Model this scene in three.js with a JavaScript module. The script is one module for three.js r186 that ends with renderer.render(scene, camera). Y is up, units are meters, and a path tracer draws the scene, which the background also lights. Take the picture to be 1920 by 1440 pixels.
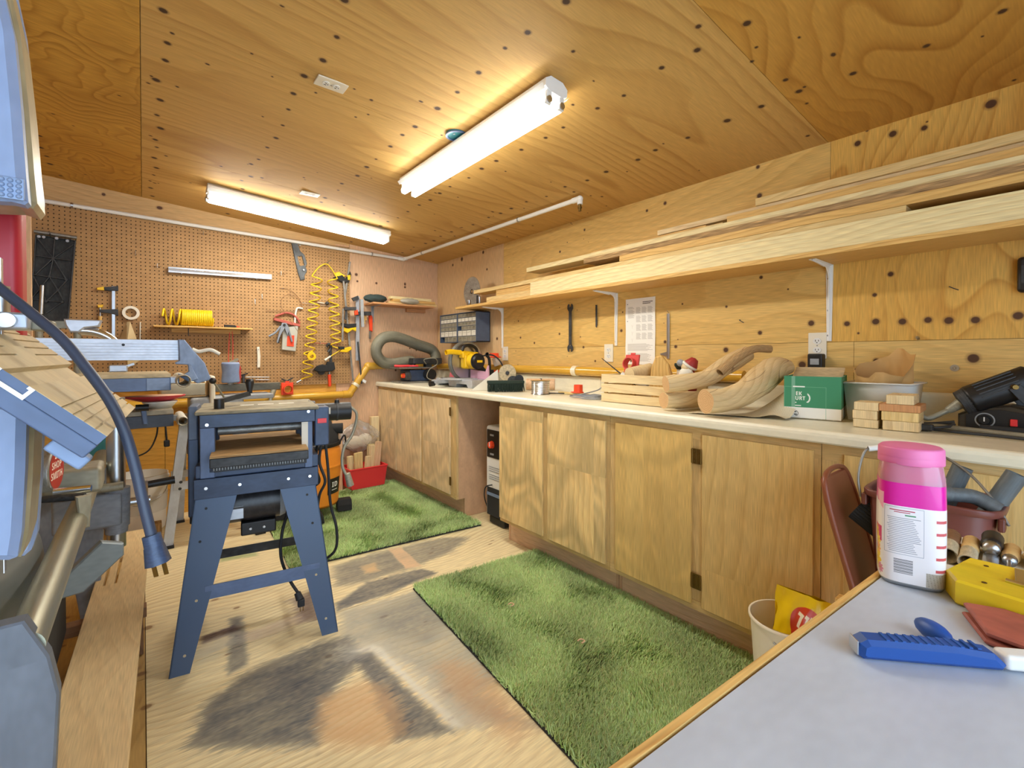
import * as THREE from 'three';
import { RoundedBoxGeometry } from 'three/addons/geometries/RoundedBoxGeometry.js';
import { mergeGeometries } from 'three/addons/utils/BufferGeometryUtils.js';
import { RectAreaLightUniformsLib } from 'three/addons/lights/RectAreaLightUniformsLib.js';

// ---------------------------------------------------------------- camera, sky, lights, exposure
const scene = new THREE.Scene();
const FOCAL = 860, CENTRE_X = 960, CENTRE_Y = 676, PITCH = 0.6 * Math.PI / 180, YAW = 38.82 * Math.PI / 180, EYE = 1.16;
const camera = new THREE.PerspectiveCamera(2 * Math.atan(720 / FOCAL) * 180 / Math.PI, 1920 / 1440, 0.05, 60);
camera.position.set(0, EYE, 0);
camera.rotation.set(-PITCH, -YAW, 0, 'YXZ');
camera.setViewOffset(1920, 1440, 0, 720 - CENTRE_Y, 1920, 1440);      // shifted lens: verticals stay upright
scene.add(camera);
const renderer = new THREE.WebGLRenderer({ antialias: true });
renderer.toneMapping = THREE.LinearToneMapping;
renderer.toneMappingExposure = 1.9;
renderer.shadowMap.enabled = true;
RectAreaLightUniformsLib.init();
scene.background = new THREE.Color(0.62, 0.8, 1.0);                    // overcast daylight, enters by the open shed door behind the camera
scene.backgroundIntensity = 2.6;
const TUBE_GLOW = 9.5, TUBE_LIGHT = 20, TUBE_COLOR = new THREE.Color(1.0, 0.965, 0.88);

// room: floor y = 0, wall_right x = XR, wall_back z = ZB, ceiling falls towards wall_right
const XR = 2.361, ZB = -4.154, XL = -1.45, ZN = 0.95, CEIL = 2.10, SLOPE = 0.074;
const ceilY = (x) => CEIL + SLOPE * (XR - x);

// ---------------------------------------------------------------- pixel of the photograph -> point on a known surface
const V = (x = 0, y = 0, z = 0) => new THREE.Vector3(x, y, z);
function ray(px, py) {
  let x = (px - CENTRE_X) / FOCAL, y = (CENTRE_Y - py) / FOCAL, z = -1;
  let c = Math.cos(-PITCH), s = Math.sin(-PITCH);
  [y, z] = [y * c - z * s, y * s + z * c];
  c = Math.cos(-YAW); s = Math.sin(-YAW);
  return V(x * c + z * s, y, -x * s + z * c);
}
const along = (d, k) => V(d.x * k, EYE + d.y * k, d.z * k);
const onX = (px, py, X) => { const d = ray(px, py); return along(d, X / d.x); };
const onY = (px, py, Y) => { const d = ray(px, py); return along(d, (Y - EYE) / d.y); };
const onZ = (px, py, Z) => { const d = ray(px, py); return along(d, Z / d.z); };
const onC = (px, py) => { const d = ray(px, py); return along(d, (CEIL + SLOPE * XR - EYE) / (d.y + SLOPE * d.x)); };
const deep = (px, py, k) => along(ray(px, py), k);                    // k metres along the lens axis

// ---------------------------------------------------------------- random, noise
let rs = 12345;
const rnd = (a = 1, b) => { rs = (Math.imul(rs, 1664525) + 1013904223) >>> 0; const t = rs / 4294967296; return b === undefined ? t * a : a + (b - a) * t; };
const PERM = new Uint8Array(512); { let q = 777; const a = Array.from({ length: 256 }, (_, i) => i); for (let i = 255; i > 0; i--) { q = (Math.imul(q, 1103515245) + 12345) >>> 0; const j = q % (i + 1); [a[i], a[j]] = [a[j], a[i]]; } for (let i = 0; i < 512; i++) PERM[i] = a[i & 255]; }
const GX = new Float32Array(256), GY = new Float32Array(256); for (let i = 0; i < 256; i++) { GX[i] = Math.cos(i * 2.39996) * 1.4; GY[i] = Math.sin(i * 2.39996) * 1.4; }
function nz(x, y, seed = 0) {                                           // 2D gradient noise, about -1 ... 1
  const fx = Math.floor(x), fy = Math.floor(y), X = x - fx, Y = y - fy, s = PERM[seed & 255], i = fx & 255, j = fy & 255, i1 = (i + 1) & 255, j1 = (j + 1) & 255;
  const a = PERM[PERM[i + s & 255] + j], b = PERM[PERM[i1 + s & 255] + j], c = PERM[PERM[i + s & 255] + j1], d = PERM[PERM[i1 + s & 255] + j1];
  const u = X * X * X * (X * (X * 6 - 15) + 10), v = Y * Y * Y * (Y * (Y * 6 - 15) + 10), X1 = X - 1, Y1 = Y - 1;
  const p = GX[a] * X + GY[a] * Y, q = GX[b] * X1 + GY[b] * Y, r = GX[c] * X + GY[c] * Y1, t = GX[d] * X1 + GY[d] * Y1;
  const e = p + u * (q - p); return e + v * (r + u * (t - r) - e);
}
const clamp = (x, a = 0, b = 1) => Math.min(b, Math.max(a, x));
const smooth = (a, b, x) => { const t = clamp((x - a) / (b - a)); return t * t * (3 - 2 * t); };
const mixc = (a, b, t) => [a[0] + (b[0] - a[0]) * t, a[1] + (b[1] - a[1]) * t, a[2] + (b[2] - a[2]) * t];

// ---------------------------------------------------------------- textures
function dataTex(w, h, fn, srgb = true) {
  const a = new Uint8Array(w * h * 4), o = [0, 0, 0];
  for (let j = 0; j < h; j++) for (let i = 0; i < w; i++) {
    const c = fn((i + 0.5) / w, (j + 0.5) / h, o), k = (j * w + i) * 4;
    a[k] = clamp(c[0], 0, 255); a[k + 1] = clamp(c[1], 0, 255); a[k + 2] = clamp(c[2], 0, 255); a[k + 3] = 255;
  }
  const t = new THREE.DataTexture(a, w, h, THREE.RGBAFormat);
  t.magFilter = THREE.LinearFilter; t.minFilter = THREE.LinearMipmapLinearFilter; t.generateMipmaps = true;
  t.wrapS = t.wrapT = THREE.RepeatWrapping; if (srgb) t.colorSpace = THREE.SRGBColorSpace; t.needsUpdate = true;
  return t;
}
// wood figure at u metres along the grain, v metres across it: 0 pale earlywood ... 1 dark latewood line
const FIG = { line: 0, broad: 0, fibre: 0, blot: 0 };
function figure(u, v, seed, o = {}) {
  const { lines = 26, wave = 2.4, stretch = 0.9, wide = 1.7 } = o;
  const n = nz(u * stretch, v * wide, seed);
  const f = v * lines + n * wave * 2 + nz(u * stretch * 3.1, v * wide * 3.3, seed + 3) * wave * 0.35;
  const s = f - Math.floor(f), k = s * s;
  FIG.line = k * k * (1 - smooth(0.9, 1, s)) * (0.3 + 1.0 * smooth(-0.35, 0.6, nz(u * 1.3, v * 2.3, seed + 9))); FIG.broad = s; FIG.fibre = nz(u * 16, v * 480, seed + 1); FIG.blot = n;
  return FIG;
}
function woodColor(u, v, seed, pale, dark, o = {}) {
  const { amount = 0.5, fibre = 0.1, blot = 0.16 } = o, f = figure(u, v, seed, o);
  const c = mixc(pale, dark, clamp(f.line * amount + f.broad * 0.12 + f.blot * blot + 0.05));
  const k = 1 + f.fibre * fibre;
  return [c[0] * k * 1.01, c[1] * k * 1.1, c[2] * k * 1.18];
}
// a plain wood texture: one repeat is 0.8 m along the grain (u) and 0.4 m across (v)
function woodTex(seed, pale, dark, o = {}) {
  return dataTex(o.size || 512, 256, (u, v) => {
    const a = smooth(0.85, 1, u), b = smooth(0.85, 1, v);
    const g = (x, y) => woodColor(x * 0.8, y * 0.4, seed, pale, dark, o);
    let c = g(u, v); if (a > 0) c = mixc(c, g(u - 1, v), a);
    if (b > 0) { let d = g(u, v - 1); if (a > 0) d = mixc(d, g(u - 1, v - 1), a); c = mixc(c, d, b); }
    return c;
  });
}

// ---------------------------------------------------------------- geometry helpers (uv in metres, grain along the longest side)
const UVS = 0.8;
function metric(g, axis) {
  if (g.index) g = g.toNonIndexed();
  for (const k of Object.keys(g.attributes)) if (!['position', 'normal', 'uv'].includes(k)) g.deleteAttribute(k);
  if (!g.attributes.normal) g.computeVertexNormals();
  g.computeBoundingBox();
  const s = g.boundingBox.getSize(V()), p = g.attributes.position, n = g.attributes.normal, uv = new Float32Array(p.count * 2);
  const L = axis ?? (s.x >= s.y && s.x >= s.z ? 0 : s.y >= s.z ? 1 : 2), ox = rnd(), oy = rnd();
  for (let i = 0; i < p.count; i += 3) {
    const a = [0, 0, 0];
    for (let k = 0; k < 3; k++) { a[0] += Math.abs(n.getX(i + k)); a[1] += Math.abs(n.getY(i + k)); a[2] += Math.abs(n.getZ(i + k)); }
    const N = a[0] >= a[1] && a[0] >= a[2] ? 0 : a[1] >= a[2] ? 1 : 2;
    let A, B;
    if (N === L) { A = (N + 1) % 3; B = (N + 2) % 3; } else { A = L; B = 3 - L - N; }
    for (let k = 0; k < 3; k++) {
      const q = [p.getX(i + k), p.getY(i + k), p.getZ(i + k)];
      uv[(i + k) * 2] = q[A] / UVS + ox; uv[(i + k) * 2 + 1] = q[B] / (UVS / 2) + oy;
    }
  }
  g.setAttribute('uv', new THREE.BufferAttribute(uv, 2));
  return g;
}
function bare(g) {
  if (g.index) g = g.toNonIndexed();
  for (const k of Object.keys(g.attributes)) if (!['position', 'normal', 'uv'].includes(k)) g.deleteAttribute(k);
  if (!g.attributes.normal) g.computeVertexNormals();
  if (!g.attributes.uv) g.setAttribute('uv', new THREE.BufferAttribute(new Float32Array(g.attributes.position.count * 2), 2));
  return g;
}
const mv = (g, x = 0, y = 0, z = 0) => g.translate(x, y, z);
const rx = (g, a) => g.rotateX(a), ry = (g, a) => g.rotateY(a), rz = (g, a) => g.rotateZ(a);
function bx(w, h, d, x = 0, y = 0, z = 0, r = 0.002, axis) {           // box centred at x, y, z with small rounded edges
  const m = Math.min(w, h, d);
  const g = r > 0 && m > r * 2.2 ? new RoundedBoxGeometry(w, h, d, r > 0.008 ? 3 : 1, r) : new THREE.BoxGeometry(w, h, d);
  return metric(g, axis).translate(x, y, z);
}
function rod(p, q, r, r2 = r, seg = 14, open = false) {                // cylinder or cone from p to q
  p = Array.isArray(p) ? V(...p) : p; q = Array.isArray(q) ? V(...q) : q;
  const d = q.clone().sub(p), g = bare(new THREE.CylinderGeometry(r2, r, d.length(), seg, 1, open));
  g.applyQuaternion(new THREE.Quaternion().setFromUnitVectors(V(0, 1, 0), d.clone().normalize()));
  return g.translate((p.x + q.x) / 2, (p.y + q.y) / 2, (p.z + q.z) / 2);
}
function bar(p, q, w, h, up = V(0, 1, 0), r = 0.0015) {                // square bar from p to q: w across, h along up
  p = Array.isArray(p) ? V(...p) : p; q = Array.isArray(q) ? V(...q) : q;
  const d = q.clone().sub(p), L = d.length(), z = d.normalize(), x = up.clone().cross(z).normalize(), y = z.clone().cross(x);
  const g = bx(w, h, L, 0, 0, 0, r); g.applyMatrix4(new THREE.Matrix4().makeBasis(x, y, z));
  return g.translate((p.x + q.x) / 2, (p.y + q.y) / 2, (p.z + q.z) / 2);
}
const vec = (a) => a.map((p) => (Array.isArray(p) ? V(...p) : p));
const tube = (pts, r, n = 48, seg = 8, closed = false) => bare(new THREE.TubeGeometry(new THREE.CatmullRomCurve3(vec(pts), closed, 'centripetal'), n, r, seg, closed));
const pipe = (pts, r, seg = 12) => { const g = []; pts = vec(pts); for (let i = 0; i + 1 < pts.length; i++) g.push(rod(pts[i], pts[i + 1], r, r, seg)); for (let i = 1; i + 1 < pts.length; i++) g.push(ball(r, pts[i], seg)); return merge(g); };
const ball = (r, at = V(), seg = 14, sx = 1, sy = 1, sz = 1) => bare(new THREE.SphereGeometry(r, seg, Math.max(6, seg >> 1))).scale(sx, sy, sz).translate(at.x, at.y, at.z);
const lathe = (prof, seg = 28) => bare(new THREE.LatheGeometry(prof.map(([r, y]) => new THREE.Vector2(r, y)), seg));
function ext(pts, depth, bevel = 0, holes = []) {                      // polygon in x, y, extruded towards +z
  const s = new THREE.Shape(pts.map(([x, y]) => new THREE.Vector2(x, y)));
  for (const h of holes) s.holes.push(new THREE.Path(h.map(([x, y]) => new THREE.Vector2(x, y))));
  return metric(new THREE.ExtrudeGeometry(s, { depth: depth - 2 * bevel, bevelEnabled: bevel > 0, bevelSize: bevel, bevelThickness: bevel, bevelOffset: -bevel, bevelSegments: 1, curveSegments: 8 }).translate(0, 0, bevel));
}
const arc = (cx, cy, r, a0, a1, n = 12, ry_ = r) => Array.from({ length: n + 1 }, (_, i) => { const a = a0 + (a1 - a0) * i / n; return [cx + r * Math.cos(a), cy + ry_ * Math.sin(a)]; });
const ringShape = (r0, r1, depth, seg = 32) => ext(arc(0, 0, r1, 0, Math.PI * 2 * (seg - 1) / seg, seg - 1), depth, 0, [arc(0, 0, r0, 0, Math.PI * 2 * (seg - 1) / seg, seg - 1)]);
const merge = (list) => mergeGeometries(list.map(bare));
// rows of points (equal lengths) joined into a smooth skin
function skin(rows, closedU = false) {
  const p = [], uv = [], idx = [], n = rows[0].length, m = rows.length;
  rows.forEach((r, j) => r.forEach((q, i) => { p.push(q.x, q.y, q.z); uv.push(i / n, j / m); }));
  for (let j = 0; j + 1 < m; j++) for (let i = 0; i < (closedU ? n : n - 1); i++) {
    const a = j * n + i, b = j * n + (i + 1) % n, c = a + n, d = b + n; idx.push(a, b, c, b, d, c);
  }
  const g = new THREE.BufferGeometry();
  g.setAttribute('position', new THREE.Float32BufferAttribute(p, 3)); g.setAttribute('uv', new THREE.Float32BufferAttribute(uv, 2)); g.setIndex(idx); g.computeVertexNormals();
  return bare(g);
}

// ---------------------------------------------------------------- things and parts
const taken = new Map();
const numbered = (n) => { const k = taken.get(n) || 0; taken.set(n, k + 1); return k ? n + '_' + String(k).padStart(3, '0') : n; };
const tag = (o, label, category, group) => { o.userData.label = label; o.userData.category = category; if (group) o.userData.group = group; return o; };
function thing(name, label, category, at = V(), turn = 0, group) {
  const o = new THREE.Group(); o.name = numbered(name); o.position.copy(at); o.rotation.y = turn; scene.add(o); return tag(o, label, category, group);
}
function part(name, geo, mat, parent, label) {
  const m = new THREE.Mesh(Array.isArray(geo) ? (geo.length > 1 ? merge(geo) : geo[0]) : geo, mat);
  m.name = name; m.castShadow = m.receiveShadow = true; if (label) m.userData.label = label; parent.add(m); return m;
}
function single(name, geo, mat, label, category, at = V(), turn = 0, group) {
  const m = part(numbered(name), geo, mat, scene); m.position.copy(at); m.rotation.y = turn; return tag(m, label, category, group);
}
function struct(name, geo, mat, parent) {
  const m = part(name, geo, mat, parent || scene); if (!parent) m.userData.kind = 'structure'; return m;
}
const holder = (name) => { const g = new THREE.Group(); g.name = name; g.userData.kind = 'structure'; scene.add(g); return g; };

// ---------------------------------------------------------------- materials
const mat = (color, roughness = 0.6, metalness = 0, o = {}) => new THREE.MeshPhysicalMaterial({ color, roughness, metalness, ...o });
const woodMat = (tex, roughness = 0.62, o = {}) => new THREE.MeshPhysicalMaterial({ map: tex, roughness, ...o });
// worn painted or cast metal: fine mottling in colour and roughness
function mottled(seed, rgb, amount = 0.12, roughness = 0.5, metalness = 0, o = {}) {
  const t = dataTex(256, 256, (u, v) => { const k = 1 + amount * (nz(u * 9, v * 9, seed) + 0.6 * nz(u * 40, v * 40, seed + 5)) ; return [rgb[0] * k, rgb[1] * k, rgb[2] * k]; });
  return new THREE.MeshPhysicalMaterial({ map: t, roughness, metalness, ...o });
}
const M = {
  pine: woodMat(woodTex(1, [228, 186, 122], [194, 140, 74], { amount: 0.5 })),
  pineB: woodMat(woodTex(2, [234, 200, 142], [204, 156, 92], { amount: 0.45, lines: 50 })),
  fir: woodMat(woodTex(3, [224, 170, 96], [176, 110, 44], { amount: 0.6, lines: 50 })),
  maple: woodMat(woodTex(4, [228, 190, 138], [196, 146, 92], { amount: 0.3 })),
  cedar: woodMat(woodTex(5, [206, 140, 88], [150, 84, 44], { amount: 0.6, lines: 50 })),
  rough: woodMat(woodTex(6, [176, 132, 84], [110, 74, 42], { amount: 0.7, lines: 50, fibre: 0.35 }), 0.85),
  pink: woodMat(woodTex(7, [222, 172, 128], [190, 130, 86], { amount: 0.3 })),
  walnut: woodMat(woodTex(8, [140, 92, 58], [84, 52, 30], { amount: 0.5 }), 0.6),
  steel: mat(0xb9bcc0, 0.32, 1), chrome: mat(0xd8dade, 0.16, 1), dullSteel: mottled(21, [150, 148, 142], 0.16, 0.5, 0.7), aluminium: mottled(22, [196, 202, 212], 0.06, 0.4, 0.55),
  iron: mottled(23, [64, 66, 68], 0.25, 0.55, 0.35), black: mat(0x17181a, 0.45), blackRubber: mat(0x202226, 0.7), softBlack: mat(0x2a2b2c, 0.9),
  darkBlue: mottled(24, [56, 72, 100], 0.12, 0.42, 0.1), steelBlue: mottled(25, [94, 114, 150], 0.08, 0.45, 0.05), greyBlue: mottled(26, [128, 148, 180], 0.08, 0.5, 0.05), paleBlue: mottled(27, [130, 148, 182], 0.05, 0.45),
  castGrey: mottled(28, [136, 142, 152], 0.1, 0.5, 0.1), warmGrey: mottled(29, [150, 146, 128], 0.12, 0.5, 0.3), midGrey: mottled(30, [160, 164, 168], 0.08, 0.5, 0.05), dustTan: mottled(31, [196, 180, 146], 0.14, 0.75),
  cream: mat(0xe9e2cf, 0.4), white: mat(0xeeeeea, 0.45), offWhite: mat(0xdedacc, 0.5), plasticWhite: mat(0xe8e8e4, 0.35),
  yellow: mat(0xf2c413, 0.4), hoseYellow: mat(0xf0cb1e, 0.38), orange: mat(0xf5962c, 0.45), safety: mat(0xee4a22, 0.45), red: mat(0xe8383a, 0.4), darkRed: mat(0x9c2a26, 0.5), brownPlastic: mat(0x6a3a30, 0.38),
  amber: mat(0xd9a83c, 0.25, 0, { clearcoat: 0.3 }), blue: mat(0x1a52a8, 0.45), brass: mat(0x7a6030, 0.4, 0.8), darkGreen: mat(0x24342c, 0.9), teal: mat(0x2f7f8a, 0.5), navy: mottled(32, [84, 98, 120], 0.06, 0.5), navy2: mottled(33, [80, 96, 126], 0.08, 0.5),
};
// ---------------------------------------------------------------- the shell of the shed
function polyDist(x, y, P) {                                            // signed distance, negative inside
  let d = 1e9, s = 1;
  for (let i = 0, j = P.length - 1; i < P.length; j = i++) {
    const [ax, ay] = P[i], [bx_, by] = P[j], ex = bx_ - ax, ey = by - ay, wx = x - ax, wy = y - ay, t = clamp((wx * ex + wy * ey) / (ex * ex + ey * ey));
    const qx = wx - ex * t, qy = wy - ey * t; d = Math.min(d, qx * qx + qy * qy);
    const c1 = y >= ay, c2 = y < by, c3 = ex * wy > ey * wx; if ((c1 && c2 && c3) || (!c1 && !c2 && !c3)) s = -s;
  }
  return s * Math.sqrt(d);
}
// draws knots and nail stains: [u, v, radius] in metres on a surface; returns darkness at u, v
function spotField(list, cell = 0.25) {
  const map = new Map();
  for (const q of list) for (let i = -1; i <= 1; i++) for (let j = -1; j <= 1; j++) { const k = (Math.floor(q[0] / cell) + i) + ',' + (Math.floor(q[1] / cell) + j); if (!map.has(k)) map.set(k, []); map.get(k).push(q); }
  return (u, v) => {
    let best = 0; const a = map.get(Math.floor(u / cell) + ',' + Math.floor(v / cell)); if (!a) return 0;
    for (const [x, y, r, e = 1] of a) { const d = Math.hypot((u - x) / e, v - y) / r; if (d < 1.6) best = Math.max(best, 1 - smooth(0.75, 1.1, d), 0.25 * (1 - smooth(1, 1.6, d))); }
    return best;
  };
}
const sheetUV = (g, fn) => { const p = g.attributes.position, a = g.attributes.uv; for (let i = 0; i < p.count; i++) { const [u, v] = fn(p.getX(i), p.getY(i), p.getZ(i)); a.setXY(i, u, v); } return g; };

// ---- ceiling: plywood sheets, nails along the joists
{
  const spots = [];
  for (const jx of [-1.35, -0.9, -0.42, 0.06, 0.5, 0.96, 1.44, 1.91]) for (let z = ZB + 0.1; z < ZN; z += 0.155) { spots.push([jx + rnd(-0.02, 0.02), z + rnd(-0.03, 0.03), rnd(0.007, 0.0145)]); }
  for (const jz of [-3.15, -1.93, -0.71]) for (let x = 0.1; x < XR; x += 0.24) spots.push([x + rnd(-0.05, 0.05), jz + (rnd() < 0.5 ? -0.04 : 0.04), rnd(0.004, 0.009)]);
  for (let i = 0; i < 140; i++) spots.push([rnd(XL, XR), rnd(ZB, ZN), rnd(0.003, 0.007), rnd(1, 1.8)]);
  const dark = spotField(spots), W = XR - XL, D = ZN - ZB;
  const tex = dataTex(1280, 1700, (u, v) => {
    const x = XL + u * W, z = ZB + v * D, left = x < 0, k = Math.floor((z + 0.71) / 1.22);
    const front = k >= 0;
    let c = left ? woodColor(x * 1.2, z, 40 + k, [208, 146, 58], [150, 92, 24], { amount: 0.6, lines: 9, wave: 2.6, stretch: 2.6, wide: 2.8, blot: 0.22 })
      : front ? woodColor(x, z, 60, [205, 142, 60], [150, 88, 22], { amount: 0.6, lines: 8, wave: 2.6, stretch: 1.2, wide: 1.7, blot: 0.12, fibre: 0.06 })
      : woodColor(x, z, 50 + k, [212, 158, 86], [164, 106, 44], { amount: 0.42, lines: 11, wave: 2.0, stretch: 0.5, wide: 2.0, blot: 0.1, fibre: 0.06 });
    const d = dark(x, z); if (d > 0) c = mixc(c, [58, 34, 20], d * 0.92);
    return c;
  });
  const m = woodMat(tex, 0.68), top = holder('ceiling');
  const a = Math.atan(SLOPE), uvf = (x, y, z) => [(x - XL) / W, (z - ZB) / D];
  const slab = (x0, x1, z0, z1, t, up) => { const g = bx((x1 - x0), t, z1 - z0, 0, 0, 0, 0); const p = g.attributes.position; for (let i = 0; i < p.count; i++) { const x = p.getX(i) + (x0 + x1) / 2; p.setXYZ(i, x, ceilY(x) + up + t / 2 + p.getY(i), p.getZ(i) + (z0 + z1) / 2); } return g; };
  const zs = [ZB - 0.04, -3.15, -1.93, -0.71, 0.51, ZN + 0.04];
  for (let i = 0; i + 1 < zs.length; i++) for (const [x0, x1] of [[XL - 0.04, -0.0012], [0.0012, XR + 0.04]]) part('plywood_sheet', sheetUV(slab(x0, x1, zs[i] + 0.0009, zs[i + 1] - 0.0009, 0.012, 0), uvf), m, top);
  part('roof_deck', slab(XL - 0.1, XR + 0.1, ZB - 0.1, ZN + 0.1, 0.05, 0.013), M.rough, top);
}

// ---- wall_right: sheets of plywood, grain upright at both ends, lying in the middle
{
  const H = 2.3, D = ZN - ZB;
  const spots = [];
  const knots = [[1521, 606, .013], [1588, 607, .011], [1642, 603, .013], [1692, 603, .013], [1740, 600, .012], [1779, 601, .014], [1829, 600, .013], [1909, 592, .014], [1362, 575, .006], [1425, 624, .01], [1504, 684, .016], [1361, 656, .013], [1247, 641, .009], [1267, 650, .009], [1165, 620, .009], [1640, 553, .008], [1670, 514, .01], [1427, 520, .008],
    [1643, 677, .011], [1825, 672, .017], [1608, 269, .012], [1674, 251, .013], [1733, 240, .01], [1858, 195, .016], [1424, 367, .012], [1421, 313, .009], [1247, 381, .01], [1213, 395, .008], [1050, 472, .008], [1096, 431, .008], [866, 486, .018], [906, 473, .014], [849, 497, .012], [913, 505, .01], [1049, 626, .008], [976, 633, .008], [1002, 643, .008], [972, 602, .006], [1094, 651, .008], [971, 685, .007], [1116, 677, .007], [932, 635, .012]];
  for (const [px, py, r] of knots) { const p = onX(px, py, XR); spots.push([p.z, p.y, r]); }
  for (let i = 0; i < 60; i++) spots.push([rnd(ZB, ZN), rnd(1, 2.1), rnd(0.002, 0.005)]);
  const dark = spotField(spots);
  const tex = dataTex(2048, 1024, (u, v) => {
    const z = ZB + u * D, y = v * H;
    let c;
    if (z < -3.045) c = woodColor(y, z, 70, [222, 174, 122], [190, 136, 84], { amount: 0.2, lines: 40, wave: 2, blot: 0.08 });
    else if (y < 1.22) c = woodColor(z, y, 71, [222, 172, 98], [184, 124, 56], { amount: 0.4, lines: 14, wave: 2.2, stretch: 0.7, wide: 1.8, blot: 0.1 });
    else if (z < -0.7) c = woodColor(z, y, 72, [224, 172, 94], [180, 118, 48], { amount: 0.45, lines: 12, wave: 2.4, stretch: 0.8, wide: 1.9, blot: 0.1 });
    else c = woodColor(y * 1.1, z, 73, [224, 164, 76], [176, 108, 32], { amount: 0.5, lines: 12, wave: 2.2, stretch: 1.0, wide: 2.4, blot: 0.14 });
    const d = dark(z, y); if (d > 0) c = mixc(c, [66, 36, 18], d * 0.9);
    return c;
  });
  const m = woodMat(tex, 0.55), w = holder('wall_right');
  const put = (z0, z1, y0, y1) => part('plywood_sheet', sheetUV(bx(0.012, y1 - y0 - 0.0016, z1 - z0 - 0.0016, XR + 0.006, (y0 + y1) / 2, (z0 + z1) / 2, 0), (x, y, z) => [(z - ZB) / D, y / H]), m, w);
  put(ZB, -3.045, 0, 2.105); put(-3.045, -0.7, 1.22, 2.105); put(-0.7, ZN, 1.22, 2.105); put(-3.045, -0.61, 0, 1.22); put(-0.61, ZN, 0, 1.22);
  part('framing', bx(0.08, 2.2, D + 0.2, XR + 0.053, 1.1, (ZB + ZN) / 2, 0), M.rough, w);
}
// ---- wall_back: pinkish plywood upright beside the pegboard, orange plywood below and a strip above it
{
  const W = XR - XL, H = 2.45;
  const spots = [[2.0, 1.86, .014, 0.7], [2.0, 1.83, .01], [1.52, 1.9, .013], [1.53, 1.84, .009], [1.71, 1.84, .01], [1.74, 1.30, .012, .7], [1.95, 1.34, .013, .6], [2.12, 1.22, .013, .6], [2.18, 1.02, .01], [1.9, 1.02, .009]];
  for (let i = 0; i < 14; i++) spots.push([rnd(XL, XR), rnd(0.2, 2.3), rnd(0.004, 0.009)]);
  spots.push([0.35, 0.84, 0.014, 1.5], [0.66, 0.83, 0.012, 1.5], [0.1, 2.22, 0.012, 1.5], [-0.2, 2.25, 0.01]);
  const dark = spotField(spots);
  const tex = dataTex(2048, 1024, (u, v) => {
    const x = XL + u * W, y = v * H;
    let c = x > 1.335 && y < 2.15 || x > 1.458 ? woodColor(y, x, 80, [220, 168, 126], [190, 134, 90], { amount: 0.2, lines: 44, wave: 2, blot: 0.08 })
      : woodColor(x, y, y > 1.5 ? 82 : 81, y > 1.5 ? [214, 164, 106] : [226, 158, 62], y > 1.5 ? [184, 126, 70] : [184, 108, 26], { amount: 0.4, lines: 18, wave: 2.6, stretch: 0.8, wide: 1.8, blot: 0.1 });
    const d = dark(x, y); if (d > 0) c = mixc(c, [70, 38, 22], d * 0.88);
    return c;
  });
  const m = woodMat(tex, 0.58), w = holder('wall_back');
  const put = (x0, x1, y0, y1) => { const g = bx(x1 - x0 - 0.0016, 1, 0.012, (x0 + x1) / 2, 0.5, ZB - 0.006, 0); const p = g.attributes.position; for (let i = 0; i < p.count; i++) p.setY(i, p.getY(i) > 0.5 ? (y1 === 'c' ? ceilY(p.getX(i)) + 0.005 : y1) : y0); return part('plywood_sheet', sheetUV(g, (x, y) => [(x - XL) / W, y / H]), m, w); };
  put(1.458, XR, 0, 'c'); put(XL, 1.457, 2.1, 'c'); put(XL, 0.12, 0, 2.099); put(0.121, 1.335, 0, 2.099); put(1.336, 1.457, 0, 2.099);
  part('framing', bx(W + 0.2, 2.5, 0.08, (XL + XR) / 2, 1.25, ZB - 0.055, 0), M.rough, w);
}
// ---- wall_left and wall_near (with the open doorway) close the room behind the camera
{
  const m = woodMat(woodTex(90, [214, 160, 92], [180, 118, 56], { amount: 0.5 }), 0.6);
  const wl = holder('wall_left'); part('plywood_sheet', bx(0.06, 2.5, ZN - ZB + 0.2, XL - 0.03, 1.25, (ZB + ZN) / 2, 0, 1), m, wl);
  const wn = holder('wall_near');
  const dx0 = -1.25, dx1 = 1.15, dh = 2.1;
  part('plywood_sheet', bx(dx0 - XL + 0.06, 2.5, 0.06, (XL + dx0) / 2 - 0.03, 1.25, ZN + 0.03, 0, 1), m, wn);
  part('plywood_sheet', bx(XR - dx1 + 0.06, 2.5, 0.06, (XR + dx1) / 2 + 0.03, 1.25, ZN + 0.03, 0, 1), m, wn);
  part('lintel', bx(dx1 - dx0, 0.4, 0.06, (dx0 + dx1) / 2, dh + 0.2, ZN + 0.03, 0, 0), m, wn);
  const t = holder('trim_1');
  for (const x of [dx0 + 0.02, dx1 - 0.02]) part('jamb', bx(0.04, dh, 0.1, x, dh / 2, ZN + 0.03, 0.003), M.white, t);
  part('head', bx(dx1 - dx0 - 0.08, 0.04, 0.1, (dx0 + dx1) / 2, dh - 0.02, ZN + 0.03, 0.003), M.white, t);
}
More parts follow.
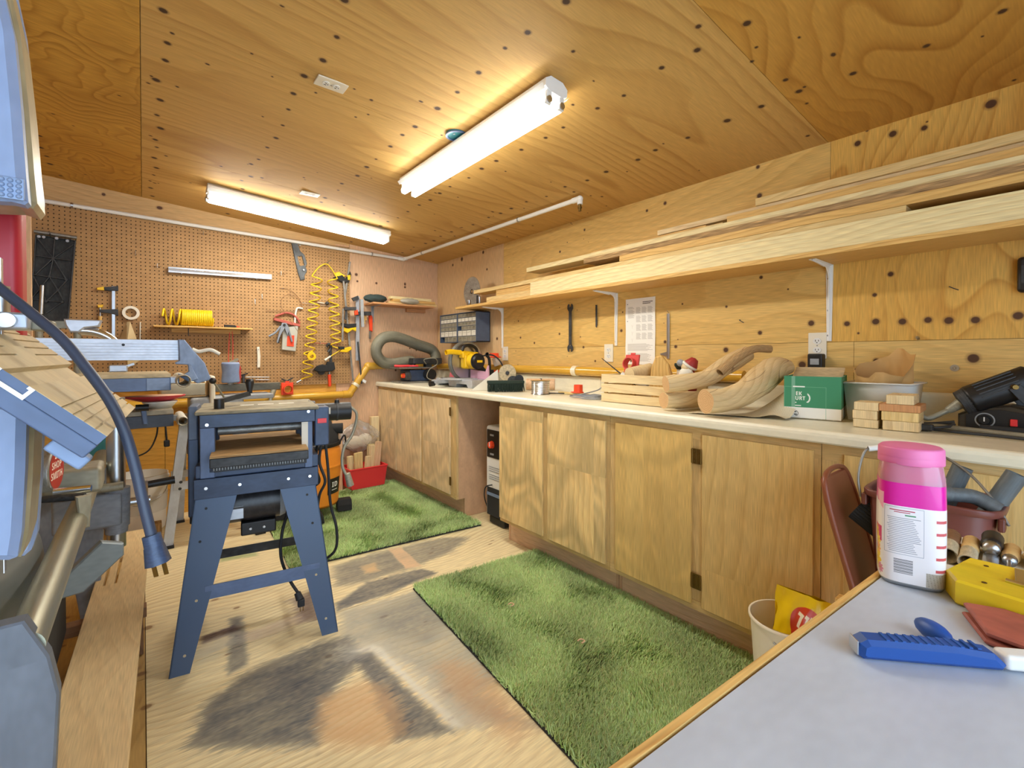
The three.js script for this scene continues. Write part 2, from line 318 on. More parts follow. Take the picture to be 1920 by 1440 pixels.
// ---- floor: plywood sheets with old spray paint on them
{
  const W = XR - XL, D = ZN - ZB, P = (list) => list.map(([px, py]) => { const p = onY(px, py, 0); return [p.x, p.z]; });
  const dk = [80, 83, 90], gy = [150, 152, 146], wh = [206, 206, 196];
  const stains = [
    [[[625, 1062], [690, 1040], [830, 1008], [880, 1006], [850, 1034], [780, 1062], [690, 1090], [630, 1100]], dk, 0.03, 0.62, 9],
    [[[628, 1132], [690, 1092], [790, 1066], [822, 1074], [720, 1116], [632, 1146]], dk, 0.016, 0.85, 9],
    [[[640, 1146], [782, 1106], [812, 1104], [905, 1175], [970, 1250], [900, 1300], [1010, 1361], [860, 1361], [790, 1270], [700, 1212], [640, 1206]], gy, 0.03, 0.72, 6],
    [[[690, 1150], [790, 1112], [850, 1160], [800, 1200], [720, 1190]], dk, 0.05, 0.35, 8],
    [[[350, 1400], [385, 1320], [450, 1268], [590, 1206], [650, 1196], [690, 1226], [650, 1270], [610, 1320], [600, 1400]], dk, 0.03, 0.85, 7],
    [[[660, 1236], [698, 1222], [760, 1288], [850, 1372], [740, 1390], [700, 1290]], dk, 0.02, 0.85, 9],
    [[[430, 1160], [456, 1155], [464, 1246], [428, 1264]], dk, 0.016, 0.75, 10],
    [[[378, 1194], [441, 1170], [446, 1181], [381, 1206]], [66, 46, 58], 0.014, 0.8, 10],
    [[[335, 1235], [440, 1186], [450, 1200], [380, 1240]], wh, 0.05, 0.6, 6],
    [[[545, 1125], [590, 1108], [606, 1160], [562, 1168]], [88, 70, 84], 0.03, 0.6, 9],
    [[[455, 1190], [560, 1150], [580, 1160], [470, 1205]], [176, 150, 150], 0.03, 0.4, 6],
    [[[590, 1340], [600, 1310], [690, 1276], [742, 1300], [765, 1370], [720, 1400], [600, 1400]], [204, 160, 112], 0.03, 0.75, 7],
    [[[820, 1250], [856, 1236], [925, 1270], [1010, 1361], [960, 1390], [890, 1350], [836, 1300]], [190, 146, 108], 0.05, 0.65, 8],
    [[[640, 1216], [690, 1200], [722, 1202], [800, 1262], [905, 1361], [850, 1361], [772, 1284], [702, 1220], [650, 1244]], wh, 0.04, 0.55, 5],
    [[[660, 1222], [699, 1209], [714, 1213], [776, 1272], [866, 1361], [848, 1361], [764, 1286], [698, 1221]], [222, 222, 212], 0.012, 0.8, 5],
    [[[728, 1030], [752, 1026], [790, 1061], [760, 1067]], [226, 190, 150], 0.008, 0.95, 4],
    [[[676, 1062], [704, 1054], [712, 1070], [684, 1076]], [222, 186, 136], 0.014, 0.8, 8],
    [[[408, 1046], [480, 1034], [484, 1042], [412, 1054]], [104, 140, 82], 0.014, 0.5, 9],
  ].map(([q, c, s, k, n]) => { const poly = P(q), xs = poly.map((p) => p[0]), ys = poly.map((p) => p[1]); return { poly, c, s, k, n, b: [Math.min(...xs) - s * 2, Math.max(...xs) + s * 2, Math.min(...ys) - s * 2, Math.max(...ys) + s * 2] }; });
  const spots = []; for (let i = 0; i < 120; i++) spots.push([rnd(XL, XR), rnd(ZB, ZN), rnd(0.004, 0.011), rnd(1.2, 3)]);
  for (let i = 0; i < 60; i++) spots.push([rnd(-0.5, 0.02), rnd(-3, -1), rnd(0.006, 0.02), rnd(0.8, 1.6)]);
  const dark = spotField(spots);
  const tex = dataTex(1280, 1700, (u, v) => {
    const x = XL + u * W, z = ZB + v * D, k = Math.floor((z + 2.1) / 1.22), left = x < 0.0;
    const f = figure(x, z, 100 + k).fibre;
    let c = left ? woodColor(z, x, 110, [192, 146, 82], [132, 90, 42], { amount: 0.4, blot: 0.25, lines: 12 }) : woodColor(x, z, 100 + k, [232, 200, 150], [186, 142, 88], { amount: 0.5, lines: 30, wave: 2.4, stretch: 1.2, blot: 0.1 });
    const d = dark(x, z); if (d > 0) c = mixc(c, [104, 66, 36], d * 0.6);
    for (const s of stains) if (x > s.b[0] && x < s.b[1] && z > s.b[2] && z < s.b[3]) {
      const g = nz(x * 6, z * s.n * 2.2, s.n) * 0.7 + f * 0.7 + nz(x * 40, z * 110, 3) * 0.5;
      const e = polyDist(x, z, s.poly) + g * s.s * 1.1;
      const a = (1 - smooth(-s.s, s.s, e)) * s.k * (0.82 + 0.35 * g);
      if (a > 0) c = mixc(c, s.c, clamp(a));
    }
    return c;
  });
  const m = woodMat(tex, 0.55), fl = holder('floor');
  const xs = [XL - 0.03, 0, XR + 0.03], zs = [ZB - 0.03, -3.32, -2.1, -0.88, 0.34, ZN + 0.03];
  for (let i = 0; i < 2; i++) for (let j = 0; j + 1 < zs.length; j++) part('plywood_sheet', sheetUV(bx(xs[i + 1] - xs[i] - 0.0025, 0.016, zs[j + 1] - zs[j] - 0.0025, (xs[i] + xs[i + 1]) / 2, -0.008, (zs[j] + zs[j + 1]) / 2, 0), (x, y, z) => [(x - XL) / W, (z - ZB) / D]), m, fl);
  part('joists', bx(W + 0.2, 0.06, D + 0.2, (XL + XR) / 2, -0.0465, (ZB + ZN) / 2, 0), M.walnut, fl);
}

// ---------------------------------------------------------------- ceiling lights, outlets, junction box, pipe
function stripLight(label, at, turn, tilt) {
  const o = thing('strip_light', label, 'light', at, 0, undefined);
  o.rotation.set(0, turn, 0); if (tilt) o.rotation.z = tilt;
  const L = 1.215;
  part('housing', ext([[-0.03, 0], [-0.056, -0.018], [-0.056, -0.046], [-0.03, -0.058], [0.03, -0.058], [0.056, -0.046], [0.056, -0.018], [0.03, 0]].map(([x, y]) => [x, y]), L, 0.001).rotateY(Math.PI / 2).translate(-L / 2, -0.001, 0), M.white, o);
  for (const s of [-1, 1]) part('reflector_lip', bx(L - 0.004, 0.02, 0.0015, 0, 0, 0, 0).rotateX(s * 0.7).translate(0, -0.05, s * 0.062), M.white, o);
  for (const s of [-1, 1]) for (const t of [-1, 1]) {
    const h = part('lamp_holder', [bx(0.014, 0.05, 0.026, s * (L / 2 - 0.009), -0.08, t * 0.032, 0.004)], M.white, o);
    part('pin_ring', rod([s * (L / 2 - 0.001), -0.089, t * 0.032], [s * (L / 2 + 0.003), -0.089, t * 0.032], 0.014, 0.012, 16), M.steel, h);
  }
  const glow = new THREE.MeshStandardMaterial({ color: 0xffffff, roughness: 0.4, emissive: TUBE_COLOR, emissiveIntensity: TUBE_GLOW });
  for (const t of [-1, 1]) { const m = part('fluorescent_tube', rod([-L / 2 + 0.018, -0.089, t * 0.032], [L / 2 - 0.018, -0.089, t * 0.032], 0.019, 0.019, 18), glow, o, 'glowing fluorescent tube'); m.castShadow = false; }
  const l = new THREE.RectAreaLight(TUBE_COLOR, TUBE_LIGHT, L - 0.05, 0.1); l.position.set(0, -0.114, 0); l.rotation.x = -Math.PI / 2; o.add(l); l.name = 'tube_light';
  return o;
}
stripLight('white twin-tube fluorescent strip light running above the pegboard wall', V(0.93, ceilY(0.93), -3.49), 0, -Math.atan(SLOPE));
{ const o = stripLight('white twin-tube fluorescent strip light next to the blue junction box', V(1.203, ceilY(1.203), -1.835), Math.PI / 2, 0); o.rotation.set(0, Math.PI / 2, 0, 'YXZ'); o.rotation.x = -Math.atan(SLOPE) * -1; }

function outletPlate(parent, tilt = 0) {                               // plate in the x, y plane facing +z, centred
  const p = part('cover_plate', bx(0.072, 0.116, 0.006, 0, 0, 0.003, 0.0025), M.cream, parent);
  for (const s of [-1, 1]) {
    const f = part('socket', ext(arc(0, s * 0.02, 0.0165, 0, Math.PI * 2 * 23 / 24, 23, 0.0135), 0.0025).translate(0, 0, 0.006), M.plasticWhite, parent);
    part('slot', [bx(0.002, 0.008, 0.001, -0.006, s * 0.02 + 0.002, 0.009, 0), bx(0.002, 0.007, 0.001, 0.006, s * 0.02 + 0.002, 0.009, 0), rod([0, s * 0.02 - 0.007, 0.0085], [0, s * 0.02 - 0.007, 0.0095], 0.0022, 0.0022, 8)], M.black, f);
  }
  part('screw', rod([0, 0, 0.005], [0, 0, 0.0075], 0.003, 0.003, 8), M.steel, parent);
}
for (const [px, py, lab] of [[621, 157, 'cream outlet on the ceiling far from the strip lights, above the planer'], [581, 363, 'cream outlet on the ceiling close beside the pegboard strip light']]) {
  const p = onC(px, py), o = thing('ceiling_outlet', lab, 'outlet', p, 0, 'ceiling outlets'); o.rotation.set(Math.PI / 2, 0, 0); o.rotation.order = 'YXZ'; o.rotation.set(Math.PI / 2, Math.PI / 2 * 0, 0); o.rotateZ(Math.PI / 2); outletPlate(o);
}
{ const p = onC(856, 255); const o = thing('junction_box', 'round blue electrical junction box in the ceiling beside strip light', 'junction box', V(p.x - 0.005, ceilY(p.x), p.z + 0.01)); part('box', lathe([[0, -0.004], [0.046, -0.004], [0.05, 0.0], [0.05, 0.004]], 24), M.teal, o); part('rim', mv(rx(ringShape(0.042, 0.052, 0.005, 28), Math.PI / 2), 0, -0.003, 0), M.steelBlue, o); for (const q of [[0.02, 0], [-0.02, 0.01]]) part('screw', rod([q[0], -0.007, q[1]], [q[0], -0.003, q[1]], 0.005, 0.005, 8), M.steel, o); }
// white PVC pipe along the pegboard and out over the ceiling
{
  const o = thing('air_pipe', 'thin white plastic pipe along the pegboard top and across the ceiling', 'pipe');
  const zb = ZB + 0.037, a = onZ(-60, 359, zb), b = onZ(85, 377, zb), c = onZ(380, 417, zb), e = V(onZ(757, 484, zb).x, ceilY(2.0) - 0.035, zb);
  const f = V(2.031, ceilY(2.031) - 0.03, -1.88), g = f.clone().add(V(0, 0, 0.0)), r = 0.0135;
  c.y = (b.y + e.y) / 2 + 0.006;
  part('wall_run', pipe([a, b, c, e], r), M.white, o); part('ceiling_run', pipe([e, f], r), M.white, o);
  part('elbow', [ball(r * 1.45, e), rod(e, e.clone().lerp(c, 0.035), r * 1.3), rod(e, e.clone().lerp(f, 0.025), r * 1.3)], M.white, o); part('elbow', [ball(r * 1.4, f), rod(f, f.clone().lerp(e, 0.025), r * 1.3), rod(f, f.clone().add(V(0, -0.035, 0)), r * 1.25)], M.white, o);
  part('nozzle', [rod(f.clone().add(V(0, -0.035, 0)), f.clone().add(V(0, -0.075, 0)), 0.009), rod(f.clone().add(V(0, -0.05, 0)), f.clone().add(V(0, -0.058, 0)), 0.013)], M.brass, o);
  for (const t of [0.16, 0.75]) { const q = e.clone().lerp(f, t); part('strap', [ry(rx(ringShape(r, r + 0.004, 0.012, 20), 0), 0).translate(q.x, q.y, q.z)], M.steel, o); }
  for (const q of [b.clone().lerp(c, 0.14), c.clone().lerp(e, 0.8)]) part('strap', ry(ringShape(r, r + 0.004, 0.012, 20), Math.PI / 2).translate(q.x, q.y, q.z), M.steel, o);
}
// ---------------------------------------------------------------- base cabinets and worktop along wall_right
const FACE = 1.725, doorTex = (seed, ripple, pale = [222, 178, 116], dark = [184, 128, 66]) => dataTex(512, 256, (u, v) => {
  const x = u * 0.8, y = v * 0.4, c = woodColor(x, y, seed, pale, dark, { amount: 0.32, lines: 20, wave: 1.6, stretch: 0.9, blot: 0.2 });
  const w = nz(x * 9 + nz(y * 6, x * 3, seed + 4) * 1.6, y * 4, seed + 5), k = 1 + ripple * clamp(w * 1.6, -0.6, 1);
  return [c[0] * k, c[1] * k, c[2] * k];
});
const DOOR = [doorTex(120, 0.08, [226, 186, 136], [190, 142, 92]), doorTex(121, 0.13), doorTex(122, 0.07, [214, 166, 96], [178, 120, 54]), doorTex(123, 0.03, [210, 164, 100], [182, 128, 66])].map((t) => woodMat(t, 0.42));
const frameMat = woodMat(doorTex(125, 0.03, [212, 166, 106], [182, 130, 72]), 0.45);
const endPanel = mottled(126, [206, 164, 126], 0.05, 0.7);
function hinge(y, z, parent, s) { part('hinge', [bx(0.0025, 0.062, 0.02, FACE - 0.0125, y, z, 0.001), rod([FACE - 0.013, y - 0.028, z - s * 0.008], [FACE - 0.013, y + 0.028, z - s * 0.008], 0.0045, 0.0045, 8), rod([FACE - 0.014, y + 0.02, z], [FACE - 0.016, y + 0.02, z], 0.004, 0.004, 8), rod([FACE - 0.014, y - 0.02, z], [FACE - 0.016, y - 0.02, z], 0.004, 0.004, 8)], M.brass, parent, 'dark bronze hinge'); }
function cabinet(label, z0, z1, doors, o = {}) {
  const c = thing('base_cabinet', label, 'cabinet');
  const y0 = 0.137, y1 = 0.876, d = XR - 0.004;
  part('carcass', [bx(d - FACE - 0.02, 0.016, z1 - z0 - 0.02, (d + FACE + 0.02) / 2, y0 + 0.03, (z0 + z1) / 2, 0), bx(0.008, y1 - y0, z1 - z0 - 0.02, d - 0.006, (y0 + y1) / 2, (z0 + z1) / 2, 0)], endPanel, c);
  for (const z of [z0, z1]) { const s = z === z0 ? 1 : -1, k = ext([[FACE + 0.019, y0], [1.795, y0], [1.795, 0.002], [d, 0.002], [d, y1], [FACE + 0.019, y1]], 0.016); part('end_panel', k.translate(0, 0, z + (s > 0 ? 0.001 : -0.017)), endPanel, c); }
  const cuts = [z0, ...doors.flatMap((q) => [q[0], q[1]]), z1], fr = [bx(0.018, 0.055, z1 - z0, FACE + 0.009, y1 - 0.0275, (z0 + z1) / 2, 0.001), bx(0.018, 0.04, z1 - z0, FACE + 0.009, y0 + 0.02, (z0 + z1) / 2, 0.001)];
  for (let i = 0; i < cuts.length; i += 2) { const a = cuts[i] - (i ? 0.018 : 0), b = cuts[i + 1] + (i + 1 < cuts.length - 1 ? 0.018 : 0); if (b - a > 0.004) fr.push(bx(0.0178, y1 - y0 - 0.09, b - a, FACE + 0.009, (y0 + y1) / 2 - 0.004, (a + b) / 2, 0.001)); }
  part('face_frame', fr, frameMat, c);
  doors.forEach(([a, b, m, hs], i) => {
    const dr = part('door', bx(0.012, 0.688, b - a, FACE - 0.0065, 0.505, (a + b) / 2, 0.002, 1), DOOR[m], c);
    if (hs) for (const y of [0.26, 0.76]) hinge(y, hs > 0 ? b + 0.012 : a - 0.012, dr, hs);
  });
  part('toe_kick', bx(0.014, 0.135, z1 - z0 - 0.036, 1.803, 0.0685, (z0 + z1) / 2, 0), M.pink, c);
  if (o.tag) part('paper_tag', bx(0.001, 0.026, 0.06, 1.7945, 0.115, o.tag, 0), M.white, c);
  return c;
}
cabinet('birch base cabinet reaching the pegboard wall, by the red bin', ZB + 0.004, -2.772, [[-4.125, -3.745, 0], [-3.725, -3.292, 0], [-3.252, -2.846, 0, 1]]);
cabinet('birch base cabinet with rippled grain doors beside the knee space', -2.262, -1.402, [[-2.255, -1.864, 1], [-1.822, -1.421, 1]], { tag: -2.06 });
cabinet('plain birch base cabinet with paired hinges facing each other', -1.4, -0.532, [[-1.362, -0.98, 2, 1], [-0.936, -0.55, 3, -1]], { tag: -0.82 });
cabinet('birch base cabinet behind the brown bucket', -0.53, 0.9, [[-0.466, 0.1, 3, -1], [0.16, 0.84, 3]]);
{
  const o = thing('worktop', 'long cream laminate worktop with rolled front edge and upstand', 'worktop');
  const prof = [[FACE + 0.02, 0.877], [1.702, 0.877], [1.698, 0.882], [1.698, 0.9], [1.7, 0.909], [1.706, 0.9155], [1.714, 0.918], [1.724, 0.9175], [1.74, 0.914], [2.315, 0.914], [2.327, 0.918], [2.334, 0.926], [2.337, 0.938], [2.338, 1.008], [2.341, 1.016], [2.347, 1.02], [XR - 0.001, 1.02], [XR - 0.001, 0.877]];
  const zs = [ZB + 0.003, onX(988, 765, 1.7).z, ZN - 0.05];
  const top = mottled(130, [236, 230, 206], 0.025, 0.32);
  for (let i = 0; i < 2; i++) part('worktop_section', ext(prof, zs[i + 1] - zs[i] - 0.0012).translate(0, 0, zs[i] + 0.0006), top, o);
}
// heater in the knee space
{
  const at = V(2.02, 0, -2.33), o = thing('space_heater', 'white tower heater with black control panel and orange knob under the worktop', 'heater', at);
  const z0 = -0.16;
  part('body', bx(0.34, 0.62, 0.2, 0, 0.37, z0, 0.02), M.plasticWhite, o); part('base', bx(0.3, 0.05, 0.17, 0, 0.031, z0, 0.008), M.black, o);
  part('control_panel', bx(0.006, 0.19, 0.16, -0.171, 0.56, z0, 0.002), M.black, o); const k = part('knob', rod([-0.174, 0.555, z0 - 0.02], [-0.196, 0.555, z0 - 0.02], 0.026, 0.022, 20), M.safety, o); part('pointer', bx(0.003, 0.03, 0.006, -0.197, 0.56, z0 - 0.02, 0), M.white, k);
  for (const y of [0.49, 0.62]) part('button', bx(0.004, 0.012, 0.04, -0.175, y, z0 - 0.02, 0), M.midGrey, o);
  for (let i = 0; i < 6; i++) part('vent_slat', bx(0.003, 0.004, 0.12, -0.171, 0.32 + i * 0.014 + (i > 2 ? 0.012 : 0), z0, 0), M.midGrey, o);
  part('lower_grille', bx(0.006, 0.19, 0.16, -0.171, 0.165, z0, 0.002), M.softBlack, o); part('grille_bar', bx(0.006, 0.02, 0.16, -0.174, 0.215, z0, 0.001), M.greyBlue, o);
  part('power_cord', tube([[-0.172, 0.28, z0 - 0.02], [-0.2, 0.27, z0 - 0.05], [-0.19, 0.2, z0 - 0.09], [-0.15, 0.1, z0 - 0.105], [-0.1, 0.02, z0 - 0.105]], 0.004, 24, 6), M.softBlack, o);
}

// ---------------------------------------------------------------- shelf on wall_right with lumber
const SX = 2.105, SY = 1.56, ST = 0.021;
single('wall_shelf', bx(XR - SX - 0.001, ST, 4.1, (XR + SX) / 2 - 0.0005, SY + ST / 2, -3.4 + 2.05, 0.0015), M.fir, 'long yellow pine shelf along the wall above the worktop', 'shelf');
function bracketGeo() {                                                // in the x, y plane: wall at x = 0, shelf underside at y = 0
  const L = 0.21, H = 0.335, inner = arc(-0.012 - 0.05, -0.012 - 0.05, 0.05, 0, Math.PI / 2, 6);
  return [ext([[0, 0], [-L, 0], [-L, -0.007], [-0.07, -0.016], ...inner.reverse().map(([x, y]) => [x, y]), [-0.014, -0.1], [-0.006, -H], [0, -H]], 0.005).translate(0, 0, -0.0025), bx(L, 0.003, 0.026, -L / 2, -0.0016, 0, 0), ext([[0.0, 0], [0.014, 0], [0.009, -H], [-0.009, -H], [-0.014, 0]], 0.004).rotateY(-Math.PI / 2)];
}
for (const [z, lab] of [[-3.06, 'white steel shelf bracket beside the drawer cabinets'], [-1.87, 'white steel shelf bracket beside the printed sheet'], [-0.7, 'white steel shelf bracket above the black plug adapter']]) {
  const o = thing('shelf_bracket', lab, 'bracket', V(XR - 0.0005, SY - 0.0005, z), 0, 'white shelf brackets'); part('arm', bracketGeo(), M.white, o);
  for (const y of [-0.06, -0.2, -0.31]) part('screw', rod([-0.004, y, -0.005], [-0.007, y, -0.005], 0.004, 0.003, 8), M.steel, o);
}
{
  const zEnd = 0.62, S = SY + ST;
  const stack = [ // left end pixel, x0, x1, y0, y1, material, label, right end z
    [994, 2.112, 2.131, S, S + 0.09, 'pineB', 'pale board on edge at the shelf front', 0.66],
    [912, 2.142, 2.262, S, S + 0.045, 'pine', 'pine plank lowest in the stack behind the edge-standing board'],
    [930, 2.15, 2.26, S + 0.0455, S + 0.09, 'fir', 'fir plank second from the bottom of the shelf stack'],
    [888, 2.138, 2.25, S + 0.0905, S + 0.12, 'pine', 'long pine strip pointing at the saw blade', -0.4],
    [1161, 2.136, 2.24, S + 0.1205, S + 0.154, 'fir', 'salmon fir board on the shelf right under the rough-sawn brown board', 0.6],
    [1094, 2.146, 2.27, S + 0.1545, S + 0.184, 'rough', 'rough-sawn brown board in the shelf stack', 0.64],
    [987, 2.17, 2.3, S + 0.1845, S + 0.215, 'pineB', 'pale board on top of the rough-sawn brown board', 0.5],
    [1108, 2.2, 2.3, S + 0.2155, S + 0.228, 'pine', 'thin pine lath under another in the shelf stack', -1.1],
    [1112, 2.225, 2.32, S + 0.2285, S + 0.242, 'fir', 'thin fir lath lying on another in the shelf stack', -1.2],
    [1362, 2.19, 2.29, S + 0.2155, S + 0.248, 'fir', 'squared fir board near the top of the shelf stack', 0.55],
    [1232, 2.235, 2.35, S + 0.2485, S + 0.275, 'maple', 'tan board on the shelf stack below the topmost board', 0.52],
    [1415, 2.225, 2.345, S + 0.2755, S + 0.31, 'pine', 'topmost long pine board of the shelf stack', 0.6],
  ];
  for (const [px, x0, x1, y0, y1, m, lab, ze = zEnd] of stack) { const z0 = onX(px, 560, x0).z; single('board', bx(x1 - x0, y1 - y0, ze - z0, 0, (y1 - y0) / 2, 0, 0.0015), M[m], lab, 'board', V((x0 + x1) / 2, y0, (ze + z0) / 2), 0, 'boards stacked on the long shelf'); }
  single('board', bx(0.09, 0.0195, 0.9, 0, 0.00975, 0, 0.0015), M.pine, 'short pine batten tucked under the stack at the shelf end with the saw blade', 'board', V(2.3, S, -2.75), 0, 'boards stacked on the long shelf');
  // saw blade and little metal cups at the shelf end
  const b = thing('saw_blade', 'round toothed saw blade standing upright at the end of the shelf', 'saw blade', V(2.19, S + 0.127, -3.27)); b.rotation.set(0, Math.PI / 2, 0); 
  const R = 0.123, pts = []; for (let i = 0; i < 60; i++) { const a = i / 60 * Math.PI * 2; pts.push([R * Math.cos(a), R * Math.sin(a)], [(R + 0.0045) * Math.cos(a + 0.03), (R + 0.0045) * Math.sin(a + 0.03)], [(R - 0.003) * Math.cos(a + 0.07), (R - 0.003) * Math.sin(a + 0.07)]); }
  part('disc', ext(pts, 0.0025, 0, [arc(0, 0, 0.013, 0, Math.PI * 2 * 15 / 16, 15)]), M.dullSteel, b); part('arbor_ring', ringShape(0.013, 0.02, 0.004, 20), M.iron, b);
  for (const [x, z, h, r, m, lab, n] of [[2.13, -3.22, 0.046, 0.017, 'steel', 'short shiny metal cup at the shelf end near the saw blade', 'metal_cup'], [2.125, -3.06, 0.058, 0.011, 'steel', 'slim silver socket standing at the shelf end', 'socket'], [2.145, -3.12, 0.075, 0.009, 'black', 'small black bit holder behind the silver socket', 'bit_holder']]) { single(n, lathe([[0, 0], [r, 0], [r, h * 0.9], [r * 0.9, h], [r * 0.7, h], [r * 0.7, h * 0.5], [0, h * 0.5]], 18), M[m], lab, 'hardware', V(x, S, z)); }
}
// parts cabinets on the wall below the shelf end
const drawerClear = mat(0xc9c2ae, 0.25, 0, { transmission: 0.25, thickness: 0 });
function partsCabinet(label, z0, z1, seed) {
  const o = thing('drawer_cabinet', label, 'drawer cabinet', V(2.212, 1.281, (z0 + z1) / 2), 0, 'small drawer cabinets'), w = z1 - z0, H = 0.262, D = XR - 2.212 - 0.001;
  part('case', [bx(D, 0.006, w, D / 2, 0.003, 0, 0), bx(D, 0.006, w, D / 2, H - 0.003, 0, 0), bx(D, H, 0.006, D / 2, H / 2, -w / 2 + 0.003, 0), bx(D, H, 0.006, D / 2, H / 2, w / 2 - 0.003, 0), bx(0.006, H, w, D - 0.003, H / 2, 0, 0)], M.navy, o);
  const rows = [0.034, 0.034, 0.034, 0.034, 0.05, 0.05]; let y = H - 0.009;
  rows.forEach((h, r) => { const n = h > 0.04 ? 4 : 5, cw = (w - 0.018) / n; y -= h + 0.002;
    for (let c = 0; c < n; c++) { if (seed === 2 && r === 3 && c === 0 || seed === 1 && r === 5 && c === 0) continue; const z = -w / 2 + 0.009 + cw * (c + 0.5), d = part('drawer', bx(0.1, h - 0.002, cw - 0.004, 0.053, y + h / 2, z, 0.001), drawerClear, o, 'clear little drawer'); part('pull', [bx(0.007, 0.005, cw * 0.45, 0.0, y + h * 0.72, z, 0.001), bx(0.002, h - 0.006, cw - 0.01, 0.0035, y + h / 2, z, 0)], r % 3 === 1 ? M.offWhite : M.warmGrey, d); } y -= 0.001; });
  part('rail', rows.map((h, i) => bx(0.006, 0.0025, w - 0.012, 0.006, H - 0.009 - rows.slice(0, i + 1).reduce((a, b) => a + b + 0.003, 0) + 0.001, 0, 0)), M.navy, o);
}
partsCabinet('blue cabinet of clear little drawers, the one next to the pegboard wall', -3.845, -3.542, 1);
partsCabinet('blue cabinet of clear little drawers, the one beside the shelf bracket', -3.54, -3.237, 2);

// ---------------------------------------------------------------- on wall_right
for (const [px, py, lab] of [[948, 663, 'cream outlet on the plywood wall below the drawer cabinets'], [1142, 662, 'cream outlet on the plywood wall beside the printed sheet'], [1533, 648, 'white outlet on the wall with the black adapter plugged in']]) { const p = onX(px, py, XR), o = thing('wall_outlet', lab, 'outlet', p, -Math.PI / 2, 'wall outlets'); outletPlate(o); }
{ const p = onX(1531, 678, XR - 0.03), o = thing('plug_adapter', 'black square plug adapter in the white outlet', 'adapter', V(XR - 0.009, p.y, p.z)); part('body', bx(0.045, 0.07, 0.058, -0.0235, 0, 0, 0.006), M.black, o); part('sticker', bx(0.001, 0.026, 0.034, -0.0465, 0.0, 0, 0), M.midGrey, o); }
{ const c = document.createElement('canvas'); c.width = 256; c.height = 480; const g = c.getContext('2d'); g.fillStyle = '#f3f1ea'; g.fillRect(0, 0, 256, 480); g.fillStyle = '#55534e';
  for (let i = 0; i < 2; i++) g.fillRect(150, 28 + i * 11, 84 - i * 18, 5); const L = (x, y, w, n, s = 6) => { g.fillStyle = '#9d9a92'; for (let i = 0; i < n; i++) g.fillRect(x, y + i * s, w * (0.75 + 0.25 * ((i * 7 % 5) / 4)), 2); };
  L(22, 60, 56, 3); L(22, 84, 60, 10); for (let r = 0; r < 4; r++) for (let k = 0; k < 3; k++) L(94 + k * 50, 66 + r * 62, 42, 8); for (let r = 0; r < 3; r++) { g.strokeStyle = '#b5b2aa'; g.beginPath(); g.moveTo(52, 190 + r * 50); g.lineTo(60, 206 + r * 50); g.lineTo(68, 190 + r * 50); g.moveTo(60, 206 + r * 50); g.lineTo(60, 220 + r * 50); g.stroke(); } L(20, 330, 216, 9); L(20, 395, 60, 6); g.fillStyle = '#8a6a4c'; g.fillRect(40, 420, 24, 16); g.fillRect(40, 446, 24, 16); L(94, 400, 130, 10);
  const t = new THREE.CanvasTexture(c); t.colorSpace = THREE.SRGBColorSpace;
  const a = onX(1174, 562, XR), b = onX(1229, 684, XR), w = b.z - a.z, h = a.y - b.y, g2 = new THREE.PlaneGeometry(w, h, 6, 8), p = g2.attributes.position;
  for (let i = 0; i < p.count; i++) p.setZ(i, 0.002 + 0.003 * Math.sin(p.getY(i) * 14) ** 2); g2.computeVertexNormals();
  const o = thing('printed_sheet', 'white printed instruction sheet pinned to the plywood wall', 'paper', V(XR - 0.0006, (a.y + b.y) / 2, (a.z + b.z) / 2), -Math.PI / 2); part('sheet', bare(g2), new THREE.MeshStandardMaterial({ map: t, roughness: 0.85 }), o); for (const t of [0.42, 0.16]) part('pin', rod([-w * 0.43, h * t, 0.001], [-w * 0.43, h * t, 0.006], 0.0025, 0.0025, 8), M.iron, o); }
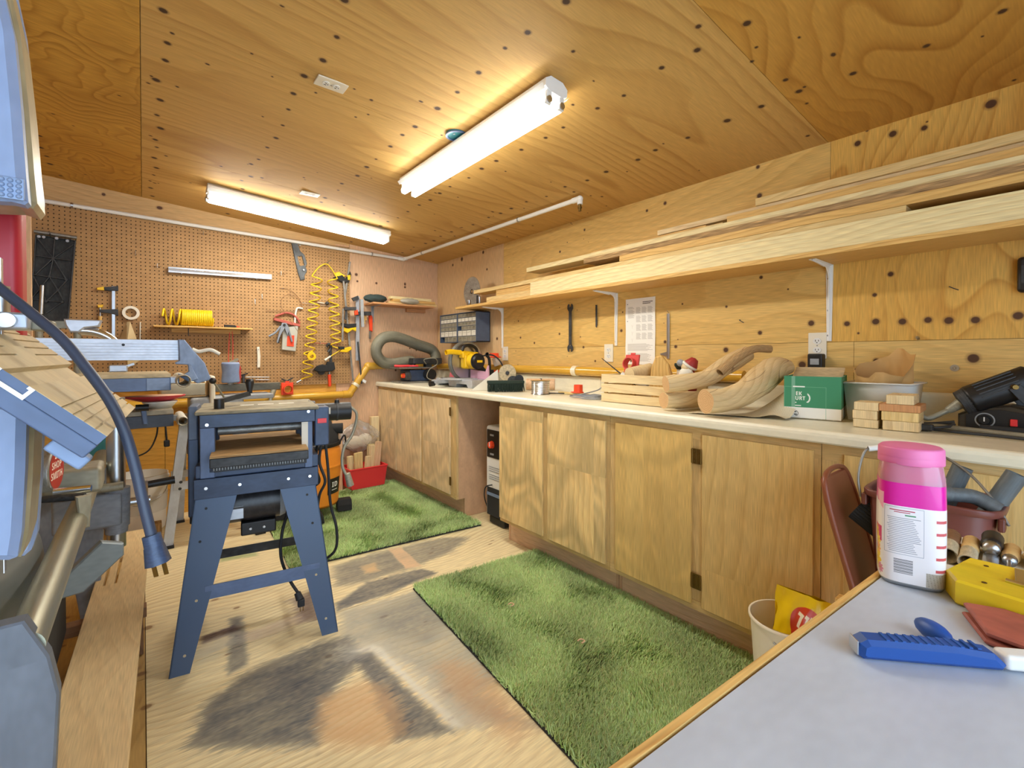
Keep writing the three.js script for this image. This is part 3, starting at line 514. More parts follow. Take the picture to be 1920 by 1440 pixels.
{ // wrench, chisel bit, caliper, black thermostat
  const a = onX(1071, 571, XR - 0.006), o = thing('wrench', 'grey double open-ended wrench hanging on the plywood wall', 'wrench', V(XR - 0.0125, a.y - 0.165, a.z), -Math.PI / 2);
  const jaw = (s) => [[-0.012, s * 0.115], [-0.026, s * 0.135], [-0.024, s * 0.158], [-0.017, s * 0.168], [-0.011, s * 0.168], [-0.009, s * 0.148], [0.009, s * 0.148], [0.011, s * 0.168], [0.017, s * 0.168], [0.024, s * 0.158], [0.026, s * 0.135], [0.012, s * 0.115]];
  part('shank', ext([...jaw(1), ...jaw(-1).reverse()], 0.007, 0.001, [arc(0, -0.122, 0.005, 0, 5.9, 10)]), M.iron, o); part('nail', rod([0, 0.147, -0.006], [0, 0.147, 0.016], 0.002, 0.002, 8), M.steel, o);
  const b = onX(1120, 572, XR), q = thing('file', 'small dark steel file hung upright beside the wrench', 'file', V(XR - 0.007, b.y, b.z), -Math.PI / 2); part('blade', ext([[-0.006, 0], [0.006, 0], [0.008, -0.13], [0.003, -0.15], [-0.005, -0.145]], 0.006, 0.001), M.iron, q); part('nail', rod([0, -0.012, -0.005], [0, -0.012, 0.012], 0.0018, 0.0018, 6), M.steel, q);
  const c = onX(1254, 588, XR), r = thing('caliper', 'slim steel caliper hanging behind the glass jar', 'caliper', V(XR - 0.005, c.y, c.z), -Math.PI / 2); part('beam', ext([[-0.008, 0], [0.008, 0], [0.008, -0.26], [-0.008, -0.26]], 0.004, 0.0005), M.steel, r); part('jaw', ext([[-0.008, -0.22], [-0.05, -0.23], [-0.05, -0.236], [-0.008, -0.245]], 0.0045), M.steel, r); part('hook', tube([[0, 0.004, -0.004], [0, 0.012, 0.008], [0, 0.018, 0.012]], 0.0015, 8, 6), M.steel, r);
  const d = onX(1924, 515, XR - 0.02), s = thing('smoke_box', 'small black box on the plywood wall under the shelf', 'box', V(XR - 0.001, d.y, d.z + 0.03), -Math.PI / 2); part('case', bx(0.1, 0.12, 0.04, 0, 0, 0.02, 0.012), M.black, s); part('grille', bx(0.08, 0.06, 0.003, 0, 0.0, 0.0405, 0), M.iron, s);
  const w = onX(1790, 690, XR), wa = thing('washer', 'round metal washer screwed flat to the plywood wall', 'washer', V(XR - 0.0005, w.y, w.z), -Math.PI / 2); part('ring', ringShape(0.005, 0.0125, 0.003, 24), M.steel, wa); part('screw', rod([0, 0, 0], [0, 0, 0.005], 0.0055, 0.004, 10), M.steel, wa);
  const h = onX(1722, 632, XR); single('wall_hook', [rod([0, 0, 0], [0, 0, 0.03], 0.0035, 0.003, 8), rod([0, -0.002, 0.026], [0.006, -0.008, 0.034], 0.0055, 0.005, 8)], M.steel, 'short steel hook bolt in the wall above the metal washer', 'hook', V(XR - 0.0005, h.y, h.z), -Math.PI / 2);
  for (const [px, py, lab] of [[1388, 600, 'bent nail in the wall above the driftwood'], [1781, 538, 'bent nail in the wall under the shelf beside the black box']]) { const n = onX(px, py, XR); single('bent_nail', tube([[0, 0, -0.002], [0, 0, 0.01], [0.012, -0.008, 0.016], [0.026, -0.016, 0.018]], 0.0018, 10, 6), M.iron, lab, 'nail', V(XR - 0.0005, n.y, n.z), -Math.PI / 2); }
}
// ---------------------------------------------------------------- on the worktop
const TOP = 0.9155, C = (px, py, x) => { const p = onY(px, py, TOP); return x === undefined ? p : onX(px, py, x); };
const clearPlastic = mat(0xf2efe6, 0.18, 0, { transmission: 0.55, thickness: 0 });
// flexible dust hose: ribbed tube looping beside the sander
{
  const path = [[811, 657], [782, 646], [756, 636], [735, 631], [717, 635], [706, 650], [707, 667], [718, 679], [736, 682], [756, 679], [772, 677]].map(([x, y]) => onZ(x, y, -4.0));
  path.unshift(V(2.225, 1.09, -3.95), V(2.24, 1.16, -3.98)); path.push(V(1.96, 1.1, -3.98));
  const cv = new THREE.CatmullRomCurve3(path, false, 'centripetal'), n = 150, fr = cv.computeFrenetFrames(n, false), rows = [];
  for (let i = 0; i <= n; i++) for (const k of [0, 0.5]) { const t = Math.min(1, (i + k) / n), c = cv.getPointAt(t), r = k ? 0.044 : 0.052, f = Math.min(n, i), row = []; for (let a = 0; a < 16; a++) { const q = a / 16 * Math.PI * 2; row.push(c.clone().addScaledVector(fr.normals[f], r * Math.cos(q)).addScaledVector(fr.binormals[f], r * Math.sin(q))); } rows.push(row); }
  single('dust_hose', skin(rows, true), mottled(140, [136, 132, 112], 0.12, 0.6), 'thick grey corrugated dust hose looping above the sander', 'hose');
}
// amber dust pipe: along wall_back, up past the worktop end; a second one along wall_right behind the worktop
{
  const o = thing('dust_pipe', 'amber plastic dust pipe along the pegboard foot rising to the worktop corner', 'pipe'), r = 0.031, zb = ZB + 0.042;
  const a = onZ(280, 741, zb), b = V(onZ(655, 737, zb).x, onZ(655, 739, zb).y, zb), c = V(1.61, 1.065, zb); a.y = b.y - 0.004;
  part('low_run', pipe([V(a.x - 0.3, a.y, zb), b], r, 16), M.amber, o); part('riser', pipe([b, c], r, 16), M.amber, o); part('rear_run', pipe([c, V(2.28, 1.07, zb)], r, 16), M.amber, o);
  for (const q of [b, c]) part('elbow', [ball(r * 1.16, q, 18), rod(q, q.clone().add(V(q === b ? -0.06 : 0.06, 0, 0)), r * 1.13)], M.amber, o);
  const band = mat(0xe8dfc4, 0.3);
  for (const q of [V(0.55, a.y, zb), b.clone().lerp(c, 0.3)]) part('joint_ring', q.x < 1 ? ry(ringShape(r, r + 0.007, 0.02, 24), Math.PI / 2).translate(q.x, q.y, q.z) : rod(q.clone().lerp(c, -0.02), q.clone().lerp(c, 0.1), r + 0.005, r + 0.005, 20), band, o);
  const p = thing('dust_pipe', 'amber plastic dust pipe along the wall behind the worktop', 'pipe'); part('wall_run', pipe([V(2.324, 1.055, ZB + 0.1), V(2.324, 1.055, -1.05)], r, 16), M.amber, p); part('joint_ring', ringShape(r, r + 0.005, 0.04, 24).translate(2.324, 1.055, onX(1071, 690, 2.3).z), band, p);
}
// blast gates
function blastGate(label, at, turn, tilt, m = M.safety) {
  const o = thing('blast_gate', label, 'blast gate', at, turn); o.rotation.set(tilt, turn, 0, 'YXZ');
  part('plate', ext([[-0.045, -0.05], [0.045, -0.05], [0.045, 0.05], [-0.045, 0.05]], 0.014, 0.003, [arc(0, -0.004, 0.03, 0, 6, 20)]).translate(0, 0, -0.007), m, o); part('collar', ringShape(0.03, 0.035, 0.034, 28).translate(0, -0.004, 0.005), m, o); part('slide', bx(0.03, 0.012, 0.006, 0, 0.056, 0, 0.002), m, o);
  return o;
}
{ const p = onZ(540, 729, ZB + 0.11); blastGate('orange blast gate on the amber pipe below the pegboard', V(p.x, p.y - 0.0, ZB + 0.085), 0, 0); }
{ const q = onZ(516, 738, ZB + 0.1); single('flex_connector', [rod(V(0, 0.05, 0), V(-0.03, -0.02, 0.02), 0.02, 0.022, 14), rod(V(-0.03, -0.02, 0.02), V(-0.05, -0.1, 0.04), 0.012, 0.014, 12)], M.warmGrey, 'grey fitting pointing down from the amber pipe beside the orange gate', 'pipe fitting', V(q.x, q.y, ZB + 0.085)); }
{ const p = onX(930, 668, 2.28), o = thing('blast_gate', 'orange blast gate with clear spout on the pipe behind the mitre saw', 'blast gate', V(2.27, p.y, p.z)); part('cap', [lathe([[0, 0.026], [0.03, 0.026], [0.034, 0.0], [0.052, -0.004], [0.052, -0.012], [0.03, -0.012]], 24)], M.safety, o); part('lever', bx(0.02, 0.018, 0.05, 0, 0.018, -0.04, 0.003), M.safety, o); part('clear_spout', rod([0, -0.012, 0], [0.02, -0.075, 0.01], 0.028, 0.03, 18), clearPlastic, o); }

// stationary sander
{
  const o = thing('belt_sander', 'dark bench belt sander with orange knob in the worktop corner', 'sander', V(1.98, TOP, -3.87));
  part('base_plate', bx(0.4, 0.014, 0.24, 0, 0.007, 0, 0.003), M.dullSteel, o); part('body', bx(0.2, 0.1, 0.2, -0.02, 0.066, 0, 0.006), M.darkBlue, o); part('switch_box', ext([[-0.045, 0], [0.045, 0], [0.05, 0.04], [0.03, 0.07], [-0.03, 0.07], [-0.05, 0.04]], 0.05, 0.004).rotateY(-Math.PI / 2).translate(-0.115, 0.03, 0.075), M.iron, o);
  const k = part('knob', rod([-0.165, 0.066, 0.08], [-0.19, 0.066, 0.08], 0.022, 0.019, 20), M.safety, o, 'orange knob'); part('knob_cap', rod([-0.19, 0.066, 0.08], [-0.194, 0.066, 0.08], 0.01, 0.009, 14), M.orange, k);
  part('table', bx(0.34, 0.01, 0.24, -0.06, 0.135, 0, 0.002), M.dullSteel, o); part('belt_arm', bx(0.3, 0.055, 0.1, 0.08, 0.195, 0.02, 0.01), M.iron, o); part('arm_post', bx(0.06, 0.04, 0.06, 0.1, 0.15, 0.02, 0.004), M.iron, o); part('motor', rod([0.06, 0.075, 0.1], [0.06, 0.075, 0.17], 0.05, 0.05, 20), M.black, o);
  part('cord', tube([[0.02, 0.17, 0.14], [-0.02, 0.21, 0.18], [0.06, 0.22, 0.24], [0.1, 0.17, 0.2], [0.04, 0.12, 0.17], [0.0, 0.05, 0.2], [0.06, 0.02, 0.24], [0.14, 0.01, 0.28]], 0.004, 50, 6), M.warmGrey, o);
}
single('pliers', [tube([[-0.13, 0.012, 0.02], [-0.07, 0.01, 0.018], [0.0, 0.012, 0.0]], 0.011, 16, 8), tube([[-0.13, 0.012, -0.03], [-0.07, 0.01, -0.016], [0.0, 0.012, 0.0]], 0.011, 16, 8), ext([[0, -0.012], [0.05, -0.01], [0.08, 0], [0.05, 0.012], [0, 0.012]], 0.014, 0.002).rotateX(-Math.PI / 2).translate(0, 0.005, 0)], M.red, 'red-handled pliers lying on the sander table', 'pliers', V(1.87, TOP + 0.141, -3.8), -0.5);
// mitre saw
{
  const o = thing('mitre_saw', 'yellow mitre saw with grey blade guard on the worktop', 'mitre saw', V(2.0, TOP, -3.13));
  part('base', [ext([[-0.28, 0], [-0.24, 0], [-0.22, 0.025], [-0.06, 0.025], [-0.05, 0], [0.05, 0], [0.06, 0.025], [0.2, 0.025], [0.22, 0], [0.27, 0], [0.28, 0.02], [0.27, 0.06], [-0.26, 0.06], [-0.29, 0.03]], 0.25, 0.004).rotateY(-Math.PI / 2).translate(0.16, 0, 0)], M.aluminium, o);
  part('turntable', rod([-0.03, 0.055, 0], [-0.03, 0.066, 0], 0.15, 0.15, 36), M.midGrey, o); part('front_arm', bx(0.12, 0.03, 0.06, -0.2, 0.045, 0, 0.006), M.midGrey, o); part('mitre_lock', [rod([-0.25, 0.03, 0], [-0.29, 0.03, 0], 0.018, 0.022, 16)], M.black, o); part('mitre_scale', ringShape(0.13, 0.155, 0.004, 40).rotateX(-Math.PI / 2).translate(-0.03, 0.062, 0), M.white, o);
  const fence = mat(0xd86a78, 0.45);
  part('fence', ext([[-0.32, 0.0], [-0.01, 0.0], [-0.01, 0.08], [-0.2, 0.1], [-0.29, 0.07]], 0.016, 0.002).rotateY(-Math.PI / 2).translate(0.09, 0.06, 0), fence, o, 'pink fence half'); part('fence', ext([[0.01, 0.0], [0.26, 0.0], [0.25, 0.11], [0.22, 0.06], [0.01, 0.075]], 0.016, 0.002).rotateY(-Math.PI / 2).translate(0.09, 0.06, 0), mat(0xd8a8c0, 0.4), o, 'paler pink fence half');
  part('blade', rod([0.06, 0.2, -0.006], [0.06, 0.2, -0.003], 0.15, 0.15, 48), M.steel, o); part('blade_guard', [lathe([[0.04, -0.018], [0.15, -0.018], [0.165, -0.012], [0.165, 0.012], [0.15, 0.018], [0.04, 0.018]], 40).rotateX(Math.PI / 2).translate(0.06, 0.2, -0.03)], mottled(141, [120, 120, 112], 0.1, 0.35, 0.3), o);
  part('gear_case', [bx(0.13, 0.12, 0.07, 0.05, 0.2, 0.03, 0.02), bx(0.06, 0.05, 0.06, 0.0, 0.25, 0.03, 0.012), bx(0.05, 0.05, 0.06, 0.1, 0.25, 0.03, 0.012)], M.yellow, o);
  const mo = part('motor', rod([0.06, 0.2, 0.06], [0.06, 0.2, 0.14], 0.062, 0.06, 28), M.yellow, o); const cap = part('motor_cap', [rod([0.06, 0.2, 0.14], [0.06, 0.2, 0.165], 0.06, 0.05, 28), ringShape(0.05, 0.064, 0.012, 28).translate(0.06, 0.2, 0.132)], M.black, mo); part('cap_stripe', bx(0.05, 0.018, 0.003, 0.06, 0.2, 0.166, 0), M.yellow, cap);
  part('grip', tube([[-0.16, 0.27, 0.02], [-0.12, 0.275, 0.02], [-0.04, 0.27, 0.025], [0.04, 0.262, 0.03], [0.1, 0.255, 0.03]], 0.02, 24, 12), M.yellow, o); part('carry_handle', tube([[-0.02, 0.27, 0.03], [0.0, 0.315, 0.03], [0.06, 0.33, 0.03], [0.12, 0.3, 0.03], [0.13, 0.25, 0.03]], 0.013, 24, 10), M.black, o);
  part('pivot_arm', [bar([0.1, 0.2, 0.03], [0.22, 0.06, 0.05], 0.05, 0.05), bx(0.08, 0.08, 0.09, 0.22, 0.09, 0.05, 0.012)], M.iron, o); part('hold_down', [tube([[0.16, 0.1, 0.16], [0.14, 0.22, 0.18], [0.1, 0.25, 0.2], [0.08, 0.26, 0.24]], 0.012, 20, 8)], M.softBlack, o); part('power_cord', tube([[0.14, 0.24, 0.06], [0.2, 0.25, 0.14], [0.22, 0.18, 0.24], [0.2, 0.06, 0.29], [0.14, 0.01, 0.33]], 0.006, 36, 8), M.blackRubber, o); part('switch_tab', bx(0.02, 0.02, 0.05, 0.2, 0.12, 0.2, 0.003), M.safety, o);
}
// sharpening and cleaning things
{
  const b = C(893, 733), o = single('wedge_board', ext([[0, 0], [0.2, 0], [0.2, 0.02], [0.19, 0.148]], 0.016, 0.001), M.offWhite, 'white triangular jig board between the mitre saw and the brush', 'jig', V(1.81, TOP, -2.71), -0.75);
  const g = thing('buffing_motor', 'small black motor with a round tan sanding disc', 'grinder', V(2.1, TOP, -2.66), -0.7); part('base', bx(0.14, 0.02, 0.16, 0, 0.01, 0, 0.004), M.black, g); part('motor', rod([0.04, 0.06, -0.02], [0.04, 0.06, 0.08], 0.04, 0.04, 22), M.iron, g); part('disc', rod([0.0, 0.12, 0.06], [0.0, 0.12, 0.078], 0.062, 0.062, 36), M.dustTan, g); part('hub', rod([0.0, 0.12, 0.078], [0.0, 0.12, 0.092], 0.016, 0.012, 6), M.iron, g); part('small_wheel', rod([0.085, 0.075, 0.05], [0.085, 0.075, 0.095], 0.032, 0.032, 24), M.black, g); part('bracket', bar([0.0, 0.02, 0.05], [0.0, 0.12, 0.05], 0.03, 0.02, V(1, 0, 0)), M.iron, g);
  const gw = thing('grinding_wheel', 'grey grinding wheel on a clear hub behind the tan disc', 'grinding wheel', V(2.25, TOP, -2.84)); part('wheel', rx(lathe([[0.0, -0.012], [0.075, -0.012], [0.075, 0.012], [0, 0.012]], 32), Math.PI / 2).rotateY(0.9).translate(0, 0.075, 0), M.midGrey, gw); part('stand', bx(0.12, 0.012, 0.1, 0, 0.006, 0, 0.003), M.iron, gw);
  const br = thing('scrub_brush', 'dark green bristle brush head lying on the worktop', 'brush', V(1.92, TOP, -2.455), -0.5), L = 0.25;
  part('block', bx(L, 0.02, 0.06, 0, 0.066, 0, 0.004), M.darkGreen, br); const bg = []; for (let i = 0; i < 46; i++) for (let j = 0; j < 9; j++) { const x = -L / 2 + 0.006 + i * (L - 0.012) / 45, z = -0.026 + j * 0.0065; bg.push(rod([x, 0.06, z], [x + rnd(-0.008, 0.008), rnd(0.0, 0.006), z * 1.25 + rnd(-0.006, 0.006)], 0.0022, 0.0012, 4, true)); }
  const bb = part('bristles', bg, M.darkGreen, br); bb.userData.kind = 'stuff';
}
// wire spool, cardboard roll, orange cap, stick, cord
{
  const o = thing('wire_spool', 'spool of shiny silver wire on the worktop', 'wire spool', V(1.98, TOP, -2.17)); const rows = []; part('flange', lathe([[0, 0], [0.062, 0], [0.064, 0.003], [0, 0.003]], 32), M.chrome, o); part('flange', lathe([[0, 0.083], [0.064, 0.083], [0.064, 0.086], [0.012, 0.086], [0.012, 0.08]], 32), M.chrome, o);
  const wg = []; for (let i = 0; i < 19; i++) wg.push(rx(bare(new THREE.TorusGeometry(0.054 + (i % 3) * 0.001, 0.0026, 6, 36)), Math.PI / 2).translate(0, 0.006 + i * 0.0042, 0)); const ww = part('wire', wg, M.chrome, o); ww.userData.kind = 'stuff';
  const r = thing('cardboard_roll', 'pinkish cardboard roll with a band lying behind the wire spool', 'cardboard tube', V(2.19, TOP + 0.0425, -2.4)); r.rotation.set(0, 0.75, 0); const tubeG = lathe([[0.034, -0.1], [0.04, -0.1], [0.04, 0.1], [0.034, 0.1], [0.034, -0.1]], 28).rotateX(Math.PI / 2); part('tube', tubeG, M.pink, r); part('band', lathe([[0.0405, -0.006], [0.0415, -0.006], [0.0415, 0.006], [0.0405, 0.006]], 28).rotateX(Math.PI / 2).rotateY(0.5), M.iron, r);
  const st = single('wood_stick', bx(0.025, 0.014, 0.24, 0, 0.007, 0, 0.002), M.pine, 'flat pine stick under the orange stopper', 'stick', V(2.1, TOP, -2.0), 0.0);
  const c = thing('pipe_stopper', 'orange plastic pipe stopper on the pine stick', 'stopper', V(2.1, TOP + 0.0145, -1.955)); part('cup', lathe([[0, 0], [0.034, 0], [0.034, 0.006], [0.028, 0.008], [0.027, 0.05], [0.022, 0.05], [0.022, 0.01], [0, 0.01]], 24), M.safety, c); part('tab', bx(0.05, 0.005, 0.014, 0, 0.0035, -0.034, 0.001), M.safety, c);
  single('steel_pin', rod([0, 0.005, -0.06], [0, 0.005, 0.06], 0.004, 0.003, 8), M.iron, 'dark steel pin lying by the wire spool', 'pin', V(2.06, TOP, -2.1), 0.7);
  const k = thing('extension_lead', 'grey extension lead coiled on the worktop beside the slatted crate', 'cord', V(1.99, TOP, -1.78)); const pts = []; for (let i = 0; i <= 60; i++) { const a = i / 60 * Math.PI * 5, q = 0.9 + 0.12 * Math.sin(a * 0.37); pts.push([0.07 * q * Math.cos(a), 0.005 + 0.0035 * (i / 12 | 0), 0.12 * q * Math.sin(a)]); } pts.push([0.05, 0.05, 0.04], [0.09, 0.09, 0.07], [0.14, 0.11, 0.12]); part('cable', tube(pts, 0.0032, 260, 6), M.castGrey, k); part('plug', [rod([0.14, 0.11, 0.12], [0.16, 0.1, 0.14], 0.014, 0.018, 12), bx(0.03, 0.03, 0.03, 0.168, 0.098, 0.147, 0.004)], M.steelBlue, k);
  const sk = thing('screwdriver', 'thin dark awl sticking up out of the slatted crate', 'awl', V(2.06, TOP + 0.11, -1.62)); part('shaft', rod([0.02, 0.03, 0.01], [-0.03, 0.12, -0.09], 0.004, 0.002, 8), M.iron, sk); part('handle', tube([[0.02, 0.03, 0.01], [0.03, 0.01, 0.05], [0.04, -0.01, 0.1], [0.05, -0.02, 0.16]], 0.016, 20, 10), M.plasticWhite, sk); part('grip', tube([[0.012, 0.02, 0.02], [0.018, 0.0, 0.06], [0.028, -0.018, 0.1]], 0.009, 16, 8), M.softBlack, sk);
}
// slatted crate and what it holds
{
  const x0 = 1.92, x1 = 2.2, z0 = -1.62, z1 = -1.17, o = thing('slatted_crate', 'small slatted pine crate full of carving pieces', 'crate', V((x0 + x1) / 2, TOP, (z0 + z1) / 2)), w = x1 - x0, L = z1 - z0;
  for (const s of [-1, 1]) for (let i = 0; i < 3; i++) part('slat', bx(0.009, 0.043, L, s * (w / 2 - 0.0045), 0.0225 + i * 0.051, 0, 0.001), M.maple, o);
  for (const s of [-1, 1]) for (let i = 0; i < 3; i++) part('slat', bx(w - 0.022, 0.043, 0.009, 0, 0.0225 + i * 0.051, s * (L / 2 - 0.006), 0.001), M.pineB, o);
  for (const s of [-1, 1]) for (const t of [-1, 1]) part('corner_post', bx(0.016, 0.145, 0.016, s * (w / 2 - 0.018), 0.0727, t * (L / 2 - 0.019), 0.001), M.pine, o);
  part('floor_panel', bx(w - 0.02, 0.006, L - 0.02, 0, 0.004, 0, 0), M.pine, o);
  // contents
  const Y = TOP + 0.1;
  const leaf = single('wood_paddle', ext([[-0.05, -0.12], [0.07, -0.12], [0.06, -0.02], [0.035, 0.06], [0.0, 0.105], [-0.03, 0.1], [-0.05, 0.05], [-0.06, -0.03]], 0.03, 0.006).translate(0, 0.12, 0), M.fir, 'tan rounded wooden paddle standing in the slatted crate', 'wood piece', V(2.06, Y - 0.08, -1.335), -Math.PI / 2 + 0.25);
  single('dowel_block', rod([0, 0, 0], [0.16, 0.02, 0.03], 0.033, 0.035, 26), M.maple, 'pale round dowel offcut lying end-on in the slatted crate', 'wood piece', V(1.95, Y + 0.05, -1.46), 0.1);
  blastGate('red blast gate lying behind the dowel in the slatted crate', V(2.12, Y + 0.1, -1.57), -Math.PI / 2, -0.2, mat(0xd2453f, 0.45));
  const s = thing('carved_figure', 'little carved figure with white beard and red cap in the crate', 'carving', V(2.04, Y - 0.03, -1.19), -1.3);
  part('body', lathe([[0, 0], [0.042, 0.0], [0.05, 0.04], [0.046, 0.08], [0.03, 0.105], [0, 0.11]], 20).scale(1, 1, 0.7), M.darkRed, s); part('beard', [ball(0.036, V(0, 0.075, 0.02), 14, 1, 1.35, 0.6), ball(0.022, V(-0.02, 0.04, 0.03), 12), ball(0.022, V(0.012, 0.035, 0.032), 12)], M.offWhite, s); part('face', ball(0.026, V(0, 0.12, 0.01), 14), M.maple, s); part('cap', [lathe([[0, 0.045], [0.018, 0.04], [0.033, 0.01], [0.034, 0]], 18).rotateZ(-0.6).translate(0.012, 0.125, 0)], M.darkRed, s); part('cap_brim', bare(new THREE.TorusGeometry(0.031, 0.008, 8, 24)).rotateX(Math.PI / 2).rotateZ(-0.6).translate(0.01, 0.127, 0), M.offWhite, s); part('pompom', ball(0.018, V(-0.03, 0.14, 0.01), 12), M.midGrey, s); part('arm', [tube([[0.035, 0.075, 0.0], [0.055, 0.05, 0.02], [0.03, 0.035, 0.035]], 0.013, 12, 8)], M.darkRed, s); 
  const j = thing('glass_jar', 'clear glass jar with dark green lid behind the carved figure', 'jar', V(2.245, TOP, -1.33)); part('glass', lathe([[0, 0], [0.034, 0], [0.036, 0.01], [0.036, 0.16], [0.034, 0.17], [0.032, 0.16], [0.032, 0.012], [0, 0.01]], 28), clearPlastic, j); part('lid', lathe([[0, 0.205], [0.046, 0.205], [0.048, 0.2], [0.048, 0.192], [0.036, 0.172], [0, 0.17]], 28), M.darkGreen, j); part('contents', lathe([[0, 0.012], [0.03, 0.012], [0.03, 0.1], [0, 0.105]], 20), M.midGrey, j);
  single('white_wedge', ext([[0, 0], [0.05, 0], [0.03, 0.045], [0.015, 0.045]], 0.06, 0.002), M.white, 'small white plastic wedge standing behind the driftwood', 'wedge', V(2.2, TOP, -1.12), -1.4);
}
// ---------------------------------------------------------------- driftwood, liner, green box, bin, blocks, carver
const drift = woodMat(dataTex(512, 512, (u, v) => { const c = woodColor(v * 0.8, u * 0.4, 150, [226, 186, 130], [176, 126, 72], { amount: 0.4, lines: 30, blot: 0.3 }); const k = nz(u * 8, v * 7, 151) * 0.5 + 0.5, cr = 1 - smooth(0.0, 0.035, Math.abs(nz(u * 5, v * 2.2, 152))); let o = mixc(c, [204, 170, 128], k * 0.5); o = mixc(o, [96, 66, 40], cr * 0.55 * smooth(0.1, 0.5, nz(u * 3, v * 3, 153) + 0.3)); return o; }), 0.8);
const endGrain = woodMat(dataTex(256, 256, (u, v) => { const x = u - 0.5, y = v - 0.5, r = Math.hypot(x, y) * (1 + 0.12 * nz(x * 4, y * 4, 155)), a = Math.atan2(y, x), ring = 0.5 + 0.5 * Math.sin(r * 75 + nz(x * 5, y * 5, 4) * 2); return mixc([222, 184, 134], [184, 140, 92], ring * 0.4 + 0.3 * clamp(nz(Math.cos(a) * 9, Math.sin(a) * 9, 156))); }), 0.85);
function log(label, pts, radii, seed, squash = 1) {
  const o = thing('driftwood', label, 'driftwood', V(), 0, 'driftwood on the worktop'), cv = new THREE.CatmullRomCurve3(vec(pts), false, 'centripetal'), n = 40, seg = 26, fr = cv.computeFrenetFrames(n, false), rows = [];
  for (let i = 0; i <= n; i++) { const t = i / n, c = cv.getPointAt(t), f = t * (radii.length - 1), k = Math.min(radii.length - 2, f | 0), r0 = radii[k] + (radii[k + 1] - radii[k]) * (f - k), row = []; for (let a = 0; a < seg; a++) { const q = a / seg * Math.PI * 2, r = r0 * (1 + 0.09 * nz(Math.cos(q) * 1.3 + seed, t * 5 + Math.sin(q) * 1.3, seed) + 0.03 * nz(Math.cos(q) * 4, t * 16 + Math.sin(q) * 4, seed + 1)); row.push(c.clone().addScaledVector(fr.normals[i], r * Math.cos(q)).addScaledVector(fr.binormals[i], r * Math.sin(q))); } rows.push(row); }
  const cap = (row, c) => { const p = [], uv = []; for (let a = 0; a < seg; a++) { const A = row[a], B = row[(a + 1) % seg], h = Math.PI * 2 / seg; p.push(c.x, c.y, c.z, A.x, A.y, A.z, B.x, B.y, B.z); uv.push(0.5, 0.5, 0.5 + 0.5 * Math.cos(a * h), 0.5 + 0.5 * Math.sin(a * h), 0.5 + 0.5 * Math.cos((a + 1) * h), 0.5 + 0.5 * Math.sin((a + 1) * h)); } const g = new THREE.BufferGeometry(); g.setAttribute('position', new THREE.Float32BufferAttribute(p, 3)); g.setAttribute('uv', new THREE.Float32BufferAttribute(uv, 2)); g.computeVertexNormals(); return g; };
  part('trunk', skin(rows, true), drift, o); const e = [cap(rows[0], cv.getPointAt(0)), cap(rows[n], cv.getPointAt(1))]; e[1].index = null; part('sawn_end', e[0], endGrain, o, 'flat sawn end'); part('far_end', e[1], drift, o);
}
log('smooth pale driftwood limb lying on top of another', [[1.795, 1.035, -1.15], [1.87, 1.045, -1.1], [1.98, 1.06, -1.06], [2.09, 1.12, -1.02], [2.2, 1.17, -0.98]], [0.036, 0.036, 0.038, 0.042, 0.036], 3);
log('pale driftwood limb underneath, flat on the worktop', [[1.81, 0.9605, -1.17], [1.9, 0.961, -1.13], [2.02, 0.963, -1.07], [2.2, 0.962, -1.0]], [0.037, 0.038, 0.039, 0.036], 9);
log('thick gnarled driftwood limb with cracks and a swollen end', [[1.755, 0.976, -0.945], [1.83, 0.98, -0.91], [1.93, 1.01, -0.87], [2.04, 1.06, -0.85], [2.13, 1.105, -0.83], [2.2, 1.11, -0.81]], [0.049, 0.047, 0.05, 0.058, 0.056, 0.034], 17);
single('drift_bark', tube([[1.98, 1.085, -1.0], [2.06, 1.15, -0.96], [2.13, 1.19, -0.92], [2.2, 1.19, -0.88]], 0.018, 24, 8), M.rough, 'dark torn bark strip wedged between the driftwood limbs', 'bark');
{ // ribbed shelf liner
  const t = dataTex(256, 256, (u, v) => { const d = (Math.sin(u * Math.PI * 2 * 40) > 0.2) !== (Math.sin(v * Math.PI * 2 * 40) > 0.2), k = d ? 1 : 0.86; return [232 * k, 222 * k, 194 * k]; }), m = woodMat(t, 0.9, { side: THREE.DoubleSide }); t.repeat.set(1.6, 1.2);
  const rows = []; for (let i = 0; i <= 20; i++) { const row = []; for (let j = 0; j <= 14; j++) { const u = i / 20, v = j / 14, z = -1.05 + 0.35 * u, x = 1.8 + 0.09 * u + 0.3 * v; const lift = smooth(0.42, 1, u) * smooth(0.12, 0.75, v) * 0.135; row.push(V(x, TOP + 0.004 + lift + 0.016 * smooth(0.5, 1, u) * Math.sin(u * 9) ** 2 * (1 - v), z)); } rows.push(row); }
  single('shelf_liner', skin(rows), m, 'cream woven liner mat crumpled under the driftwood beside the green box', 'liner');
}
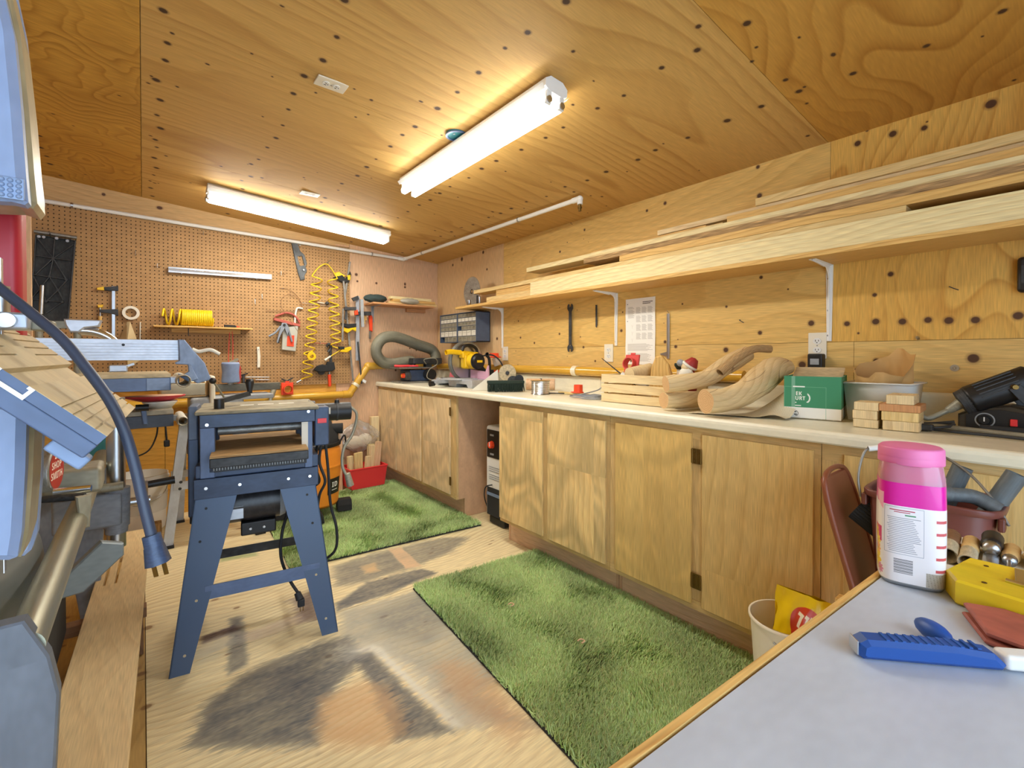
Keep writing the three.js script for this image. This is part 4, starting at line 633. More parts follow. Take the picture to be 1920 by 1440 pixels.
{ // green carton
  const c = document.createElement('canvas'); c.width = 512; c.height = 400; const g = c.getContext('2d'); g.fillStyle = '#3f8f68'; g.fillRect(0, 0, 512, 400); g.fillStyle = '#f1f1ec'; g.fillRect(0, 292, 512, 108);
  g.strokeStyle = '#7db597'; g.lineWidth = 3; g.strokeRect(4, 100, 378, 296); g.fillStyle = '#f4f6f2'; g.font = 'bold 50px sans-serif'; g.fillText('EK', 108, 180); g.fillText('URT', 104, 224); g.font = '26px sans-serif'; g.fillRect(84, 92, 110, 12); g.strokeStyle = '#f4f6f2'; g.lineWidth = 4; for (let i = 0; i < 8; i++) { const a = -0.9 + i * 0.27; g.beginPath(); g.ellipse(196 + 42 * Math.cos(a), 204 + 44 * Math.sin(a), 9, 3, a - 1.0, 0, 7); g.stroke(); } g.beginPath(); g.ellipse(196, 204, 42, 44, 0, -0.9, 1.1); g.stroke(); g.fillRect(104, 244, 14, 8); g.fillRect(104, 272, 56, 8);
  g.fillStyle = '#dfe8e0'; g.globalAlpha = 0.35; g.fillRect(70, 0, 34, 300); g.globalAlpha = 1; g.strokeStyle = '#333'; g.beginPath(); g.arc(110, 350, 24, -1.6, 1.7); g.stroke(); g.fillStyle = '#333'; g.fillRect(96, 332, 22, 8); g.fillRect(96, 356, 26, 10);
  const t = new THREE.CanvasTexture(c); t.colorSpace = THREE.SRGBColorSpace; const front = new THREE.MeshStandardMaterial({ map: t, roughness: 0.7 }), side = new THREE.MeshStandardMaterial({ map: (() => { const k = document.createElement('canvas'); k.width = 64; k.height = 128; const q = k.getContext('2d'); q.fillStyle = '#3f8f68'; q.fillRect(0, 0, 64, 128); q.fillStyle = '#f1f1ec'; q.fillRect(0, 94, 64, 34); const x = new THREE.CanvasTexture(k); x.colorSpace = THREE.SRGBColorSpace; return x; })(), roughness: 0.7 });
  const o = thing('green_carton', 'open green and white cardboard carton with a laurel print', 'box', V(1.995, TOP, -0.648), 0.2), w = 0.185, d = 0.26, h = 0.165; // w along z, d towards the wall
  const plane = (W, H) => { const q = bare(new THREE.BoxGeometry(W, H, 0.004)); return q; };
  part('front_panel', plane(w, h).rotateY(-Math.PI / 2).translate(0.002, h / 2, 0), front, o); part('back_panel', plane(w, h).rotateY(Math.PI / 2).translate(d - 0.002, h / 2, 0), side, o);
  part('side_panel', plane(d - 0.008, h).translate(d / 2, h / 2, w / 2 - 0.002), side, o); part('side_panel', plane(d - 0.008, h).rotateY(Math.PI).translate(d / 2, h / 2, -w / 2 + 0.002), side, o); part('bottom_panel', bx(d, 0.004, w, d / 2, 0.002, 0, 0), M.dustTan, o);
  part('flap', bx(0.11, 0.003, w - 0.012, 0, 0, 0, 0).rotateZ(0.35).translate(d - 0.055, h + 0.01, 0), M.dustTan, o, 'brown inner flap'); part('hand_slot', bx(0.012, 0.075, 0.001, d * 0.45, 0.07, w / 2 + 0.0004, 0), M.walnut, o);
}
{ // translucent tub with a paper bag
  const o = thing('plastic_tub', 'translucent white plastic tub holding a crumpled paper bag', 'tub', V(2.2, TOP, -0.475)); const a = 0.11, b = 0.1, h = 0.145, wall = (s) => { const g = []; return g; };
  const rim = (k, y) => { const q = []; for (const [sx, sz] of [[-1, -1], [1, -1], [1, 1], [-1, 1]]) q.push(V(sx * a * k, y, sz * b * k)); return q; }; const rows = [rim(0.86, 0.0), rim(0.86, 0.002), rim(0.98, h - 0.008), rim(1.08, h - 0.006), rim(1.08, h), rim(0.96, h), rim(0.83, 0.006)]; const g = skin(rows, true); part('shell', [g, bx(a * 1.68, 0.003, b * 1.68, 0, 0.003, 0, 0)], mat(0xf1f3f0, 0.3, 0, { transmission: 0.12, thickness: 0, side: THREE.DoubleSide }), o);
  const bg = []; for (let j = 0; j <= 12; j++) { const row = []; for (let i = 0; i < 28; i++) { const q = i / 28 * Math.PI * 2, v = j / 12, r = 0.07 + 0.02 * v + 0.022 * nz(Math.cos(q) * 2.4, Math.sin(q) * 2.4 + v * 3, 160) ; row.push(V(r * Math.cos(q) * 1.05, 0.02 + v * (0.165 + 0.055 * nz(Math.cos(q) * 1.9 + 5, Math.sin(q) * 1.9, 161)) + (v > 0.8 ? 0.05 * Math.max(0, Math.sin(q + 1.2)) : 0), r * Math.sin(q))); } bg.push(row); }
  const sh = skin(bg, true); single('paper_bag', sh, mat(0xcda468, 0.85, 0, { side: THREE.DoubleSide }), 'crumpled brown paper bag open in the plastic tub', 'paper bag', V(2.2, TOP + 0.007, -0.475));
  single('blue_wrapper', ball(0.03, V(0, 0.03, 0), 16, 1.2, 0.55, 0.9), M.blue, 'bright blue crumpled wrapper inside the paper bag', 'wrapper', V(2.17, TOP + 0.115, -0.47));
}
{ // beech blocks
  const blk = (lab, x, y, z, w, h, d, turn, m = M.maple) => single('wood_block', bx(w, h, d, 0, h / 2, 0, 0.0025), m, lab, 'wood block', V(x, y, z), turn, 'blocks stacked beside the tub');
  let y = TOP; for (const [h, z, lab] of [[0.028, -0.462, 'pale wood block at the bottom of the low pile by the green carton'], [0.03, -0.464, 'pale wood block in the middle of the low pile by the green carton'], [0.028, -0.46, 'pale wood block on top of the low pile by the green carton']]) { blk(lab, 1.95, y, z, 0.08, h, 0.068, rnd(-0.08, 0.08)); y += h + 0.0003; }
  y = TOP; for (const [h, z, d, m, lab] of [[0.031, -0.372, 0.092, M.maple, 'wood block at the bottom of the taller pile'], [0.03, -0.374, 0.094, M.pine, 'wood block second from the bottom of the taller pile'], [0.024, -0.374, 0.104, M.cedar, 'reddish wood block third up in the taller pile'], [0.03, -0.374, 0.07, M.maple, 'wood block on top of the taller pile']]) { blk(lab, 1.975, y, z, 0.13, h, d, 0.1 + rnd(-0.05, 0.05), m); y += h + 0.0003; }
}
{ // flexible shaft carver
  const at = V(2.17, TOP, -0.16), o = thing('power_carver', 'black flexible-shaft carving motor on its speed control base', 'power carver', at);
  part('base', ext([[-0.1, 0], [0.12, 0], [0.12, 0.03], [0.07, 0.075], [0.02, 0.088], [-0.04, 0.078], [-0.1, 0.05]], 0.11, 0.006).rotateY(-Math.PI / 2).translate(0.07, 0, 0), mottled(170, [58, 50, 38], 0.2, 0.4), o); const fp = part('front_panel', ext([[-0.08, 0.008], [0.1, 0.008], [0.1, 0.03], [0.06, 0.062], [0.0, 0.072], [-0.05, 0.066], [-0.08, 0.05]], 0.004).rotateY(-Math.PI / 2).translate(-0.041, 0, 0), M.black, o);
  const dial = part('dial', [rod([-0.045, 0.036, -0.036], [-0.062, 0.036, -0.036], 0.015, 0.012, 20)], M.black, fp); part('dial_mark', bx(0.001, 0.014, 0.003, -0.0625, 0.04, -0.036, 0), M.white, dial); part('scale_ring', ringShape(0.02, 0.0235, 0.001, 28).rotateY(-Math.PI / 2).translate(-0.045, 0.036, -0.036), M.midGrey, fp); part('switch', bx(0.01, 0.022, 0.016, -0.048, 0.034, 0.028, 0.002), M.red, fp, 'red rocker switch');
  const m = new THREE.Group(); m.name = 'motor'; m.position.set(-0.01, 0.115, 0.0); m.rotation.set(-0.5, 0.25, 0, 'YXZ'); o.add(m);
  part('motor_barrel', [lathe([[0, -0.09], [0.036, -0.09], [0.046, -0.08], [0.047, 0.07], [0.042, 0.082], [0, 0.082]], 28).rotateX(-Math.PI / 2).translate(0, 0.02, -0.0)], M.black, m); for (let i = 0; i < 5; i++) part('cooling_rib', bx(0.004, 0.004, 0.1, 0.047 * Math.cos(2.0 + i * 0.28), 0.02 + 0.047 * Math.sin(2.0 + i * 0.28), 0, 0.001), M.iron, m); part('nose', [rod([0, 0.02, -0.075], [0, 0.02, -0.1], 0.044, 0.04, 26)], M.iron, m); part('coupling', [rod([0, 0.02, 0.09].map((v, i) => i === 2 ? -0.1 : v), [0, 0.012, -0.14], 0.018, 0.012, 16)], M.warmGrey, m);
  part('yoke', [bar([-0.052, 0.02, 0.03], [-0.052, -0.06, 0.04], 0.004, 0.03, V(0, 0, 1)), bar([0.052, 0.02, 0.03], [0.052, -0.06, 0.04], 0.004, 0.03, V(0, 0, 1))], M.iron, m).userData.kind = 'stuff'; part('yoke_knob', rod([-0.05, 0.02, 0.03], [-0.066, 0.02, 0.03], 0.009, 0.007, 12), M.brass, m);
  o.updateMatrixWorld(true); const p0 = m.localToWorld(V(0, 0.012, -0.14)).sub(at);
  part('flexible_shaft', tube([p0, p0.clone().add(V(-0.02, -0.03, -0.05)), [-0.08, 0.05, -0.2], [-0.12, 0.012, -0.2], [-0.13, 0.012, -0.12], [-0.15, 0.01, 0.0], [-0.17, 0.01, 0.1]], 0.0085, 60, 8), M.warmGrey, o); part('handpiece', rod([-0.1, 0.013, -0.04], [-0.12, 0.013, 0.08], 0.013, 0.014, 14), M.softBlack, o);
  part('power_cord', tube([[-0.02, 0.02, -0.11], [-0.03, 0.01, -0.16], [-0.1, 0.008, -0.22], [-0.16, 0.008, -0.19], [-0.17, 0.012, -0.13], [-0.11, 0.02, -0.1], [-0.06, 0.012, -0.15], [-0.13, 0.006, -0.19], [-0.19, 0.007, -0.12], [-0.2, 0.007, 0.0], [-0.21, 0.007, 0.08], [-0.17, 0.007, 0.16]], 0.005, 120, 6), M.iron, o); part('plug', [bx(0.026, 0.022, 0.034, -0.185, 0.012, -0.155, 0.006)], M.iron, o);
}
// ---------------------------------------------------------------- near work table and what lies on it
const TY = 0.80;
{
  const turn = -0.069, o = thing('work_table', 'white-topped work table with a bare wood edge', 'table', V(1.261, 0, -0.192), turn), L = 1.15, D = 0.72;
  part('table_top', bx(L - 0.012, 0.028, D - 0.012, -L / 2 + 0.0, TY - 0.0145, D / 2 + 0.006, 0.001), mottled(180, [190, 199, 213], 0.03, 0.4), o);
  part('edge_band', bx(L, 0.03, 0.009, -L / 2 + 0.003, TY - 0.0155, 0.0045, 0.001), M.fir, o); part('edge_band', bx(0.008, 0.03, D, 0.0045, TY - 0.0155, D / 2, 0.001), M.fir, o);
  for (const x of [-0.05, -L + 0.06]) for (const z of [0.06, D - 0.06]) part('leg', bx(0.06, TY - 0.031, 0.06, x, (TY - 0.031) / 2, z, 0.003), M.fir, o);
}
{ // seed jar: rounded square bottle, printed sleeve, pink lid
  const c = document.createElement('canvas'); c.width = 1024; c.height = 512; const g = c.getContext('2d'); g.fillStyle = '#f3f1f4'; g.fillRect(0, 0, 1024, 512);
  const col = ['#e3159a', '#e8269f'];
  for (let s = 0; s < 2; s++) { const X = s * 512; g.fillStyle = '#e312a4'; g.fillRect(X + 0, 0, 512, 118); g.fillStyle = '#f4b6cf'; g.beginPath(); g.moveTo(X, 60); g.lineTo(X + 120, 150); g.lineTo(X + 120, 60); g.fill(); g.fillStyle = '#f6f4f6'; g.beginPath(); g.moveTo(X, 90); g.lineTo(X + 110, 160); g.lineTo(X + 110, 240); g.lineTo(X, 240); g.fill();
    g.fillStyle = '#d3147f'; g.fillRect(X, 245, 110, 80); const F = (x, y, r, k) => { g.fillStyle = k; for (let i = 0; i < 9; i++) { const a = i / 9 * 6.283; g.beginPath(); g.ellipse(X + x + r * 0.6 * Math.cos(a), y + r * 0.6 * Math.sin(a), r * 0.5, r * 0.24, a, 0, 7); g.fill(); } g.fillStyle = '#b98a12'; g.beginPath(); g.arc(X + x, y, r * 0.22, 0, 7); g.fill(); };
    F(40, 290, 36, '#f0cf3a'); F(66, 330, 34, '#f3d651'); F(70, 372, 30, '#f2a56a'); F(24, 380, 30, '#b99ad6'); F(50, 430, 52, '#ecc91f'); F(92, 470, 26, '#d986b4');
    g.fillStyle = '#f3f1f4'; g.fillRect(X + 120, 118, 190, 394); g.strokeStyle = '#9aa0b0'; g.lineWidth = 2; g.strokeRect(X + 128, 126, 172, 240); g.fillStyle = '#b8405a'; g.font = 'italic 24px serif'; g.fillRect(X + 150, 138, 110, 5); g.fillRect(X + 168, 148, 70, 4); g.fillStyle = '#3a8a5a'; g.fillRect(X + 214, 160, 50, 6); g.fillStyle = '#7d8090';
    for (let i = 0; i < 20; i++) g.fillRect(X + 140 + (i % 4) * 3, 178 + i * 9.2, 146 - (i * 37 % 40), 2.4); g.fillStyle = '#33353d'; for (let i = 0; i < 15; i++) g.fillRect(X + 168, 392 + i * 5, 84, [3, 1.4, 2.4][i % 3]); g.fillStyle = '#d05a62'; for (let i = 0; i < 5; i++) g.fillRect(X + 350, 170 + i * 62, 60, 14); g.fillStyle = '#b9b2a4'; g.fillRect(X + 312, 440, 190, 72); g.fillStyle = '#8d8678'; for (let i = 0; i < 150; i++) g.fillRect(X + 312 + (i * 61 % 188), 442 + (i * 37 % 68), 4, 3); }
  const t = new THREE.CanvasTexture(c); t.colorSpace = THREE.SRGBColorSpace; t.wrapS = THREE.RepeatWrapping;
  const o = thing('seed_jar', 'tall clear jar with pink lid and printed flower label on the white table', 'jar', V(0.962, TY + 0.0005, -0.172), 1.87), n = 48;
  const ringAt = (k, y) => Array.from({ length: n + 1 }, (_, i) => { const a = i / n * Math.PI * 2, cx = Math.cos(a), s = Math.sin(a), r = 0.041 * k / Math.pow(Math.pow(Math.abs(cx), 4) + Math.pow(Math.abs(s), 4), 0.25); return V(r * cx, y, r * s); });
  const sleeve = (rows) => { const g2 = skin(rows); return g2; };
  const body = []; for (let j = 0; j <= 20; j++) body.push(ringAt(0.985 + 0.03 * Math.sin(j / 20 * 3.1), 0.006 + j / 20 * 0.155)); body.reverse();
  const bg = new THREE.BufferGeometry(); { const p = [], uv = [], idx = []; body.forEach((r, j) => r.forEach((q, i) => { p.push(q.x, q.y, q.z); uv.push(1 - i / n, 1 - j / 20); })); for (let j = 0; j < 20; j++) for (let i = 0; i < n; i++) { const a = j * (n + 1) + i; idx.push(a, a + 1, a + n + 1, a + 1, a + n + 2, a + n + 1); } bg.setAttribute('position', new THREE.Float32BufferAttribute(p, 3)); bg.setAttribute('uv', new THREE.Float32BufferAttribute(uv, 2)); bg.setIndex(idx); bg.computeVertexNormals(); }
  part('label_sleeve', bare(bg), new THREE.MeshPhysicalMaterial({ map: t, roughness: 0.3, clearcoat: 0.4 }), o, 'printed label with flowers and barcode'); part('bottle_base', skin([ringAt(0.0, 0), ringAt(0.93, 0), ringAt(0.985, 0.006)]), M.midGrey, o);
  part('shoulder', skin([ringAt(0.985, 0.161), ringAt(0.97, 0.172), ringAt(0.93, 0.182), ringAt(0.9, 0.19)].reverse()), mat(0xf3a9c8, 0.15, 0, { transmission: 0.5, thickness: 0, clearcoat: 0.5 }), o); part('pink_liner', rod([0, 0.15, 0], [0, 0.19, 0], 0.033, 0.033, 28), mat(0xe0209c, 0.4), o);
  const lid = part('lid', lathe([[0, 0.216], [0.037, 0.2155], [0.041, 0.212], [0.0415, 0.2], [0.0405, 0.2], [0.0415, 0.199], [0.0415, 0.189], [0.039, 0.188], [0, 0.188]], 36), mat(0xe87bb0, 0.45), o, 'pink screw lid');
}
{ // carving tools on a paper, yellow case, leather sleeve, knife
  single('paper', bx(0.24, 0.0012, 0.3, 0, 0.0006, 0, 0), mat(0xe8e4d8, 0.8), 'sheet of paper under the carving tools on the white table', 'paper', V(1.13, TY + 0.0002, -0.015), -0.069);
  const Y = TY + 0.0018, hs = woodMat(woodTex(190, [214, 164, 100], [184, 128, 70], { amount: 0.3 }), 0.4);
  const tool = (lab, x, z, a, m, o2 = {}) => { const r = o2.r || 0.0125, L = o2.L || 0.075, o = thing('carving_tool', lab, 'carving tool', V(x, Y + r, z), a, 'carving tools on the paper');
    part('handle', lathe([[0, L], [r * 0.75, L - 0.003], [r, L * 0.8], [r * 0.92, L * 0.45], [r, L * 0.2], [r * 0.78, 0], [0, 0]], 22).rotateZ(-Math.PI / 2), m, o);
    if (o2.cap) { part('guard_sleeve', [lathe([[r * 0.6, -0.002], [r * 0.95, -0.06], [r * 0.8, -0.06], [r * 0.5, -0.004]], 20).rotateZ(-Math.PI / 2), lathe([[r * 0.5, 0.004], [r * 0.95, -0.004], [r * 0.98, -0.062], [r * 0.8, -0.0625], [r * 0.5, -0.0]], 20).rotateZ(-Math.PI / 2)], M.dustTan, o); }
    else { part('ferrule', lathe([[0, 0.002], [r * 0.8, 0.001], [r * 0.72, -0.014], [0, -0.014]], 18).rotateZ(-Math.PI / 2), M.steel, o); part('blade', o2.flat ? bx(0.05, 0.003, o2.flat, -0.036, -r + 0.005, 0, 0.0005) : rod([-0.012, 0, 0], [-0.06, -r * 0.6, 0], 0.004, 0.003, 8), M.steel, o); } return o; };
  tool('brown-handled carving tool with a tan sleeve, next to the pink-lidded jar', 1.14, -0.148, 0.09, M.walnut, { cap: 1, r: 0.014 });
  tool('carving tool with a tan sleeve half under the black-handled one', 1.135, -0.122, 0.06, hs, { cap: 1 });
  tool('black-handled carving tool with a wide steel blade', 1.16, -0.097, 0.06, M.black, { flat: 0.02, r: 0.015 }).position.y += 0.006;
  tool('plain tan-handled carving tool beside the black-handled one', 1.145, -0.074, 0.03, hs, { r: 0.012 });
  tool('fat pale-handled carving tool with a steel ferrule', 1.16, -0.043, 0.05, M.maple, { r: 0.017, flat: 0.012 });
  tool('pale-handled carving tool furthest from the jar', 1.15, -0.004, 0.02, M.maple, { r: 0.016 });
  single('bit_guard', bx(0.02, 0.012, 0.016, 0, 0.006, 0, 0.003), M.safety, 'small orange tip guard in front of the tan handles', 'guard', V(1.058, Y, -0.082), 0.2);
  const b = thing('yellow_case', 'yellow painted wooden block with a steel clip', 'block', V(0.978, TY + 0.0005, -0.018), -0.13); part('block', ext([[-0.09, -0.085], [-0.05, -0.105], [0.05, -0.1], [0.085, 0.05], [0.06, 0.2], [-0.09, 0.2]].map(([x, z]) => [x * 0.85, -z]), 0.036, 0.003).rotateX(-Math.PI / 2), mottled(191, [238, 206, 40], 0.04, 0.45), b); part('clip', [ext([[-0.03, -0.022], [0.035, -0.022], [0.035, 0.022], [-0.03, 0.022]], 0.003, 0.0005, [[[-0.01, -0.012], [0.012, -0.012], [0.012, 0.012], [-0.01, 0.012]]]).rotateX(-Math.PI / 2).rotateY(0.2).translate(0.008, 0.0365, -0.02), rod([-0.024, 0.0385, -0.045], [-0.024, 0.0385, 0.005], 0.003, 0.003, 10)], M.chrome, b); b.children[1].userData.kind = 'stuff';
  part('screw', rod([-0.055, 0.035, -0.06], [-0.055, 0.037, -0.06], 0.003, 0.003, 8), M.brass, b); part('screw', rod([0.02, 0.035, -0.075], [0.02, 0.037, -0.075], 0.003, 0.003, 8), M.brass, b);
  const l = thing('leather_sleeve', 'folded reddish-brown leather sleeve in front of the yellow block', 'leather', V(0.845, TY + 0.0005, -0.02), -0.1); const lm = mottled(192, [168, 92, 76], 0.12, 0.6); const sh = [[-0.035, -0.05], [0.03, -0.085], [0.05, -0.05], [0.05, 0.16], [-0.04, 0.16]].map(([x, z]) => [x, -z]); part('lower_leaf', ext(sh, 0.006, 0.002).rotateX(-Math.PI / 2), lm, l); part('upper_leaf', ext(sh.map(([x, y]) => [x + 0.002, y - 0.001]), 0.008, 0.0025).rotateX(-Math.PI / 2).rotateZ(0.03).translate(0, 0.01, 0), lm, l);
  const k = thing('utility_knife', 'blue-handled knife with a white body on the white table', 'knife', V(0.668, TY + 0.0005, -0.168)); k.rotation.y = -Math.atan2(0.121, 0.108); part('grip', ext([[-0.002, 0.004], [0.0, 0.018], [0.008, 0.023], [0.1, 0.024], [0.138, 0.02], [0.15, 0.008], [0.146, 0.002], [0.004, 0.0]], 0.026, 0.005).translate(0, 0, -0.013), mat(0x174c9a, 0.5), k, 'blue rubber grip'); part('end_plate', bx(0.002, 0.016, 0.018, -0.0025, 0.012, 0, 0.0005), M.steel, k); part('body', bx(0.14, 0.018, 0.022, 0.218, 0.011, 0, 0.005), M.plasticWhite, k); for (let i = 0; i < 12; i++) part('grip_rib', bx(0.0035, 0.0014, 0.016, 0.03 + i * 0.0085, 0.0238, 0, 0), mat(0x1c56a6, 0.55), k);
  single('pencil_cap', ball(0.016, V(0, 0.012, 0), 16, 1.5, 0.72, 0.8), M.blue, 'blue rounded plastic piece behind the knife handle', 'plastic piece', V(0.775, TY + 0.0005, -0.115), 0.9);
}
// ---------------------------------------------------------------- behind the table: brown pail on a bench, white pail with snack bag
{
  const bench = thing('low_bench', 'plain wooden bench carrying the brown pail', 'bench', V(1.49, 0, -0.24)); part('seat', bx(0.3, 0.03, 0.4, 0, 0.465, 0.02, 0.004), M.fir, bench); for (const sx of [-1, 1]) for (const sz of [-1, 1]) part('leg', bx(0.04, 0.449, 0.04, sx * 0.11, 0.2245, sz * 0.19, 0.003), M.fir, bench);
  const at = V(1.5, 0.481, -0.225), o = thing('brown_pail', 'brown rectangular plastic pail with a wire handle and white grip', 'pail', at); const a = 0.095, b = 0.118, h = 0.345;
  const rim = (kx, kz, y) => { const q = [], r = 0.35; for (let i = 0; i < 32; i++) { const t = i / 32 * Math.PI * 2, c = Math.cos(t), s = Math.sin(t), e = 1 / Math.pow(Math.abs(c) ** 5 + Math.abs(s) ** 5, 0.2); q.push(V(a * kx * c * e, y, b * kz * s * e)); } return q; };
  const rows = [rim(0.01, 0.01, 0.0), rim(0.74, 0.76, 0.0), rim(0.78, 0.8, 0.008), rim(0.97, 0.97, h - 0.02), rim(1.06, 1.05, h - 0.016), rim(1.07, 1.06, h - 0.003), rim(1.03, 1.03, h), rim(0.95, 0.95, h - 0.004), rim(0.75, 0.77, 0.012), rim(0.01, 0.01, 0.012)];
  part('shell', skin(rows.reverse(), true), mat(0x74413a, 0.38, 0, { side: THREE.DoubleSide }), o); part('ear', [bx(0.03, 0.03, 0.012, -0.06, h - 0.03, -b - 0.002, 0.004)], M.brownPlastic, o); part('ear', [bx(0.03, 0.03, 0.012, -0.06, h - 0.03, b + 0.002, 0.004)], M.brownPlastic, o);
  part('bail', tube([[-0.06, h - 0.03, -b - 0.012], [-0.05, h + 0.02, -b - 0.02], [-0.02, h + 0.085, -b - 0.012], [0.0, h + 0.093, -b + 0.0], [0.02, h + 0.1, -0.02], [0.0, h + 0.07, 0.05], [-0.04, h + 0.01, b - 0.01], [-0.06, h - 0.03, b + 0.012]], 0.003, 80, 6), M.dullSteel, o); part('bail_grip', tube([[-0.012, h + 0.089, -b - 0.008], [0.002, h + 0.095, -b + 0.02], [0.016, h + 0.1, -0.05], [0.018, h + 0.1, -0.03]], 0.0075, 20, 10), M.white, o);
  const grey = mottled(195, [96, 104, 108], 0.1, 0.5);
  single('vacuum_nozzle', [lathe([[0.0165, 0], [0.019, 0], [0.019, 0.2], [0.0165, 0.2], [0.0165, 0]], 24)], grey, 'grey vacuum tube standing behind the jar in the brown pail', 'vacuum tube', V(1.5, 0.705, -0.235)).rotation.set(0.3, 0, -0.1);
  single('vacuum_nozzle', [lathe([[0.0165, 0], [0.019, 0], [0.019, 0.19], [0.0165, 0.19], [0.0165, 0]], 24)], grey, 'grey vacuum tube leaning out of the brown pail beside the elbow piece', 'vacuum tube', V(1.49, 0.725, -0.165)).rotation.set(0.42, 0, -0.1);
  single('hose_elbow', [tube([[0, 0, 0.06], [0, 0.02, 0.02], [-0.02, 0.02, -0.02]], 0.016, 16, 14), rod([-0.018, 0.02, -0.017], [-0.026, 0.022, -0.03], 0.018, 0.017, 16)], grey, 'short grey hose elbow at the rim of the brown pail', 'hose elbow', V(1.455, 0.822, -0.17));
  const l = thing('pail_lid', 'brown plastic lid leaning against the pail', 'lid', V(1.515, 0.4805, -0.352)); l.rotation.set(-0.26, 0, 0); part('panel', ext([[-0.1, 0], [0.1, 0], [0.105, 0.3], [0.085, 0.36], [-0.085, 0.36], [-0.105, 0.3]], 0.014, 0.004), mat(0x8a4e36, 0.4), l); part('rim', tube([[-0.1, 0.004, 0.012], [-0.105, 0.3, 0.012], [-0.08, 0.36, 0.012], [0.08, 0.36, 0.012], [0.105, 0.3, 0.012], [0.1, 0.004, 0.012]], 0.007, 60, 8), mat(0x8a4e36, 0.4), l);
  const f = thing('vacuum_filter', 'round ribbed black filter between the pail and its lid', 'filter', V(1.5, 0.765, -0.365)); f.rotation.set(0.6, 0, -0.2); const pl = []; for (let i = 0; i < 72; i++) { const q = i / 72 * Math.PI * 2, r = i % 2 ? 0.052 : 0.046; pl.push([r * Math.cos(q), r * Math.sin(q)]); } part('pleats', ext(pl, 0.1, 0), M.softBlack, f); part('end_ring', ringShape(0.02, 0.055, 0.008, 32).translate(0, 0, 0.1), M.black, f);
}
{
  const at = V(1.59, 0, -0.58), o = thing('white_pail', 'white round plastic pail on the floor before the cabinets', 'pail', at); part('shell', lathe([[0, 0.004], [0.08, 0.004], [0.084, 0.01], [0.105, 0.315], [0.111, 0.318], [0.111, 0.328], [0.102, 0.328], [0.08, 0.014], [0, 0.014]], 40), M.cream, o); part('handle', tube([[0.105, 0.29, 0], [0.085, 0.25, 0.07], [0, 0.225, 0.116], [-0.085, 0.25, 0.07], [-0.105, 0.29, 0]], 0.003, 30, 6), M.steel, o);
  const c = document.createElement('canvas'); c.width = 256; c.height = 256; const g = c.getContext('2d'); g.fillStyle = '#f2cf12'; g.fillRect(0, 0, 256, 256); g.fillStyle = '#d6401c'; g.beginPath(); g.ellipse(110, 96, 74, 50, -0.4, 0, 7); g.fill(); g.fillStyle = '#fff4d8'; for (let i = 0; i < 4; i++) { g.save(); g.translate(72 + i * 22, 66 - i * 2); g.rotate(-0.3); g.fillRect(0, 0, 9, 34); g.fillRect(0, 0, 18, 8); g.restore(); } g.fillStyle = '#7a2a14'; g.fillRect(190, 190, 26, 26);
  const t = new THREE.CanvasTexture(c); t.colorSpace = THREE.SRGBColorSpace; const rows = []; for (let j = 0; j <= 14; j++) { const row = []; for (let i = 0; i <= 18; i++) { const u = i / 18 - 0.5, v = j / 14, puff = 0.045 * Math.sqrt(Math.max(0, 1 - (2 * u) ** 2)) * Math.sin(v * 2.9 + 0.1); row.push(V(-puff + 0.012 * nz(u * 6, v * 6, 9), v * 0.3, u * (0.13 + 0.06 * v) + 0.01 * nz(v * 5, u * 3, 4))); } rows.push(row); }
  const back = rows.map((r) => r.map((q) => V(-q.x * 0.8 + 0.0, q.y, q.z)).reverse()); const s = single('snack_bag', [skin(rows.map((r) => [...r].reverse())), skin(back.map((r) => [...r].reverse()))], new THREE.MeshPhysicalMaterial({ map: t, roughness: 0.3, side: THREE.DoubleSide }), 'yellow and red snack bag sticking out of the white pail', 'snack bag', V(1.585, 0.12, -0.57)); s.rotation.set(0.2, 0.4, -0.08);
}
